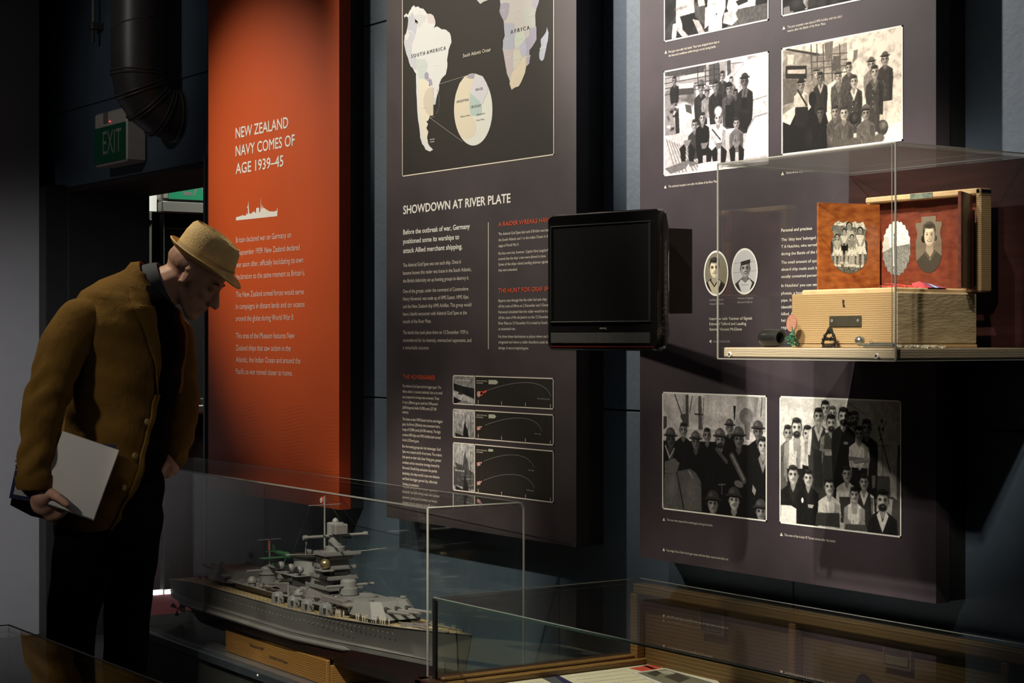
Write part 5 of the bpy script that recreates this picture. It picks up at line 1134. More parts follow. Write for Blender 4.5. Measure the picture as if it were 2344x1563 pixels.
MB().bbox((bx-.013, 2.547, bz+.014), (bx+.013, 2.550, bz+.020), .001).bbox((bx-.015, 2.545, bz+.001), (bx+.015, 2.549, bz+.0075), .001).tube([(bx-.006, 2.547, bz+.021), (bx+.004, 2.547, bz+.014), (bx+.007, 2.547, bz+.022)], .0014, 6).make('crossbar', blk, bd)
text_plane('lettering', 'HMNZS', (bx-.010, 2.5445, bz+.0025), (1, 0, 0), (0, 0, 1), .020, .0035, mat('worn_gilt', (.10, .07, .04), .5), bd)
# bosun's whistle
ws = thing('bosun_whistle', (on_y(2000, 790, 2.545).x, 2.545, ZS), "silver bosun's whistle lying at the front of the showcase shelf", 'whistle')
silver = mat('worn_silver', (.42, .42, .38), .25, metal=.85)
x0, x1 = on_y(1968, 790, 2.545).x, on_y(2050, 790, 2.545).x
MB().sphere((x0, 2.545, ZS+.0135), .0098, 18, 12).make('ball', silver, ws, smooth=True)
MB().tube([(x0+.004, 2.545, ZS+.009), (x0+.012, 2.545, ZS+.005), (x0+.022, 2.545, ZS+.0042), (x1, 2.543, ZS+.0048)], [.003, .0035, .0036, .0040], 12).make('gun_tube', silver, ws, smooth=True)
MB().bbox((x0+.028, 2.5445, ZS+.004), (x1-.003, 2.5456, ZS+.0105), .0005).bbox((x0+.020, 2.543, ZS+.0005), (x0+.024, 2.547, ZS+.009), .0005).make('keel', silver, ws)
MB().tube([(x0+.030+.004*math.cos(q_), 2.545, ZS+.011+.003*math.sin(q_)) for q_ in np.linspace(0, 2*PI, 14)], .0007, 6).make('shackle_ring', silver, ws)
ch = thing('silver_chain', (x1+.03, 2.55, ZS), 'fine silver chain heaped beside the bosun whistle', 'chain')
link = MB(); cme = None
path = []; 
for i in range(150):
    t_ = i/149; path.append(Vector((x1-.012+.030*(.5+.5*math.sin(t_*34))*(1-.2*t_)-.008, 2.550+.13*t_, ZS+.0016+.0040*(.5+.5*math.sin(t_*50+1))*(1-t_*.6))))
def link_mesh():
    l = MB(); l.tube([(.0018*math.cos(q_), .0011*math.sin(q_), 0) for q_ in np.linspace(0, 2*PI, 11)], .00042, 5, cap=False)
    me = bpy.data.meshes.new('chain_link'); me.from_pydata(l.v, [], l.f); me.materials.append(mat('pale_silver_chain', (.62, .60, .50), .3, metal=.6)); return me
cme = link_mesh()
for i, p_ in enumerate(path[:-1]):
    l = bpy.data.objects.new('chain_link', cme); COL.objects.link(l); l.parent = ch; l.location = p_-ch.location
    d = path[i+1]-p_; l.rotation_euler = (i % 2*PI/2, 0, math.atan2(d.y, d.x)); l.scale = (1.3, 1.3, 1.3)

# ================================================================== SHIP CASE
CA = math.radians(1.6); CC = Vector((-5.1868, 2.6984, 0)); CL, CW, CZ0, CZ1 = 2.25, .30, .323, .900
cn = Vector((math.sin(CA), math.cos(CA), 0))
def S(px, py, yo=0):
    d = rdir(px, py); k = (yo+CC.dot(cn))/(d.x*cn.x+d.y*cn.y); p = d*k
    return ((p.x-CC.x)*math.cos(CA)-(p.y-CC.y)*math.sin(CA), CAMZ+p.z)
def lroot(name, z, label, cat, **k):
    o = thing(name, (CC.x, CC.y, z), label, cat, rz=-CA, **k); o['local'] = 1; return o
sc = lroot('ship_case', 0, 'long clear acrylic case on dark plinth over the grey warship model', 'display case')
hx, hy = CL/2, CW/2
plinth_m = mat('dark_slate_plinth', (.030, .038, .045), .35, var=.1, spec=.5); base_m = mat('dark_grey_base', (.13, .128, .13), .25, spec=.5)
MB().bbox((-hx-.01, -hy-.012, 0), (hx+.01, hy+.03, CZ0-.03), .003).make('plinth', mat('dark_olive_plinth', (.022, .024, .022), .6), sc)
MB().bbox((-hx-.02, -hy-.022, CZ0-.03), (hx+.02, hy+.03, CZ0-.001), .003).make('plinth_top', plinth_m, sc)
MB().box((-hx+.006, -hy+.006, CZ0-.001), (hx-.006, hy-.006, CZ0+.002)).make('base_sheet', base_m, sc)
MB().box((-hx, -hy, CZ0), (hx, -hy+.006, CZ1)).box((hx-.006, -hy+.006, CZ0), (hx, hy-.006, CZ1)).box((-hx, -hy+.006, CZ0), (-hx+.006, hy-.006, CZ1)).box((-hx, hy-.006, CZ0), (hx, hy, CZ1)).box((-hx+.006, -hy+.006, CZ1-.006), (hx-.006, hy-.006, CZ1)).make('acrylic_cover', M['acr'], sc)
# frosted polished rim of the near end, with rounded upper back corner
r_ = .02; pts = [(hx, -hy, CZ0), (hx, -hy, CZ1)]+[(hx, hy-r_+r_*math.sin(a), CZ1-r_+r_*math.cos(a)) for a in np.linspace(0, PI/2, 7)]+[(hx, hy, CZ0)]
mb = MB()
for p, q in zip(pts[:-1], pts[1:]): mb.tube([p, q], .0032, 6)
mb.make('frosted_rim', M['acr_edge'], sc)
mb = MB(); strip(mb, (-hx, -hy, CZ1), (hx, -hy, CZ1), .0020); mb.make('long_edge', M['acr_edge_dim'], sc)
mb = MB(); strip(mb, (-hx, -hy, CZ0), (-hx, -hy, CZ1), .0012); strip(mb, (-hx, hy, CZ0), (-hx, hy, CZ1), .0012); strip(mb, (-hx, -hy, CZ1), (-hx, hy, CZ1), .0010); strip(mb, (-hx, hy, CZ1), (hx, hy, CZ1), .0007); mb.make('far_edge', M['acr_edge_dim'], sc)
for px_ in (590, 955):
    x, z = S(px_, 1522 if px_ == 590 else 1651, -hy-.022); MB().lathe((x, -hy-.022, CZ0-.012), [(.0001, -.003), (.0035, -.002), (.004, .001)], 'y', 12).make('screw', M['text_white'], sc)

# ================================================================== MODEL WARSHIP
hull_m = mat('hull_grey', (.120, .117, .112), .42, var=.08, vscale=12, spec=.5); hull_lo = mat('hull_dark_red', (.030, .010, .008), .5); belt_m = mat('belt_grey', (.20, .195, .185), .4)
deck_m = wood('tan_deck', (.36, .27, .13), (.50, .39, .21), (.3, 1, 1), 30, .55, .3); sg = mat('superstructure_grey', (.21, .21, .205), .45, spec=.5); sg2 = mat('warm_grey', (.20, .185, .18), .45); dk = mat('dark_gunmetal_parts', (.03, .03, .028), .5)
green_m = mat('aircraft_green', (.022, .085, .040), .5); brass = mat('brass', (.45, .36, .18), .3, metal=.8)
ship = lroot('model_warship', CZ0+.002, 'large grey scale model warship with tan deck inside the long case', 'model ship')
def hb(x):                      # half breadth
    t = (x+.932)/2.033
    return .122*(min(1, max(0, 1-max(0, (.22-t)/.22)**2.2*.75))*(1 if t < .55 else max(.012, 1-((t-.55)/.45)**1.9)))
def zd(x):
    t = (x+.932)/2.033
    return .478+.046*min(1, t/.22)**.7+.0*t+.028*max(0, (t-.55)/.45)**1.5
def zk(x):
    t = (x+.932)/2.033
    return .355+.075*max(0, (.16-t)/.16)**1.2+(.04*max(0, (t-.93)/.07) if t > .93 else 0)
NS = 70; xs = [-.908+2.009*i/(NS-1) for i in range(NS)]
def section(x, side):
    b, d, k = hb(x), zd(x), zk(x); t = (x+.932)/2.033; full = min(1, max(.1, (t-.02)/.2))*min(1, max(.05, (1-t)/.30))
    flare = 1+0*t
    pr = [(b, d), (b*(.985 if t < .6 else 1-.38*(t-.6)/.4), .5*(d+.466)), (b*(.985 if t < .6 else 1-.5*(t-.6)/.4), .466), (b*(.985 if t < .6 else 1-.52*(t-.6)/.4)+.010*full, .461), (b*(1.0 if t < .6 else 1-.55*(t-.6)/.4)+.013*full, .446)]
    lo = [(b*(.98*full)+.008*full, .424), (b*.80*full, k+.032), (b*.38*full, k+.009), (.004, k)]
    return pr, [(min(v[0], pr[-1][0]), min(pr[-1][1]-.004*(i+1), max(k+.0005*(4-i), v[1]))) for i, v in enumerate(lo)]
up, lo = MB(), MB()
for side in (-1, 1):
    ru, rl = [], []
    for x in xs:
        pr, l_ = section(x, side); rake = .035*max(0, ((x+.932)/2.033-.97)/.03)
        rk = lambda z: -(.03*(zd(x)-z)/.1 if x > 1.0 else 0)+.75*(zd(x)-z)*max(0, 1-(x+.908)/.16)
        ru.append([(x+rk(z), side*y, z) for y, z in pr]); rl.append([(x+rk(z), side*y, z) for y, z in [pr[-1]]+l_])
    for mb_, rr_ in ((up, ru), (lo, rl)):
        n = len(rr_[0]); vs = [p for r in rr_ for p in r]; fs = []
        for i in range(NS-1):
            for j in range(n-1):
                q_ = (i*n+j, i*n+j+1, (i+1)*n+j+1, (i+1)*n+j); fs.append(q_ if side < 0 else q_[::-1])
        mb_.add(vs, fs)
for mb_, n_ in ((up, 5), (lo, 5)):     # stern cap
    h = len(mb_.v)//2; ids = [j for j in range(n_)]+[h+j for j in range(n_)][::-1]; mb_.f.append(tuple(ids)); mb_.mi.append(0)
up.make('hull', hull_m, ship, smooth=True); lo.make('lower_hull', hull_lo, ship, smooth=True)
for side in (-1,):
    mb = MB(); mb.tube([(x, side*(section(x, 1)[0][3][0]+.0006), .4615) for x in xs[4:-6]], .0016, 6); mb.make('belt_ledge', belt_m, ship, smooth=True)
    mb = MB(); bl = [(x, side*(section(x, 1)[0][4][0]), .445) for x in xs[10:-18]]; mb.tube(bl, [.0005]+[.0075]*(len(bl)-2)+[.0005], 8); mb.make('bulge', belt_m, ship, smooth=True)
dv = []; 
for x in xs: dv += [(x, -hb(x)+.002, zd(x)-.001), (x, hb(x)-.002, zd(x)-.001)]
mb = MB().add(dv, [(2*i, 2*i+2, 2*i+3, 2*i+1) for i in range(NS-1)]); mb.make('deck', deck_m, ship)
for side in (-1, 1): MB().tube([(x, side*hb(x), zd(x)) for x in xs], .0017, 6).make('deck_edge', belt_m, ship, smooth=True)
ph = MB()
for z_, st, x0_, x1_ in ((.515, .022, -.60, .80), (.497, .026, -.55, .62)):
    x = x0_
    while x < x1_: ph.lathe((x, -hb(x)*.988-.0006, z_+(.004 if x > .3 else 0)), [(.0001, -.0006), (.0016, -.0004), (.0018, .001)], 'y', 6); x += st
ph.make('porthole', mat('porthole_rim', (.30, .29, .26), .4), ship)['kind'] = 'stuff'
# guard rails
rl_ = MB()
for side in (-1, 1):
    for h_ in (.006, .012):
        rl_.tube([(x, side*(hb(x)-.003), zd(x)+h_) for x in xs[1:-1:2]], .0004, 4)
    for x in xs[1:-1]: rl_.tube([(x, side*(hb(x)-.003), zd(x)), (x, side*(hb(x)-.003), zd(x)+.0125)], .0005, 4)
rl_.make('guard_rail', mat('dark_rail', (.10, .10, .095), .5), ship)
def turret(xc, dr):
    zt0 = zd(xc)+.012
    o = MB().lathe((xc-.02*dr, 0, zd(xc)-.002), [(.062, 0), (.062, .016)], 'z', 28).make('barbette', sg2, ship, smooth=True)
    A = xc-.125*dr
    def pt(x, y, z): return (xc+x*dr, y, zt0+z)
    base = [pt(-.115, -.055, 0), pt(-.06, -.078, 0), pt(.075, -.078, 0), pt(.115, -.050, 0), pt(.115, .050, 0), pt(.075, .078, 0), pt(-.06, .078, 0), pt(-.115, .055, 0)]
    top = [pt(-.11, -.045, .034), pt(-.06, -.062, .040), pt(.035, -.062, .046), pt(.060, -.040, .046), pt(.060, .040, .046), pt(.035, .062, .046), pt(-.06, .062, .040), pt(-.11, .045, .034)]
    if dr < 0: base = base[::-1]; top = top[::-1]
    g_ = MB().loft([base, top]).make('turret', sg, ship)
    for y in (-.034, 0, .034):
        p0 = Vector(pt(.085, y, .022)); p1 = Vector(pt(.215, y, .030))
        MB().tube([p0, p0*.75+p1*.25, p1], [.0068, .0055, .0040], 10).make('gun_barrel', sg, g_, smooth=True)
        MB().tube([Vector(pt(.072, y, .024)), Vector(pt(.094, y, .022))], .010, 10).make('gun_sleeve', dk, g_, smooth=True)
    for y in (-.052, .052): MB().bbox(pt(.018, y-.006, .046), pt(.034, y+.006, .053), .001).make('sight_hood', sg, g_)
    MB().bbox(pt(-.085, -.088, .018), pt(-.055, .088, .028), .003).make('rangefinder', sg, g_)
turret(.610, 1); turret(-.405, -1)
# stepped superstructure
def deckhouse(name, x0, x1, y, z0, z1, m=sg, r=.004, par=ship): return MB().bbox((x0, -y, z0), (x1, y, z1), r).make(name, m, par)
deckhouse('deckhouse', -.29, .47, .062, .520, .548, sg2)
deckhouse('upper_deckhouse', -.02, .40, .048, .548, .578, sg2)
MB().bbox((-.30, -.085, .547), (.44, .085, .5505), .001).make('boat_deck', sg, ship)
# fore tower
tx = .300
tw_ = [(.075, .060, .550), (.062, .050, .600), (.048, .042, .650), (.040, .036, .688)]
MB().loft([[(tx-a, -b, z), (tx+a*.8, -b*.8, z), (tx+a*.8, b*.8, z), (tx-a, b, z)] for a, b, z in tw_]).make('fore_tower', sg2, ship)
for z_, a_, b_ in ((.588, .080, .056), (.618, .066, .050), (.648, .056, .045), (.690, .060, .060)):
    MB().bbox((tx-a_, -b_, z_), (tx+a_, b_, z_+.004), .001).make('tower_platform', sg, ship)
    mb = MB(); 
    for q_ in ((tx-a_, -b_, tx+a_, -b_), (tx+a_, -b_, tx+a_, b_)): mb.box((q_[0]-.0006, q_[1]-.0006, z_+.004), (q_[2]+.0006, q_[3]+.0006, z_+.013))
    mb.make('platform_screen', sg, ship)
for z_, n_ in ((.633, 4), (.603, 5)):
    for i in range(n_): 
        xw_ = tx-.030+.017*i
        MB().bbox((xw_, -.0485-.004*(z_ < .62), z_), (xw_+.010, -.038, z_+.006), .0004).make('bridge_window', dk, ship)
        MB().bbox((tx+.04, -.026+.012*i, z_), (tx+.0545, -.018+.012*i, z_+.006), .0004).make('bridge_window', dk, ship)
MB().bbox((tx-.044, -.046, .676), (tx+.046, .046, .700), .006).make('foretop_house', sg2, ship)
MB().lathe((tx+.01, 0, .700), [(.030, 0), (.030, .014), (.022, .016), (.022, .034), (.019, .035), (.019, .048), (.026, .050), (.026, .084), (.024, .086), (.010, .087), (.010, .092), (.006, .098), (.0001, .101)], 'z', 24).make('foretop_director', sg, ship, smooth=True)
MB().bbox((tx+.022, -.022, .752), (tx+.052, .022, .784), .003).make('radar_array', sg2, ship)
MB().tube([(tx+.01, -.105, .746), (tx+.01, .105, .746)], .0048, 10).lathe((tx+.01, -.108, .746), [(.007, 0), (.007, .012)], 'y', 12).lathe((tx+.01, .096, .746), [(.007, 0), (.007, .012)], 'y', 12).make('rangefinder_arm', sg, ship, smooth=True)
for s_ in (-1, 1): MB().tube([(tx-.01, s_*.06, .690), (tx+.02, s_*.17, .699)], .0016, 6).make('yard', sg, ship)
MB().sphere((tx+.05, -.055, .668), .016, 16, 10).make('searchlight', brass, ship, smooth=True)
MB().bbox((tx+.02, -.072, .646), (tx+.07, -.035, .651), .001).make('searchlight_platform', sg, ship)
# masts with rigging
mxm = .238
MB().tube([(mxm, 0, .55), (mxm, 0, .862)], [.0042, .0022], 8).make('foremast', sg, ship, smooth=True)
MB().tube([(mxm, -.055, .834), (mxm, .055, .834)], .0013, 6).make('crosstree', sg, ship)
MB().tube([(-.155, 0, .58), (-.155, 0, .697)], [.0032, .0022], 8).tube([(-.155, -.042, .692), (-.155, .042, .692)], .0013, 6).make('mainmast', sg, ship)
MB().tube([(.105, .0, .66), (.112, 0, .708)], .0022, 6).make('funnel_pole', sg, ship)
rg = MB()
for a_, b_ in (((mxm, -.05, .834), (-.155, -.04, .692)), ((mxm, .05, .834), (-.155, .04, .692)), ((mxm, -.05, .834), (tx, -.14, .695)), ((mxm, .0, .80), (.11, 0, .70)), ((mxm, .05, .834), (tx, .14, .695)), ((-.155, 0, .692), (-.62, 0, .53)), ((mxm, 0, .86), (.75, 0, .56))):
    rg.tube([a_, b_], .00028, 4)
rg.make('rigging', dk, ship)['kind'] = 'stuff'
fw = mat('flag_white', (.62, .60, .56), .7); fr_ = mat('flag_red', (.42, .05, .04), .7); fb = mat('flag_black', (.02, .02, .02), .7)
def flag(x, z, w_, h_, par=ship):
    f_ = MB(); n = 6
    for i in range(n):
        a_, b_ = x-w_*i/n, x-w_*(i+1)/n; ya, yb = .004*math.sin(i*1.3), .004*math.sin((i+1)*1.3)
        f_.add([(a_, ya, z), (b_, yb, z), (b_, yb, z+h_), (a_, ya, z+h_)], [(0, 1, 2, 3)])
    o = f_.make('ensign', fr_, par)
    cx_, cz_ = x-w_*.5, z+h_*.5
    MB().lathe((cx_, -.0048, cz_), [(.0001, 0), (h_*.33, 0), (h_*.33, .0004), (.0001, .0004)], 'y', 16).make('ensign_disc', fw, o)
    MB().box((cx_-h_*.22, -.0054, cz_-h_*.035), (cx_+h_*.22, -.0050, cz_+h_*.035)).box((cx_-h_*.035, -.0054, cz_-h_*.22), (cx_+h_*.035, -.0050, cz_+h_*.22)).make('ensign_cross', fb, o)
flag(mxm-.003, .836, .024, .022)
MB().box((-.166, -.001, .658), (-.158, .001, .690)).make('pennant', fr_, ship)
sx_, sz_ = S(406, 1256); MB().tube([(-.905, 0, zd(-.9)), (-.925, 0, zd(-.9)+.082)], [.0016, .0010], 6).tube([(-.905, 0, zd(-.9)+.05), (-.86, 0, zd(-.86))], .0007, 5).make('ensign_staff', sg2, ship)
flag(-.922, zd(-.9)+.048, .022, .022)
# funnel
MB().loft([[(.112+a*math.cos(q_), b*math.sin(q_), z) for q_ in np.linspace(0, 2*PI, 28, endpoint=False)] for a, b, z in ((.062, .042, .576), (.058, .038, .60), (.050, .034, .660))]).make('funnel', sg, ship, smooth=True)
MB().loft([[(.112+a*math.cos(q_), b*math.sin(q_), z) for q_ in np.linspace(0, 2*PI, 28, endpoint=False)] for a, b, z in ((.046, .030, .656), (.064, .044, .664), (.066, .046, .668), (.058, .038, .669), (.050, .03, .666))]).make('funnel_cap', dk, ship, smooth=True)
MB().bbox((.035, -.072, .6105), (.185, .072, .614), .001).make('funnel_platform', sg, ship)
for x_ in (.045, .115, .178):
    q_ = MB().sphere((x_, -.055, .632), .013, 12, 8).make('searchlight', sg, ship, smooth=True); MB().lathe((x_, -.068, .632), [(.0001, 0), (.010, .0), (.011, .004)], 'y', 12).bbox((x_-.004, -.058, .612), (x_+.004, -.052, .622), .001).make('lens', dk, q_)
# aft director
MB().lathe((-.165, 0, .548), [(.030, 0), (.030, .030), (.034, .032), (.034, .036), (.024, .038), (.024, .050), (.020, .054), (.0001, .060)], 'z', 20).make('aft_director', sg, ship, smooth=True)
MB().tube([(-.165, -.075, .592), (-.165, .075, .592)], .0045, 8).make('rangefinder_arm', sg, ship, smooth=True)
MB().lathe((-.20, -.02, .530), [(.024, 0), (.045, .018), (.046, .026), (.042, .026), (.040, .020), (.0001, .020)], 'z', 20).make('gun_tub', sg2, ship, smooth=True)
# float plane on the catapult
MB().bbox((-.16, -.010, .604), (.03, .010, .610), .001).bbox((-.075, -.014, .575), (-.045, .014, .604), .002).make('catapult', sg, ship)
ap = MB().tube([(-.130, 0, .652), (-.10, 0, .654), (-.03, 0, .655), (-.010, 0, .652), (-.004, 0, .651)], [.0015, .006, .0095, .010, .005], 10).make('aircraft', green_m, ship, smooth=True)
MB().bbox((-.050, -.088, .646), (-.015, .088, .649), .001).make('wing', green_m, ap)
MB().bbox((-.130, -.030, .656), (-.112, .030, .6575), .0005).prism([(-.132, -.0008, .655), (-.112, -.0008, .655), (-.124, -.0008, .678), (-.132, -.0008, .678)], (0, .0016, 0)).make('tail', green_m, ap)
for s_ in (-1, 1): MB().tube([(-.085, s_*.024, .622), (-.05, s_*.024, .618), (.005, s_*.024, .620), (.018, s_*.024, .625)], [.002, .0065, .006, .001], 8).tube([(-.04, s_*.024, .622), (-.04, s_*.012, .646)], .001, 5).tube([(-.01, s_*.024, .622), (-.01, s_*.012, .646)], .001, 5).make('float', green_m, ap, smooth=True)
# bridge and forward platforms
MB().lathe((.455, 0, .548), [(.055, 0), (.055, .024), (.058, .026), (.058, .034), (.054, .034), (.054, .028), (.0001, .028)], 'z', 24).make('forward_platform', sg, ship, smooth=True)
MB().lathe((.395, 0, .578), [(.030, 0), (.030, .020), (.026, .022), (.024, .040), (.018, .046), (.0001, .048)], 'z', 20).make('conning_tower', sg, ship, smooth=True)
MB().tube([(.405, -.080, .606), (.405, .080, .606)], .0045, 8).make('rangefinder_arm', sg, ship, smooth=True)
MB().bbox((.36, -.075, .560), (.50, -.058, .578), .002).bbox((.36, .058, .560), (.50, .075, .578), .002).make('platform_wing', sg2, ship)
# secondary gun shields along the near side
for px_, py_ in ((676, 1392), (708, 1401), (640, 1380), (750, 1412)):
    x_, _z = S(px_, py_, -.085)
    for s_ in (-1, 1):
        y_ = .088*s_; z_ = zd(x_); A_ = []
        for z2, k in ((0, 1), (.022, 1), (.030, .85), (.034, .5)):
            A_.append([(x_+dx*k, y_+dy*k, z_+z2) for dx, dy in ((-.018, -.016), (.008, -.016), (.018, -.008), (.018, .008), (.008, .016), (-.018, .016))])
        gs = MB().loft(A_).make('gun_shield', sg, ship); MB().bbox((x_+.010, y_-.0175, z_+.006), (x_+.015, y_-.010, z_+.022), .0005).make('gun_port', dk, gs); MB().tube([(x_+.012, y_-.004, z_+.017), (x_+.055, y_-.010, z_+.020)], .0022, 6).make('gun_barrel', sg, gs)
# boats, cranes, fittings
for x_, y_ in ((.02, -.075), (.02, .075), (.075, -.070)):
    MB().loft([[(x_+dx, y_+w_*math.cos(q_), .563+h_*min(0, math.sin(q_))) for q_ in np.linspace(0, 2*PI, 12, endpoint=False)] for dx, w_, h_ in ((-.055, .001, .002), (-.045, .009, .009), (0, .013, .012), (.035, .010, .010), (.055, .001, .003))]).make('ship_boat', sg2, ship, smooth=True)
for s_ in (-1, 1): 
    MB().tube([(.15, s_*.080, .552), (.15, s_*.080, .59), (.02, s_*.10, .575)], [.004, .003, .0018], 8).make('crane', sg, ship)
    for x_ in (-.12, .22): MB().lathe((x_, s_*.078, .550), [(.012, 0), (.012, .010), (.016, .012), (.016, .020), (.008, .030), (.0001, .032)], 'z', 12).make('anti_aircraft_mount', sg, ship, smooth=True)
for x_ in (-.66, -.60, .84, .90, .96):
    for s_ in (-1, 1): MB().bbox((x_-.010, s_*.028-.003, zd(x_)), (x_+.010, s_*.028+.003, zd(x_)+.005), .001).tube([(x_-.006, s_*.028, zd(x_)), (x_-.006, s_*.028, zd(x_)+.011)], .0028, 6).tube([(x_+.006, s_*.028, zd(x_)), (x_+.006, s_*.028, zd(x_)+.011)], .0028, 6).make('bollard', sg2, ship)
MB().tube([(.74, -.020, zd(.8)+.002), (.90, -.030, zd(.9)+.002), (1.02, -.022, zd(1.02)+.002)], .0022, 5).make('anchor_chain', sg2, ship); MB().tube([(.74, .020, zd(.8)+.002), (.90, .030, zd(.9)+.002), (1.02, .022, zd(1.02)+.002)], .0022, 5).make('anchor_chain', sg2, ship)
MB().prism([(.80, -.048, zd(.8)), (.86, 0, zd(.8)), (.80, .048, zd(.8)), (.797, .048, zd(.8)), (.857, 0, zd(.8)), (.797, -.048, zd(.8))], (0, 0, .012)).make('breakwater', sg2, ship)
MB().tube([(1.085, 0, zd(1.08)), (1.085, 0, zd(1.08)+.035)], .001, 5).make('jackstaff', sg2, ship)
crew_w, crew_d = mat('crew_white', (.55, .50, .40), .7), dk
for i in range(26):
    x_ = .40+.012*(i % 10)+(.30 if i >= 10 else 0)*1; y_ = -.075-.012*(i//10 % 2)+(.02 if i >= 10 else 0)
    if i >= 10: x_ = .60+.0105*(i-10); y_ = -.082+.022*((i-10)/16)
    f_ = MB().lathe((x_, y_, zd(x_)), [(.0016, 0), (.0020, .008), (.0024, .014), (.0012, .0165)], 'z', 6).sphere((x_, y_, zd(x_)+.019), .0018, 6, 4).make('crew_figure', crew_w if i % 4 else crew_d, ship)
rs = random.Random(4)
for i in range(60):      # vents, lockers and reels
    x_ = rs.uniform(-.27, .44); y_ = rs.choice((-1, 1))*rs.uniform(.05, .08); a_ = rs.uniform(.003, .008); z_ = .5505
    if rs.random() < .5: m_ = MB().bbox((x_-a_, y_-a_*.7, z_), (x_+a_, y_+a_*.7, z_+rs.uniform(.004, .012)), .001)
    else: m_ = MB().lathe((x_, y_, z_), [(a_*.7, 0), (a_*.7, .008), (a_*.9, .010), (.0001, .013)], 'z', 8)
    m_.make('deck_fitting', rs.choice((sg, sg2, dk)), ship)
MB().prism([(-.90, -.002, .365), (-.86, -.002, .365), (-.855, -.002, .42), (-.90, -.002, .43)], (0, .004, 0)).make('rudder', hull_m, ship)
for s_ in (-1, 1):
    mb = MB().tube([(-.84, s_*.035, .385), (-.70, s_*.040, .392)], .003, 6)
    for k in range(3):
        a_ = k*2*PI/3+.4; mb.add([(-.842, s_*.035, .385), (-.838, s_*.035+.026*math.cos(a_-.35), .385+.026*math.sin(a_-.35)), (-.845, s_*.035+.028*math.cos(a_), .385+.028*math.sin(a_)), (-.846, s_*.035+.026*math.cos(a_+.35), .385+.026*math.sin(a_+.35))], [(0, 1, 2, 3)])
    mb.make('propeller', mat('dark_bronze', (.08, .055, .03), .35, metal=.7), ship)
# wooden cradle
wd = wood('honey_oak', (.24, .115, .025), (.40, .21, .06), (.5, 1, 1.5), 30, .45, 3, coat=.2)
st = lroot('ship_stand', CZ0+.002, 'honey coloured wooden box stand under the model warship', 'stand')
X0, X1 = -.253, .470
MB().bbox((X0, -.112, CZ0+.0022), (X1, -.098, .402), .003).make('front_board', wd, st); MB().bbox((X0, .098, CZ0+.0022), (X1, .112, .402), .003).make('back_board', wd, st)
MB().bbox((X0+.001, -.098, CZ0+.0022), (X0+.014, .098, .385), .003).make('end_board', wd, st); MB().bbox((X1-.014, -.098, CZ0+.0022), (X1-.001, .098, .385), .003).make('end_board', wd, st)
for x_ in (-.1, .3): MB().bbox((x_-.01, -.06, CZ0+.0022), (x_+.01, .06, .3545), .003).make('cradle_block', hull_lo, st)
text_plane('lettering', 'Panzerschiff', (-.06, -.1125, .368), (1, 0, 0), (0, 0, 1), .10, .010, dk, st, .01); text_plane('lettering', 'Admiral Graf Spee', (.08, -.1125, .352), (1, 0, 0), (0, 0, 1), .13, .010, dk, st, .01)

# ================================================================== TABLE CASE with papers
TX0, TX1, TY0, TY1, TZ = -3.675, -1.70, 2.292, 2.915, .730; TB = .545
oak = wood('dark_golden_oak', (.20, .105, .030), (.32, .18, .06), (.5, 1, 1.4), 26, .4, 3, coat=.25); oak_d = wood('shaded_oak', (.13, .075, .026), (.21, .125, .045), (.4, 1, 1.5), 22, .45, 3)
tc = thing('table_case', ((TX0+TX1)/2, (TY0+TY1)/2, 0), 'low glass-topped oak table case with papers, below the photo panel', 'display case')
MB().bbox((TX0-.03, TY0-.03, .06), (TX1, TY1, TB-.045), .004).make('cabinet', mat('dark_wood_cabinet', (.030, .014, .010), .35, coat=.3), tc)
MB().box((TX0+.02, TY0+.02, 0), (TX1-.05, TY1-.05, .06)).make('foot_plinth', M['nearblack'], tc)
MB().bbox((TX0-.034, TY0-.034, TB-.046), (TX0-.002, TY1, TB-.006), .004).bbox((TX0-.034, TY0-.034, TB-.046), (TX1, TY0-.002, TB-.006), .004).make('dark_frame', mat('dark_frame_wood', (.045, .020, .013), .35, coat=.3), tc)
MB().bbox((TX0+.009, TY0+.009, TB-.04), (TX0+.040, TY1, TB-.012), .004).make('left_rail', oak, tc); MB().bbox((TX0+.012, TY0+.009, TB-.012), (TX0+.028, TY1, TB-.002), .003).make('left_bead', oak, tc)
MB().bbox((TX0+.040, TY0+.009, TB-.04), (TX1, TY0+.040, TB-.012), .004).make('front_rail', oak, tc)
MB().box((TX0+.040, TY0+.040, TB-.045), (TX1, TY1-.01, TB-.030)).make('bed', mat('slate_grey_lining', (.075, .078, .09), .8), tc)
gt = .006
MB().box((TX0, TY0, TZ-gt), (TX1, TY1, TZ)).make('glass_top', M['glass'], tc)
MB().box((TX0, TY0, TB-.01), (TX1, TY0+gt, TZ-gt)).make('front_pane', M['glass'], tc)
MB().box((TX0, TY0+gt, TB-.01), (TX0+gt, TY1, TZ-gt)).make('left_pane', M['glass'], tc)
ge_ = mat('green_glass_edge_dark', (.07, .12, .10), .2, spec=.8); gl_ = mat('pale_glass_edge', (.36, .44, .40), .25, spec=.8)
mb = MB(); strip(mb, (TX0, TY0, TZ-.004), (TX1, TY0, TZ-.004), .0016); mb.make('glass_edge', ge_, tc)
mb = MB(); strip(mb, (TX0, TY0, TZ), (TX1, TY0, TZ), .0010); mb.make('glass_edge', gl_, tc)
mb = MB(); strip(mb, (TX0, TY0, TZ), (TX0, TY1, TZ), .0008); strip(mb, (TX0, TY1, TZ), (TX1, TY1, TZ), .0008); mb.make('glass_edge', M['acr_edge_dim'], tc)
MB().bbox((TX0-.003, TY0-.003, TB-.01), (TX0+.009, TY0+.006, TZ-.001), .001).make('corner_joint', M['nearblack'], tc)
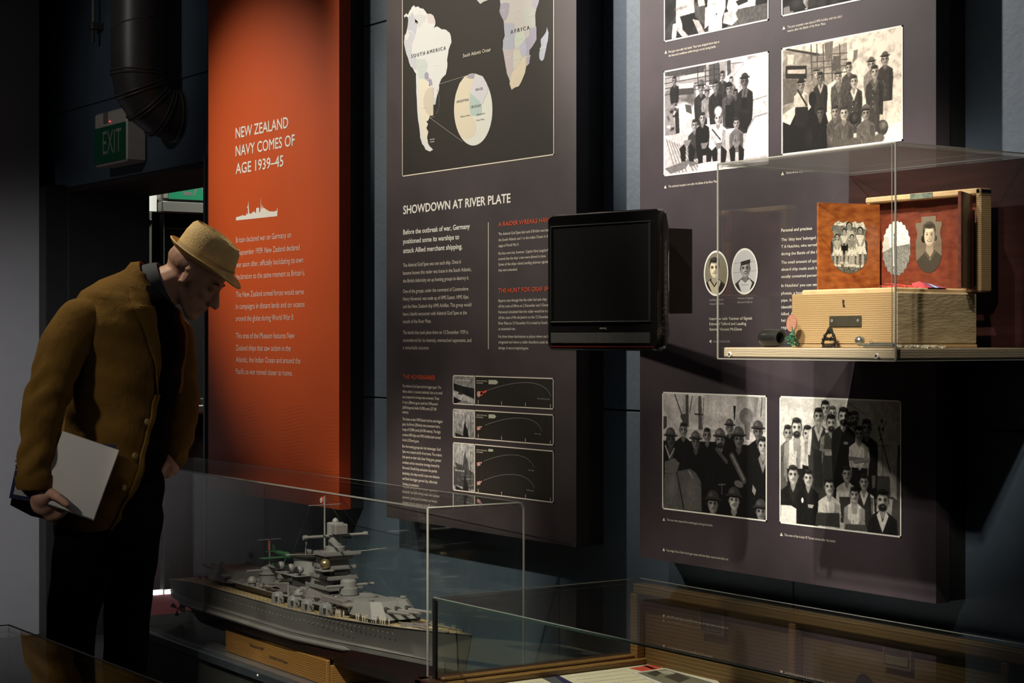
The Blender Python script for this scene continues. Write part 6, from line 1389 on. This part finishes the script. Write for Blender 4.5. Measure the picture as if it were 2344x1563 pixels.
# oak back with panelled doors
BX0 = on_y(1462, 1400, TY1-.02).x
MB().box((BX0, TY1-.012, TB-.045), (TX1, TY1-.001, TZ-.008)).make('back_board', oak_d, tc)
MB().bbox((BX0, TY1-.040, TZ-.034), (TX1, TY1-.012, TZ-.008), .003).make('top_rail', oak, tc)
MB().bbox((BX0-.012, TY1-.040, TB-.045), (BX0+.016, TY1-.012, TZ-.035), .003).make('stile', oak, tc)
for px_ in (1817, 2305):
    x_ = on_y(px_, 1450, TY1-.03).x; MB().bbox((x_-.011, TY1-.038, TB-.045), (x_+.011, TY1-.0125, TZ-.035), .003).make('stile', oak, tc)
for (pa, pb, lab) in (((1607, 1392), (1657, 1452), 0), ((2027, 1476), (2085, 1532), 1)):
    a_, b_ = on_y(pa[0], pa[1], TY1-.02), on_y(pb[0], pb[1], TY1-.02)
    z1_, z0_ = a_.z, b_.z
    h_ = MB().bbox((a_.x, TY1-.022, z0_), (b_.x, TY1-.0125, z1_), .002).make('recessed_pull', mat('dark_pull', (.035, .025, .015), .5), tc)
    fm = MB()
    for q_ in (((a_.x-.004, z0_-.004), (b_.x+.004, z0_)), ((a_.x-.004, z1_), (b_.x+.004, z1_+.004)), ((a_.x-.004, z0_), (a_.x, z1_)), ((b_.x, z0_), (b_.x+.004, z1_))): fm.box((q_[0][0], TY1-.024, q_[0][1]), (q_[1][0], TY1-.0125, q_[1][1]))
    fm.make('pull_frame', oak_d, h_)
    if lab: MB().bbox((a_.x+.004, TY1-.027, z0_+.004), (b_.x-.004, TY1-.0235, z0_+.022), .001).make('brass_label', mat('dull_brass', (.30, .24, .10), .4, metal=.6), h_)
BZ = TB-.030
def sheet(name, pts, m, h=.0012, curl=.0):
    P_ = [on_z(x, y, BZ) for x, y in pts]; 
    return MB().prism([(p.x, p.y, BZ+.0003+h) for p in P_], (0, 0, -h+.0001)), P_
paper_m = mat('cream_paper', (.66, .60, .46), .8, var=.06, vscale=20); photo_m = mat('grey_photo', (.20, .19, .15), .4)
def lay(name, label, cat, pts, m, dz=0, h=.0012):
    P_ = [on_z(x, y, BZ+dz+h) for x, y in pts]; P_ = [Vector((max(p.x, TX0+.045), max(p.y, TY0+.046), p.z)) for p in P_]; c_ = sum(P_, Vector())/len(P_)
    r = thing(name, (c_.x, c_.y, BZ+dz), label, cat)
    MB().prism([(p.x, p.y, BZ+dz+h) for p in P_], (0, 0, -h+.0001)).make('sheet', m, r); return r, P_
r, P_ = lay('letter', 'cream handwritten paper sheet at the near left end of the table case', 'paper', [(1080, 1572), (1218, 1546), (1305, 1585), (1350, 1640), (1150, 1660)], paper_m)
def scrawl(par, p0, p1, n, z, m, w_=.0011, ux=None):
    mb = MB(); rs_ = random.Random(n)
    for i in range(n):
        t_ = (i+.8)/(n+1); a_ = p0[0].lerp(p0[1], t_); b_ = p1[0].lerp(p1[1], t_); d = b_-a_; k = 0.04
        while k < .94:
            l_ = rs_.uniform(.02, .07); q0 = a_+d*k; q1 = a_+d*min(.96, k+l_); nn = Vector((-d.y, d.x, 0)).normalized()*w_
            mb.add([(q0.x-nn.x, q0.y-nn.y, z), (q1.x-nn.x, q1.y-nn.y, z), (q1.x+nn.x, q1.y+nn.y, z+.00001), (q0.x+nn.x, q0.y+nn.y, z+.00001)], [(0, 1, 2, 3)]); k += l_+.018
    o_ = mb.make('handwriting', m, par); o_['kind'] = 'stuff'
ink = mat('brown_ink', (.18, .14, .09), .8)
scrawl(r, (P_[1], P_[3]), (P_[0], P_[4]), 9, BZ+.0014, ink, .0012)
r, P_ = lay('newspaper_sheet', 'cream sheet with red block print and dark blue edge in the table case', 'paper', [(1245, 1537), (1448, 1513), (1500, 1517), (1640, 1556), (1700, 1610), (1420, 1620)], paper_m, .0005)
lay('blue_folder', 'dark blue folder edge under the red printed sheet in the table case', 'folder', [(1238, 1539), (1300, 1530), (1440, 1640), (1400, 1650)], mat('navy_card', (.02, .02, .10), .6), -.0)
redp = mat('red_ink', (.58, .07, .04), .7)
for pts in ([(1410, 1521), (1445, 1517), (1452, 1521), (1425, 1526)], [(1440, 1529), (1480, 1523), (1510, 1533), (1470, 1536)], [(1470, 1523), (1492, 1521), (1515, 1529), (1492, 1531)]):
    Q_ = [on_z(x, y, BZ+.0022) for x, y in pts]; MB().add([(p.x, p.y, BZ+.0022) for p in Q_], [(0, 1, 2, 3)]).make('red_print', redp, r)
a0 = on_z(1270, 1541, BZ); a1 = on_z(1420, 1600, BZ); b0 = on_z(1400, 1524, BZ); b1 = on_z(1600, 1580, BZ)
scrawl(r, (a0, a1), (b0, b1), 8, BZ+.0021, mat('faint_pencil', (.42, .38, .28), .8), .0012)
r, P_ = lay('photograph', 'black and white photograph with white border lying at the table case back', 'photograph', [(1449, 1539), (1524, 1529), (1642, 1562), (1585, 1590), (1540, 1580)], mat('white_photo_paper', (.70, .68, .62), .5), .0022)
Q_ = [on_z(x, y, BZ+.0038) for x, y in ((1459, 1539.5), (1523, 1531), (1632, 1562), (1585, 1584), (1545, 1574))]; MB().add([(p.x, p.y, BZ+.0036) for p in Q_], [(0, 1, 2, 3, 4)]).make('image_area', photo_m, r)
for pts, cc in (([(1480, 1541), (1500, 1534), (1515, 1540), (1500, 1548)], (.05, .045, .035)), ([(1520, 1548), (1550, 1540), (1580, 1552), (1555, 1562)], (.06, .05, .04)), ([(1500, 1536), (1530, 1534), (1550, 1542), (1525, 1543)], (.42, .40, .33))):
    MB().add([(p.x, p.y, BZ+.0038) for p in [on_z(x, y, BZ+.0038) for x, y in pts]], [(0, 1, 2, 3)]).make('photo_tone', mat('photo_tone', cc, .5), r)
# folded pale paper further right, standing up against the back
a_, b_, c_ = on_y(1925, 1575, 2.62), on_y(2030, 1595, 2.62), on_y(1975, 1542, 2.66)
r = thing('folded_card', ((a_.x+b_.x)/2, 2.62, BZ), 'pale folded card standing to a peak at the right of the table case', 'card')
MB().prism([(a_.x-.03, 2.60, BZ+.0003), (b_.x+.03, 2.60, BZ+.0003), (c_.x+.012, 2.66, c_.z-.004), (c_.x, 2.66, c_.z), (c_.x-.012, 2.66, c_.z-.004)], (0, .0015, 0)).prism([(a_.x-.03, 2.72, BZ+.0003), (b_.x+.03, 2.72, BZ+.0003), (c_.x+.012, 2.662, c_.z-.004), (c_.x, 2.662, c_.z), (c_.x-.012, 2.662, c_.z-.004)], (0, .0015, 0)).make('card', paper_m, r)
# ---- nearer glass-topped case, bottom left
NZ = .81
pn_ = on_z(20, 1430, NZ); NX0, NX1, NY0, NY1 = pn_.x, pn_.x+1.45, pn_.y-.6, pn_.y
NB = .58
nc = thing('near_table_case', ((NX0+NX1)/2, (NY0+NY1)/2, 0), 'nearer glass-topped display case cutting across the bottom left corner', 'display case')
MB().bbox((NX0, NY0, .05), (NX1, NY1, NB), .004).make('cabinet', mat('dark_case_body', (.02, .017, .015), NB), nc); MB().box((NX0+.03, NY0+.03, 0), (NX1-.03, NY1-.03, .05)).make('foot_plinth', M['nearblack'], nc)
MB().box((NX0, NY0, NZ-gt), (NX1, NY1, NZ)).make('glass_top', M['glass'], nc)
MB().box((NX0, NY1-gt, NB), (NX1, NY1, NZ-gt)).box((NX0, NY0, NB), (NX0+gt, NY1-gt, NZ-gt)).box((NX0, NY0, NB), (NX1, NY0+gt, NZ-gt)).make('side_pane', M['glass'], nc)
mb = MB(); strip(mb, (NX0, NY1, NZ), (NX1, NY1, NZ), .0011); strip(mb, (NX0, NY0, NZ), (NX0, NY1, NZ), .0009); strip(mb, (NX0, NY1, NB), (NX0, NY1, NZ), .0007); mb.make('glass_edge', M['acr_edge_dim'], nc)

# ================================================================== VISITOR
MD = 5.5
mo = at(260, 778, MD)
man = thing('person', (mo.x, mo.y, 0), 'man in tan hat and brown corduroy jacket stooping over the ship case', 'person', rz=PI/2-TH); man['local'] = 1
def m_(px, py): return ((px-260)*MD/F, CAMZ-(py-778)*MD/F)
def V(px, py, y): x, z = m_(px, py); return Vector((x, y, z))
skin = mat('skin', (.50, .27, .19), .55, var=.08, vscale=30); 
jack = mat('brown_corduroy', (.125, .062, .009), .9, vscale=7, col2=(.185, .098, .016), bump=.8, bscale=45)
def cord():
    nt = jack.node_tree; b = nt.nodes['Principled BSDF']
    tcn = nt.nodes.new('ShaderNodeTexCoord'); wv = nt.nodes.new('ShaderNodeTexWave'); wv.bands_direction = 'X'; wv.inputs['Scale'].default_value = 120; wv.inputs['Distortion'].default_value = .6
    nt.links.new(tcn.outputs['Object'], wv.inputs['Vector']); bp = nt.nodes.new('ShaderNodeBump'); bp.inputs['Strength'].default_value = .35; bp.inputs['Distance'].default_value = .001
    nt.links.new(wv.outputs[1], bp.inputs['Height']); prev = b.inputs['Normal'].links[0].from_socket; nt.links.new(prev, bp.inputs['Normal']); nt.links.new(bp.outputs[0], b.inputs['Normal'])
    b.inputs['Sheen Weight'].default_value = .12; b.inputs['Specular IOR Level'].default_value = .2; b.inputs['Sheen Tint'].default_value = (.6, .4, .15, 1)
cord()
trou = mat('black_trousers', (.003, .003, .0035), 1, bump=.2, bscale=30, spec=.05); shirt = mat('charcoal_shirt', (.035, .045, .055), .8)
shirt_b = mat('black_shirt', (.003, .003, .003), 1, spec=.05)
straw = mat('tan_straw', (.74, .52, .22), .7, var=.10, vscale=60, bump=.5, bscale=200)
straw_b = mat('straw_band', (.42, .31, .15), .75)
def cap_pts(mb, a, b, ra, rb, n=14):
    a, b = Vector(a), Vector(b); d = b-a; L = d.length; 
    if L < 1e-6: L = 1e-6; d = Vector((0, 0, 1e-6))
    t = d/L; up = Vector((0, 1, 0)) if abs(t.y) < .9 else Vector((1, 0, 0)); u = t.cross(up).normalized(); v = u.cross(t)
    rings = []
    for k in range(5): ph = PI/2*(1-k/4); rings.append((a-t*ra*math.sin(ph), max(1e-4, ra*math.cos(ph))))
    for k in range(1, 5): rings.append((a+d*k/4*1.0, ra+(rb-ra)*k/4))
    for k in range(1, 5): ph = PI/2*k/4; rings.append((b+t*rb*math.sin(ph), max(1e-4, rb*math.cos(ph))))
    mb.loft([[c+(u*math.cos(2*PI*i/n)+v*math.sin(2*PI*i/n))*r for i in range(n)] for c, r in rings])
def ellip(mb, c, r, rot=None, n=20, m=14):
    R = rot if rot is not None else Matrix.Identity(3); c = Vector(c); rings = []
    for i in range(m+1):
        ph = PI*i/m; s_ = max(1e-3, math.sin(ph)); rings.append([c+R@Vector((r[0]*s_*math.cos(2*PI*k/n), r[1]*s_*math.sin(2*PI*k/n), r[2]*math.cos(ph))) for k in range(n)])
    mb.loft(rings[::-1])
def remesh(name, mb, m, parent, vox, smooth=6, disp=None, fac=.5):
    me = bpy.data.meshes.new('tmp'); me.from_pydata(mb.v, [], mb.f); me.update()
    ob = bpy.data.objects.new('tmp', me); COL.objects.link(ob)
    r = ob.modifiers.new('r', 'REMESH'); r.mode = 'VOXEL'; r.voxel_size = vox
    s_ = ob.modifiers.new('s', 'SMOOTH'); s_.iterations = smooth; s_.factor = fac
    dg = bpy.context.evaluated_depsgraph_get(); dg.update()
    out = bpy.data.meshes.new_from_object(ob.evaluated_get(dg)); bpy.data.objects.remove(ob)
    n = len(out.vertices); co = np.empty(n*3); out.vertices.foreach_get('co', co); co = co.reshape(-1, 3)
    if disp is not None:
        no = np.empty(n*3); out.vertices.foreach_get('normal', no); no = no.reshape(-1, 3); co = co+no*disp(co)[:, None]
    zo = worigin(parent).z; co[:, 2] -= zo
    out.vertices.foreach_set('co', co.ravel()); out.name = name; out.materials.clear(); out.update()
    return newobj(name, out, parent, m, smooth=True)
# head frame
HC = V(446, 632, 0.0); fh = Vector((.777, 0, -.629)); uh = Vector((.629, 0, .777)); sh = Vector((0, -1, 0))   # forward, up, side (towards the viewer)
yaw = Matrix.Rotation(math.radians(-6), 3, 'Z')
fh, uh, sh = yaw@fh, yaw@uh, yaw@sh
RH_ = Matrix((fh, -sh, uh)).transposed()
def hp(f, s, u): return HC+fh*f+sh*s+uh*u
b = MB()
ellip(b, hp(-.012, 0, .030), (.096, .075, .085), RH_); ellip(b, hp(.016, 0, -.022), (.068, .058, .068), RH_)
ellip(b, hp(.044, 0, -.066), (.040, .040, .034), RH_); ellip(b, hp(.062, 0, -.094), (.024, .026, .020), RH_)
ellip(b, hp(.066, 0, .022), (.022, .050, .013), RH_); ellip(b, hp(.060, .034, -.018), (.022, .018, .018), RH_); ellip(b, hp(.060, -.034, -.018), (.022, .018, .018), RH_)
cap_pts(b, hp(.080, 0, .010), hp(.106, 0, -.030), .0085, .0125); ellip(b, hp(.094, .010, -.034), (.011, .008, .008), RH_); ellip(b, hp(.094, -.010, -.034), (.011, .008, .008), RH_)
ellip(b, hp(.078, 0, -.055), (.016, .026, .007), RH_); ellip(b, hp(.076, 0, -.069), (.015, .022, .007), RH_)
cap_pts(b, hp(.0, .048, -.050), hp(.052, .020, -.094), .014, .012); cap_pts(b, hp(.0, -.048, -.050), hp(.052, -.020, -.094), .014, .012)
for s_ in (-1, 1):
    for k in range(9):
        a_ = -2.2+k*.62; a2 = a_+.62
        if k < 7: cap_pts(b, hp(-.006+.014*math.cos(a_), s_*.078, -.008+.025*math.sin(a_)), hp(-.006+.014*math.cos(a2), s_*.078, -.008+.025*math.sin(a2)), .0042, .0042, 8)
    ellip(b, hp(-.004, s_*.072, -.008), (.011, .006, .020), RH_)
# neck and trunk under the clothes
N0, N1 = V(352, 668, 0), V(418, 640, 0)
cap_pts(b, N0, N1, .066, .060); cap_pts(b, N0, V(300, 720, 0), .070, .10)
PEL = V(255, 1170, 0); CH = V(292, 800, 0)
cap_pts(b, CH, PEL, .10, .11)
SR, ER, WR = V(182, 805, -.222), V(146, 935, -.265), V(135, 1088, -.255)
SL, EL, WL = V(385, 775, .16), V(388, 935, .20), V(382, 1045, .10)
cap_pts(b, CH, SR, .08, .04); cap_pts(b, SR, ER, .045, .036); cap_pts(b, ER, WR, .034, .026)
cap_pts(b, CH, SL, .08, .05); cap_pts(b, SL, EL, .042, .034); cap_pts(b, EL, WL, .034, .026)
hipR, hipL = V(222, 1200, -.09), V(284, 1185, .09); kR, kL = V(180, 1420, -.10), V(276, 1395, .10)
aR, aL = V(185, 1740, -.10), V(262, 1740, .11)
for h_, k_, a_ in ((hipR, kR, aR), (hipL, kL, aL)): cap_pts(b, PEL, h_, .10, .08); cap_pts(b, h_, k_, .078, .050); cap_pts(b, k_, a_, .050, .038)
# right hand holding the pad
def hand(b, W, P, D, side, curl, sc_=1.0, thumb=None):
    """W wrist, P palm centre, D finger direction"""
    pass
ellip(b, V(152, 1128, -.262), (.040, .020, .044), Matrix.Rotation(.5, 3, 'Y')); cap_pts(b, V(136, 1092, -.255), V(150, 1120, -.262), .027, .034)
cap_pts(b, V(165, 1108, -.275), V(190, 1118, -.305), .016, .0135); cap_pts(b, V(190, 1118, -.305), V(211, 1133, -.312), .0125, .0105)         # thumb over the pad
for i, (x0, y0, x1, y1, x2, y2) in enumerate(((172, 1132, 196, 1146, 206, 1135), (166, 1144, 188, 1158, 200, 1149), (158, 1152, 178, 1166, 190, 1159), (148, 1156, 164, 1171, 176, 1167))):
    r0 = .0115-.0008*i
    cap_pts(b, V(x0, y0, -.258), V(x1, y1, -.250), r0, r0*.92, 10); cap_pts(b, V(x1, y1, -.250), V(x2, y2, -.240), r0*.9, r0*.78, 10)
# left hand going into the trouser pocket
ellip(b, V(377, 1064, .085), (.024, .038, .040), Matrix.Rotation(-.5, 3, 'Y')); cap_pts(b, V(380, 1050, .09), V(372, 1085, .07), .024, .020)
for i in range(4): cap_pts(b, V(368-i*2, 1078, .05+.018*i), V(352-i*2, 1108, .045+.018*i), .0095, .008, 8)
cap_pts(b, V(370, 1066, .045), V(358, 1086, .03), .011, .009, 8)
remesh('body', b, skin, man, .0055, 3)
# eye, brow, lips
for s_ in (-1, 1):
    e_o = MB(); ellip(e_o, hp(.069, s_*.031, .006), (.012, .013, .009), RH_, 12, 8); e_o.make('eyelid', mat('eyelid_skin', (.32, .15, .11), .6), man, smooth=True)
    bw = MB(); bw.tube([hp(.080, s_*.016, .024), hp(.080, s_*.033, .030), hp(.068, s_*.050, .024)], [.003, .004, .002], 6); bw.make('eyebrow', mat('brown_brow', (.10, .06, .035), .8), man, smooth=True)
lp_ = MB(); lp_.tube([hp(.078, -.024, -.064), hp(.093, 0, -.0625), hp(.078, .024, -.064)], [.001, .0022, .001], 6); lp_.make('mouth', mat('lip_line', (.22, .07, .06), .6), man)
hr = MB(); ellip(hr, hp(-.020, 0, .018), (.0895, .0762, .050), RH_); remesh('cropped_hair', hr, mat('cropped_hair', (.36, .20, .14), .85, var=.12, vscale=80), man, .006, 2)
# hat: brim plane runs down to the right
BF = Vector((.855, 0, -.519)).normalized(); BU = Vector((.519, 0, .855)).normalized(); BFy, BUy = yaw@BF, yaw@BU; BS = yaw@Vector((0, 1, 0))
HB = V(469, 603, 0)-BUy*.004
def hat_pt(f, s, u): return HB+BFy*f+BS*s+BUy*u
n = 56; rings = []
def brim_z(a, k): return (.020*math.cos(a)**2*(1 if math.cos(a) < 0 else -.45)+.012*math.sin(a)**2)*k
prof = [(.128, .105, .0, 1, 0), (.131, .108, .003, 1, 0), (.128, .105, .006, 1, 0), (.104, .086, .004, .45, 0), (.099, .081, .008, 0, 0), (.096, .079, .030, 0, 0), (.092, .075, .060, 0, 0), (.086, .070, .085, 0, 0), (.076, .061, .098, 0, 0), (.060, .047, .103, 0, 1), (.035, .026, .099, 0, 1), (.004, .003, .092, 0, 1)]
for a_, b_, u_, k_, c_ in prof:
    ring = []
    for i in range(n):
        q = 2*PI*i/n; f = a_*math.cos(q); s = b_*math.sin(q); pin = 1
        if u_ > .03: 
            pin = 1-.10*math.exp(-((math.cos(q)-.75)/.25)**2)*(u_/.1)*abs(math.sin(q))**.5
        uu = u_+brim_z(q, k_)-(.016*math.exp(-(s/.022)**2)*(1 if c_ else 0))+(-.10*f if u_ > .05 else 0)*1.0
        ring.append(hat_pt(f-.008*(u_ > .02), s*pin, uu))
    rings.append(ring)
under = [[hat_pt(.100*math.cos(2*PI*i/n), .082*math.sin(2*PI*i/n), .0005) for i in range(n)]]
hatm = MB().loft(under+rings, True, True); hat = hatm.make('hat', straw, man, smooth=True)
MB().loft([[hat_pt((.0995-.0008*j)*math.cos(2*PI*i/n)-.006, (.0822-.0006*j)*math.sin(2*PI*i/n), u_) for i in range(n)] for j, u_ in enumerate((.008, .012, .024, .028))], False, False).make('hat_band', straw_b, hat, smooth=True)
# jacket body: lofted sections (centre px, half width px, half depth m, py)
secs = [(330, 26, .070, 622), (322, 44, .095, 636), (303, 72, .150, 655), (293, 96, .190, 680), (291, 112, .212, 712), (291, 121, .222, 750), (289, 127, .222, 800), (284, 126, .214, 850), (278, 122, .205, 900), (271, 118, .198, 950), (264, 116, .195, 1000), (257, 114, .200, 1050), (247, 110, .206, 1100), (235, 104, .208, 1140), (226, 94, .206, 1175), (222, 80, .196, 1200), (222, 62, .170, 1212)]
def jsec(t):
    t = max(0, min(len(secs)-1.0001, t)); i = int(t); k = t-i; return [secs[i][j]*(1-k)+secs[i+1][j]*k for j in range(4)]
def jpt(t, ph, off=0):
    cx, hw, hd, py = jsec(t); e = .85
    c_, s_ = math.cos(ph), math.sin(ph)
    x = (abs(c_)**e)*(1 if c_ > 0 else -1); y = (abs(s_)**e)*(1 if s_ > 0 else -1)
    X, Z = m_(cx, py); r = hw*MD/F; nrm_ = Vector((c_/max(.01, r), s_/hd, 0)).normalized()
    tilt = -.018*math.cos(ph)*(1 if py < 700 else 0)
    wr = .003*math.sin(py*.05+ph*3)+.002*math.sin(py*.11-ph*5)
    return Vector((X+x*r, y*hd, Z+tilt))+nrm_*(off+wr*(1 if off == 0 else 1))
NT = 64; NP = 72
rings = [[jpt((len(secs)-1)*i/NT, 2*PI*k/NP) for k in range(NP)] for i in range(NT+1)]
jb = MB().loft(rings); jacket = jb.make('jacket', jack, man, smooth=True)
def patch(name, tr, fr, m, parent, off, nt=24, nf=10):
    """tr: (t0, t1); fr(t01) -> (ph0, ph1) degrees"""
    vs = []; 
    for i in range(nt+1):
        k = i/nt; t = tr[0]+(tr[1]-tr[0])*k; p0, p1 = fr(k)
        for j in range(nf+1): 
            e = min(j, nf-j)/nf; vs.append(jpt(t, math.radians(p0+(p1-p0)*j/nf), off+.004*min(1, e*6)))
    fs = [(i*(nf+1)+j, i*(nf+1)+j+1, (i+1)*(nf+1)+j+1, (i+1)*(nf+1)+j) for i in range(nt) for j in range(nf)]
    return MB().add(vs, fs).make(name, m, parent, smooth=True)
patch('shirt_front', (1.5, 14.3), lambda k: (-52+22*k, 14+4*k), shirt_b, man, .0025, 40, 12)
patch('lapel', (2.2, 8.2), lambda k: (-78+30*k+18*max(0, k-.35), -48+10*k), jack, jacket, .006)
patch('lapel', (2.4, 8.0), lambda k: (8-4*k, 40-26*k), jack, jacket, .006)
patch('front_edge', (8.0, 15.2), lambda k: (-42-10*k, -33-16*k), jack, jacket, .004, 30, 6)
for t_ in (9.2, 10.7, 12.1):
    c_ = jpt(t_, math.radians(-47-4*(t_-9)), .011); bt = MB(); ellip(bt, c_, (.010, .004, .010), Matrix.Rotation(.8, 3, 'Z'), 12, 8); bt.make('button', mat('leather_button', (.22, .15, .05), .5), jacket, smooth=True)
# collar of the jacket and of the shirt
nd = (N1-N0).normalized(); n1_ = nd.cross(Vector((0, 1, 0))).normalized(); yv = Vector((0, 1, 0))
def ringc(c, r1, r2, n=32): return [c+n1_*math.cos(2*PI*i/n)*r1+yv*math.sin(2*PI*i/n)*r2 for i in range(n)]
c0 = V(366, 656, 0)
MB().loft([ringc(c0-nd*.030, .082, .080), ringc(c0-nd*.005, .078, .074), ringc(c0+nd*.022, .0705, .068), ringc(c0+nd*.022, .067, .065), ringc(c0-nd*.005, .068, .066)], False, False).make('shirt_collar', shirt, man, smooth=True)
cj = V(343, 655, 0)
MB().loft([ringc(cj-nd*.045, .075, .115), ringc(cj-nd*.022, .088, .098), ringc(cj+nd*.004, .080, .085), ringc(cj+nd*.004, .074, .078), ringc(cj-nd*.03, .078, .085)], False, False).make('jacket_collar', jack, jacket, smooth=True)
# sleeves
def folds(center, axis, amp, freq, lo=0, hi=1):
    return lambda co: amp*(np.sin(co[:, 2]*freq*.72+4.0*np.sin(co[:, 0]*20)+co[:, 1]*34)*(.6+.5*np.sin(co[:, 2]*29+co[:, 0]*15))+.4*np.sin(co[:, 0]*60+co[:, 2]*22))*np.clip((1.36-co[:, 2])/.12, .15, 1)
slv = MB(); cap_pts(slv, V(214, 742, -.165), V(184, 795, -.215), .078, .072); cap_pts(slv, V(184, 795, -.215), ER+Vector((.004, 0, 0)), .072, .062); cap_pts(slv, ER+Vector((.004, 0, 0)), V(134, 1072, -.257), .062, .056)
remesh('sleeve', slv, jack, jacket, .009, 8, folds(None, None, .0042, 105))
cf = MB(); dcf = Vector((.02, 0, -1)).normalized()
MB().loft([[V(134, py, -.257)+Vector((math.cos(q)*r_, math.sin(q)*r_*.95, 0)) for q in np.linspace(0, 2*PI, 28, endpoint=False)] for py, r_ in ((1072, .060), (1098, .058), (1103, .054), (1092, .050))], False, False).make('cuff', jack, jacket, smooth=True)
for py in (1042, 1052, 1062): bt = MB(); ellip(bt, V(93, py, -.262), (.006, .006, .004), None, 10, 6); bt.make('cuff_button', mat('dark_button', (.12, .08, .03), .5), jacket)
slv = MB(); cap_pts(slv, V(378, 770, .13), EL, .066, .056); cap_pts(slv, EL, V(391, 985, .17), .056, .050); cap_pts(slv, V(391, 985, .17), V(384, 1048, .10), .050, .042)
remesh('sleeve', slv, jack, jacket, .009, 7, folds(None, None, .0035, 110))
# trousers and shoes
tb = MB(); cap_pts(tb, V(258, 1080, 0), PEL, .145, .155); ellip(tb, V(255, 1120, 0), (.160, .175, .16)); ellip(tb, V(240, 1200, 0), (.155, .17, .13))
for h_, k_, a_ in ((hipR, kR, aR), (hipL, kL, aL)): cap_pts(tb, h_, k_, .104, .074); cap_pts(tb, k_, a_, .074, .062); cap_pts(tb, a_, a_-Vector((0, 0, .03)), .066, .066)
remesh('trousers', tb, trou, man, .012, 10, lambda co: .0015*np.sin(co[:, 2]*45+co[:, 0]*30))
for a_ in (aR, aL):
    so = MB(); ellip(so, Vector((a_.x+.06, a_.y, .045)), (.135, .048, .042)); cap_pts(so, Vector((a_.x, a_.y, .05)), Vector((a_.x, a_.y, .10)), .045, .042)
    so.v = [(x, y, max(z, .004)) for x, y, z in so.v]; so.make('shoe', mat('black_shoe', (.01, .01, .01), .4), man, smooth=True)
# ---- the pad and the folder he carries
def on_man(px, py, y): return V(px, py, y)
def slab(pts, y, t, parent_label):
    return [V(px, py, y) for px, py in pts]
MR = man.matrix_basis.copy() if False else Matrix.Translation(man.location)@Matrix.Rotation(PI/2-TH, 4, 'Z')
def carried(name, label, cat, pts, y, t, m):
    r = thing(name, tuple(MR@Vector((m_(*pts[0])[0], y, m_(*pts[0])[1]))), label, cat, rz=PI/2-TH)
    return r
def wl(p): return MR@Vector(p)
pad = thing('sketch_pad', (mo.x, mo.y, 0), 'white spiral-bound pad held in the man\'s right hand', 'notepad', rz=PI/2-TH); pad['local'] = 1
pts = [(318, 1018), (262, 1170), (140, 1128), (196, 976)]
P0 = [V(x, y, -.283) for x, y in pts]
MB().prism(P0, (0, .004, 0)).make('cover', mat('white_pad_cover', (.62, .59, .55), .55), pad)
MB().prism([p+Vector((0, .0042, 0)) for p in P0], (0, .009, 0)).make('pages', mat('cream_pages', (.55, .50, .38), .8), pad)
MB().prism([p+Vector((0, .0134, 0)) for p in P0], (0, .0016, 0)).make('back_card', mat('grey_card', (.25, .24, .22), .8), pad)
a_, b_ = V(262, 1168, 0), V(142, 1127, 0); wr_ = mat('wire', (.22, .21, .20), .35, metal=.7)
rg_me = None
for i in range(34):
    p = a_.lerp(b_, (i+.5)/34); q_ = [p+Vector((0, -.2765+.010*math.cos(t_), 0))+Vector((.25, 0, -.97))*(.004*math.sin(t_)+.0005) for t_ in np.linspace(0, 2*PI, 9)]
    MB().tube(q_, .0010, 5).make('spiral_ring', wr_, pad)
fol = thing('notebook', (mo.x, mo.y, 0), 'dark blue edged notebook tucked behind the white pad under the sleeve', 'notebook', rz=PI/2-TH); fol['local'] = 1
pts = [(300, 1012), (266, 1150), (72, 1118), (88, 1058), (112, 1000)]
P1 = [V(x, y, -.240) for x, y in pts]
navy = mat('navy_cover', (.012, .016, .07), .5)
MB().prism([V(x, y, -.236) for x, y in [(305, 1008), (266, 1156), (70, 1124), (86, 1050), (112, 992)]], (0, .003, 0)).make('cover', navy, fol)
MB().prism([V(x, y, -.2385) for x, y in [(296, 1014), (262, 1148), (80, 1116), (93, 1058), (118, 1002)]], (0, .002, 0)).make('pages', mat('white_pages', (.45, .44, .42), .8), fol)
MB().prism([V(x, y, -.232) for x, y in [(240, 1150), (170, 1175), (118, 1164), (72, 1140), (74, 1126), (230, 1148)]], (0, .012, 0)).make('strap', trou, fol)
bpy.data.objects.remove(_fo)
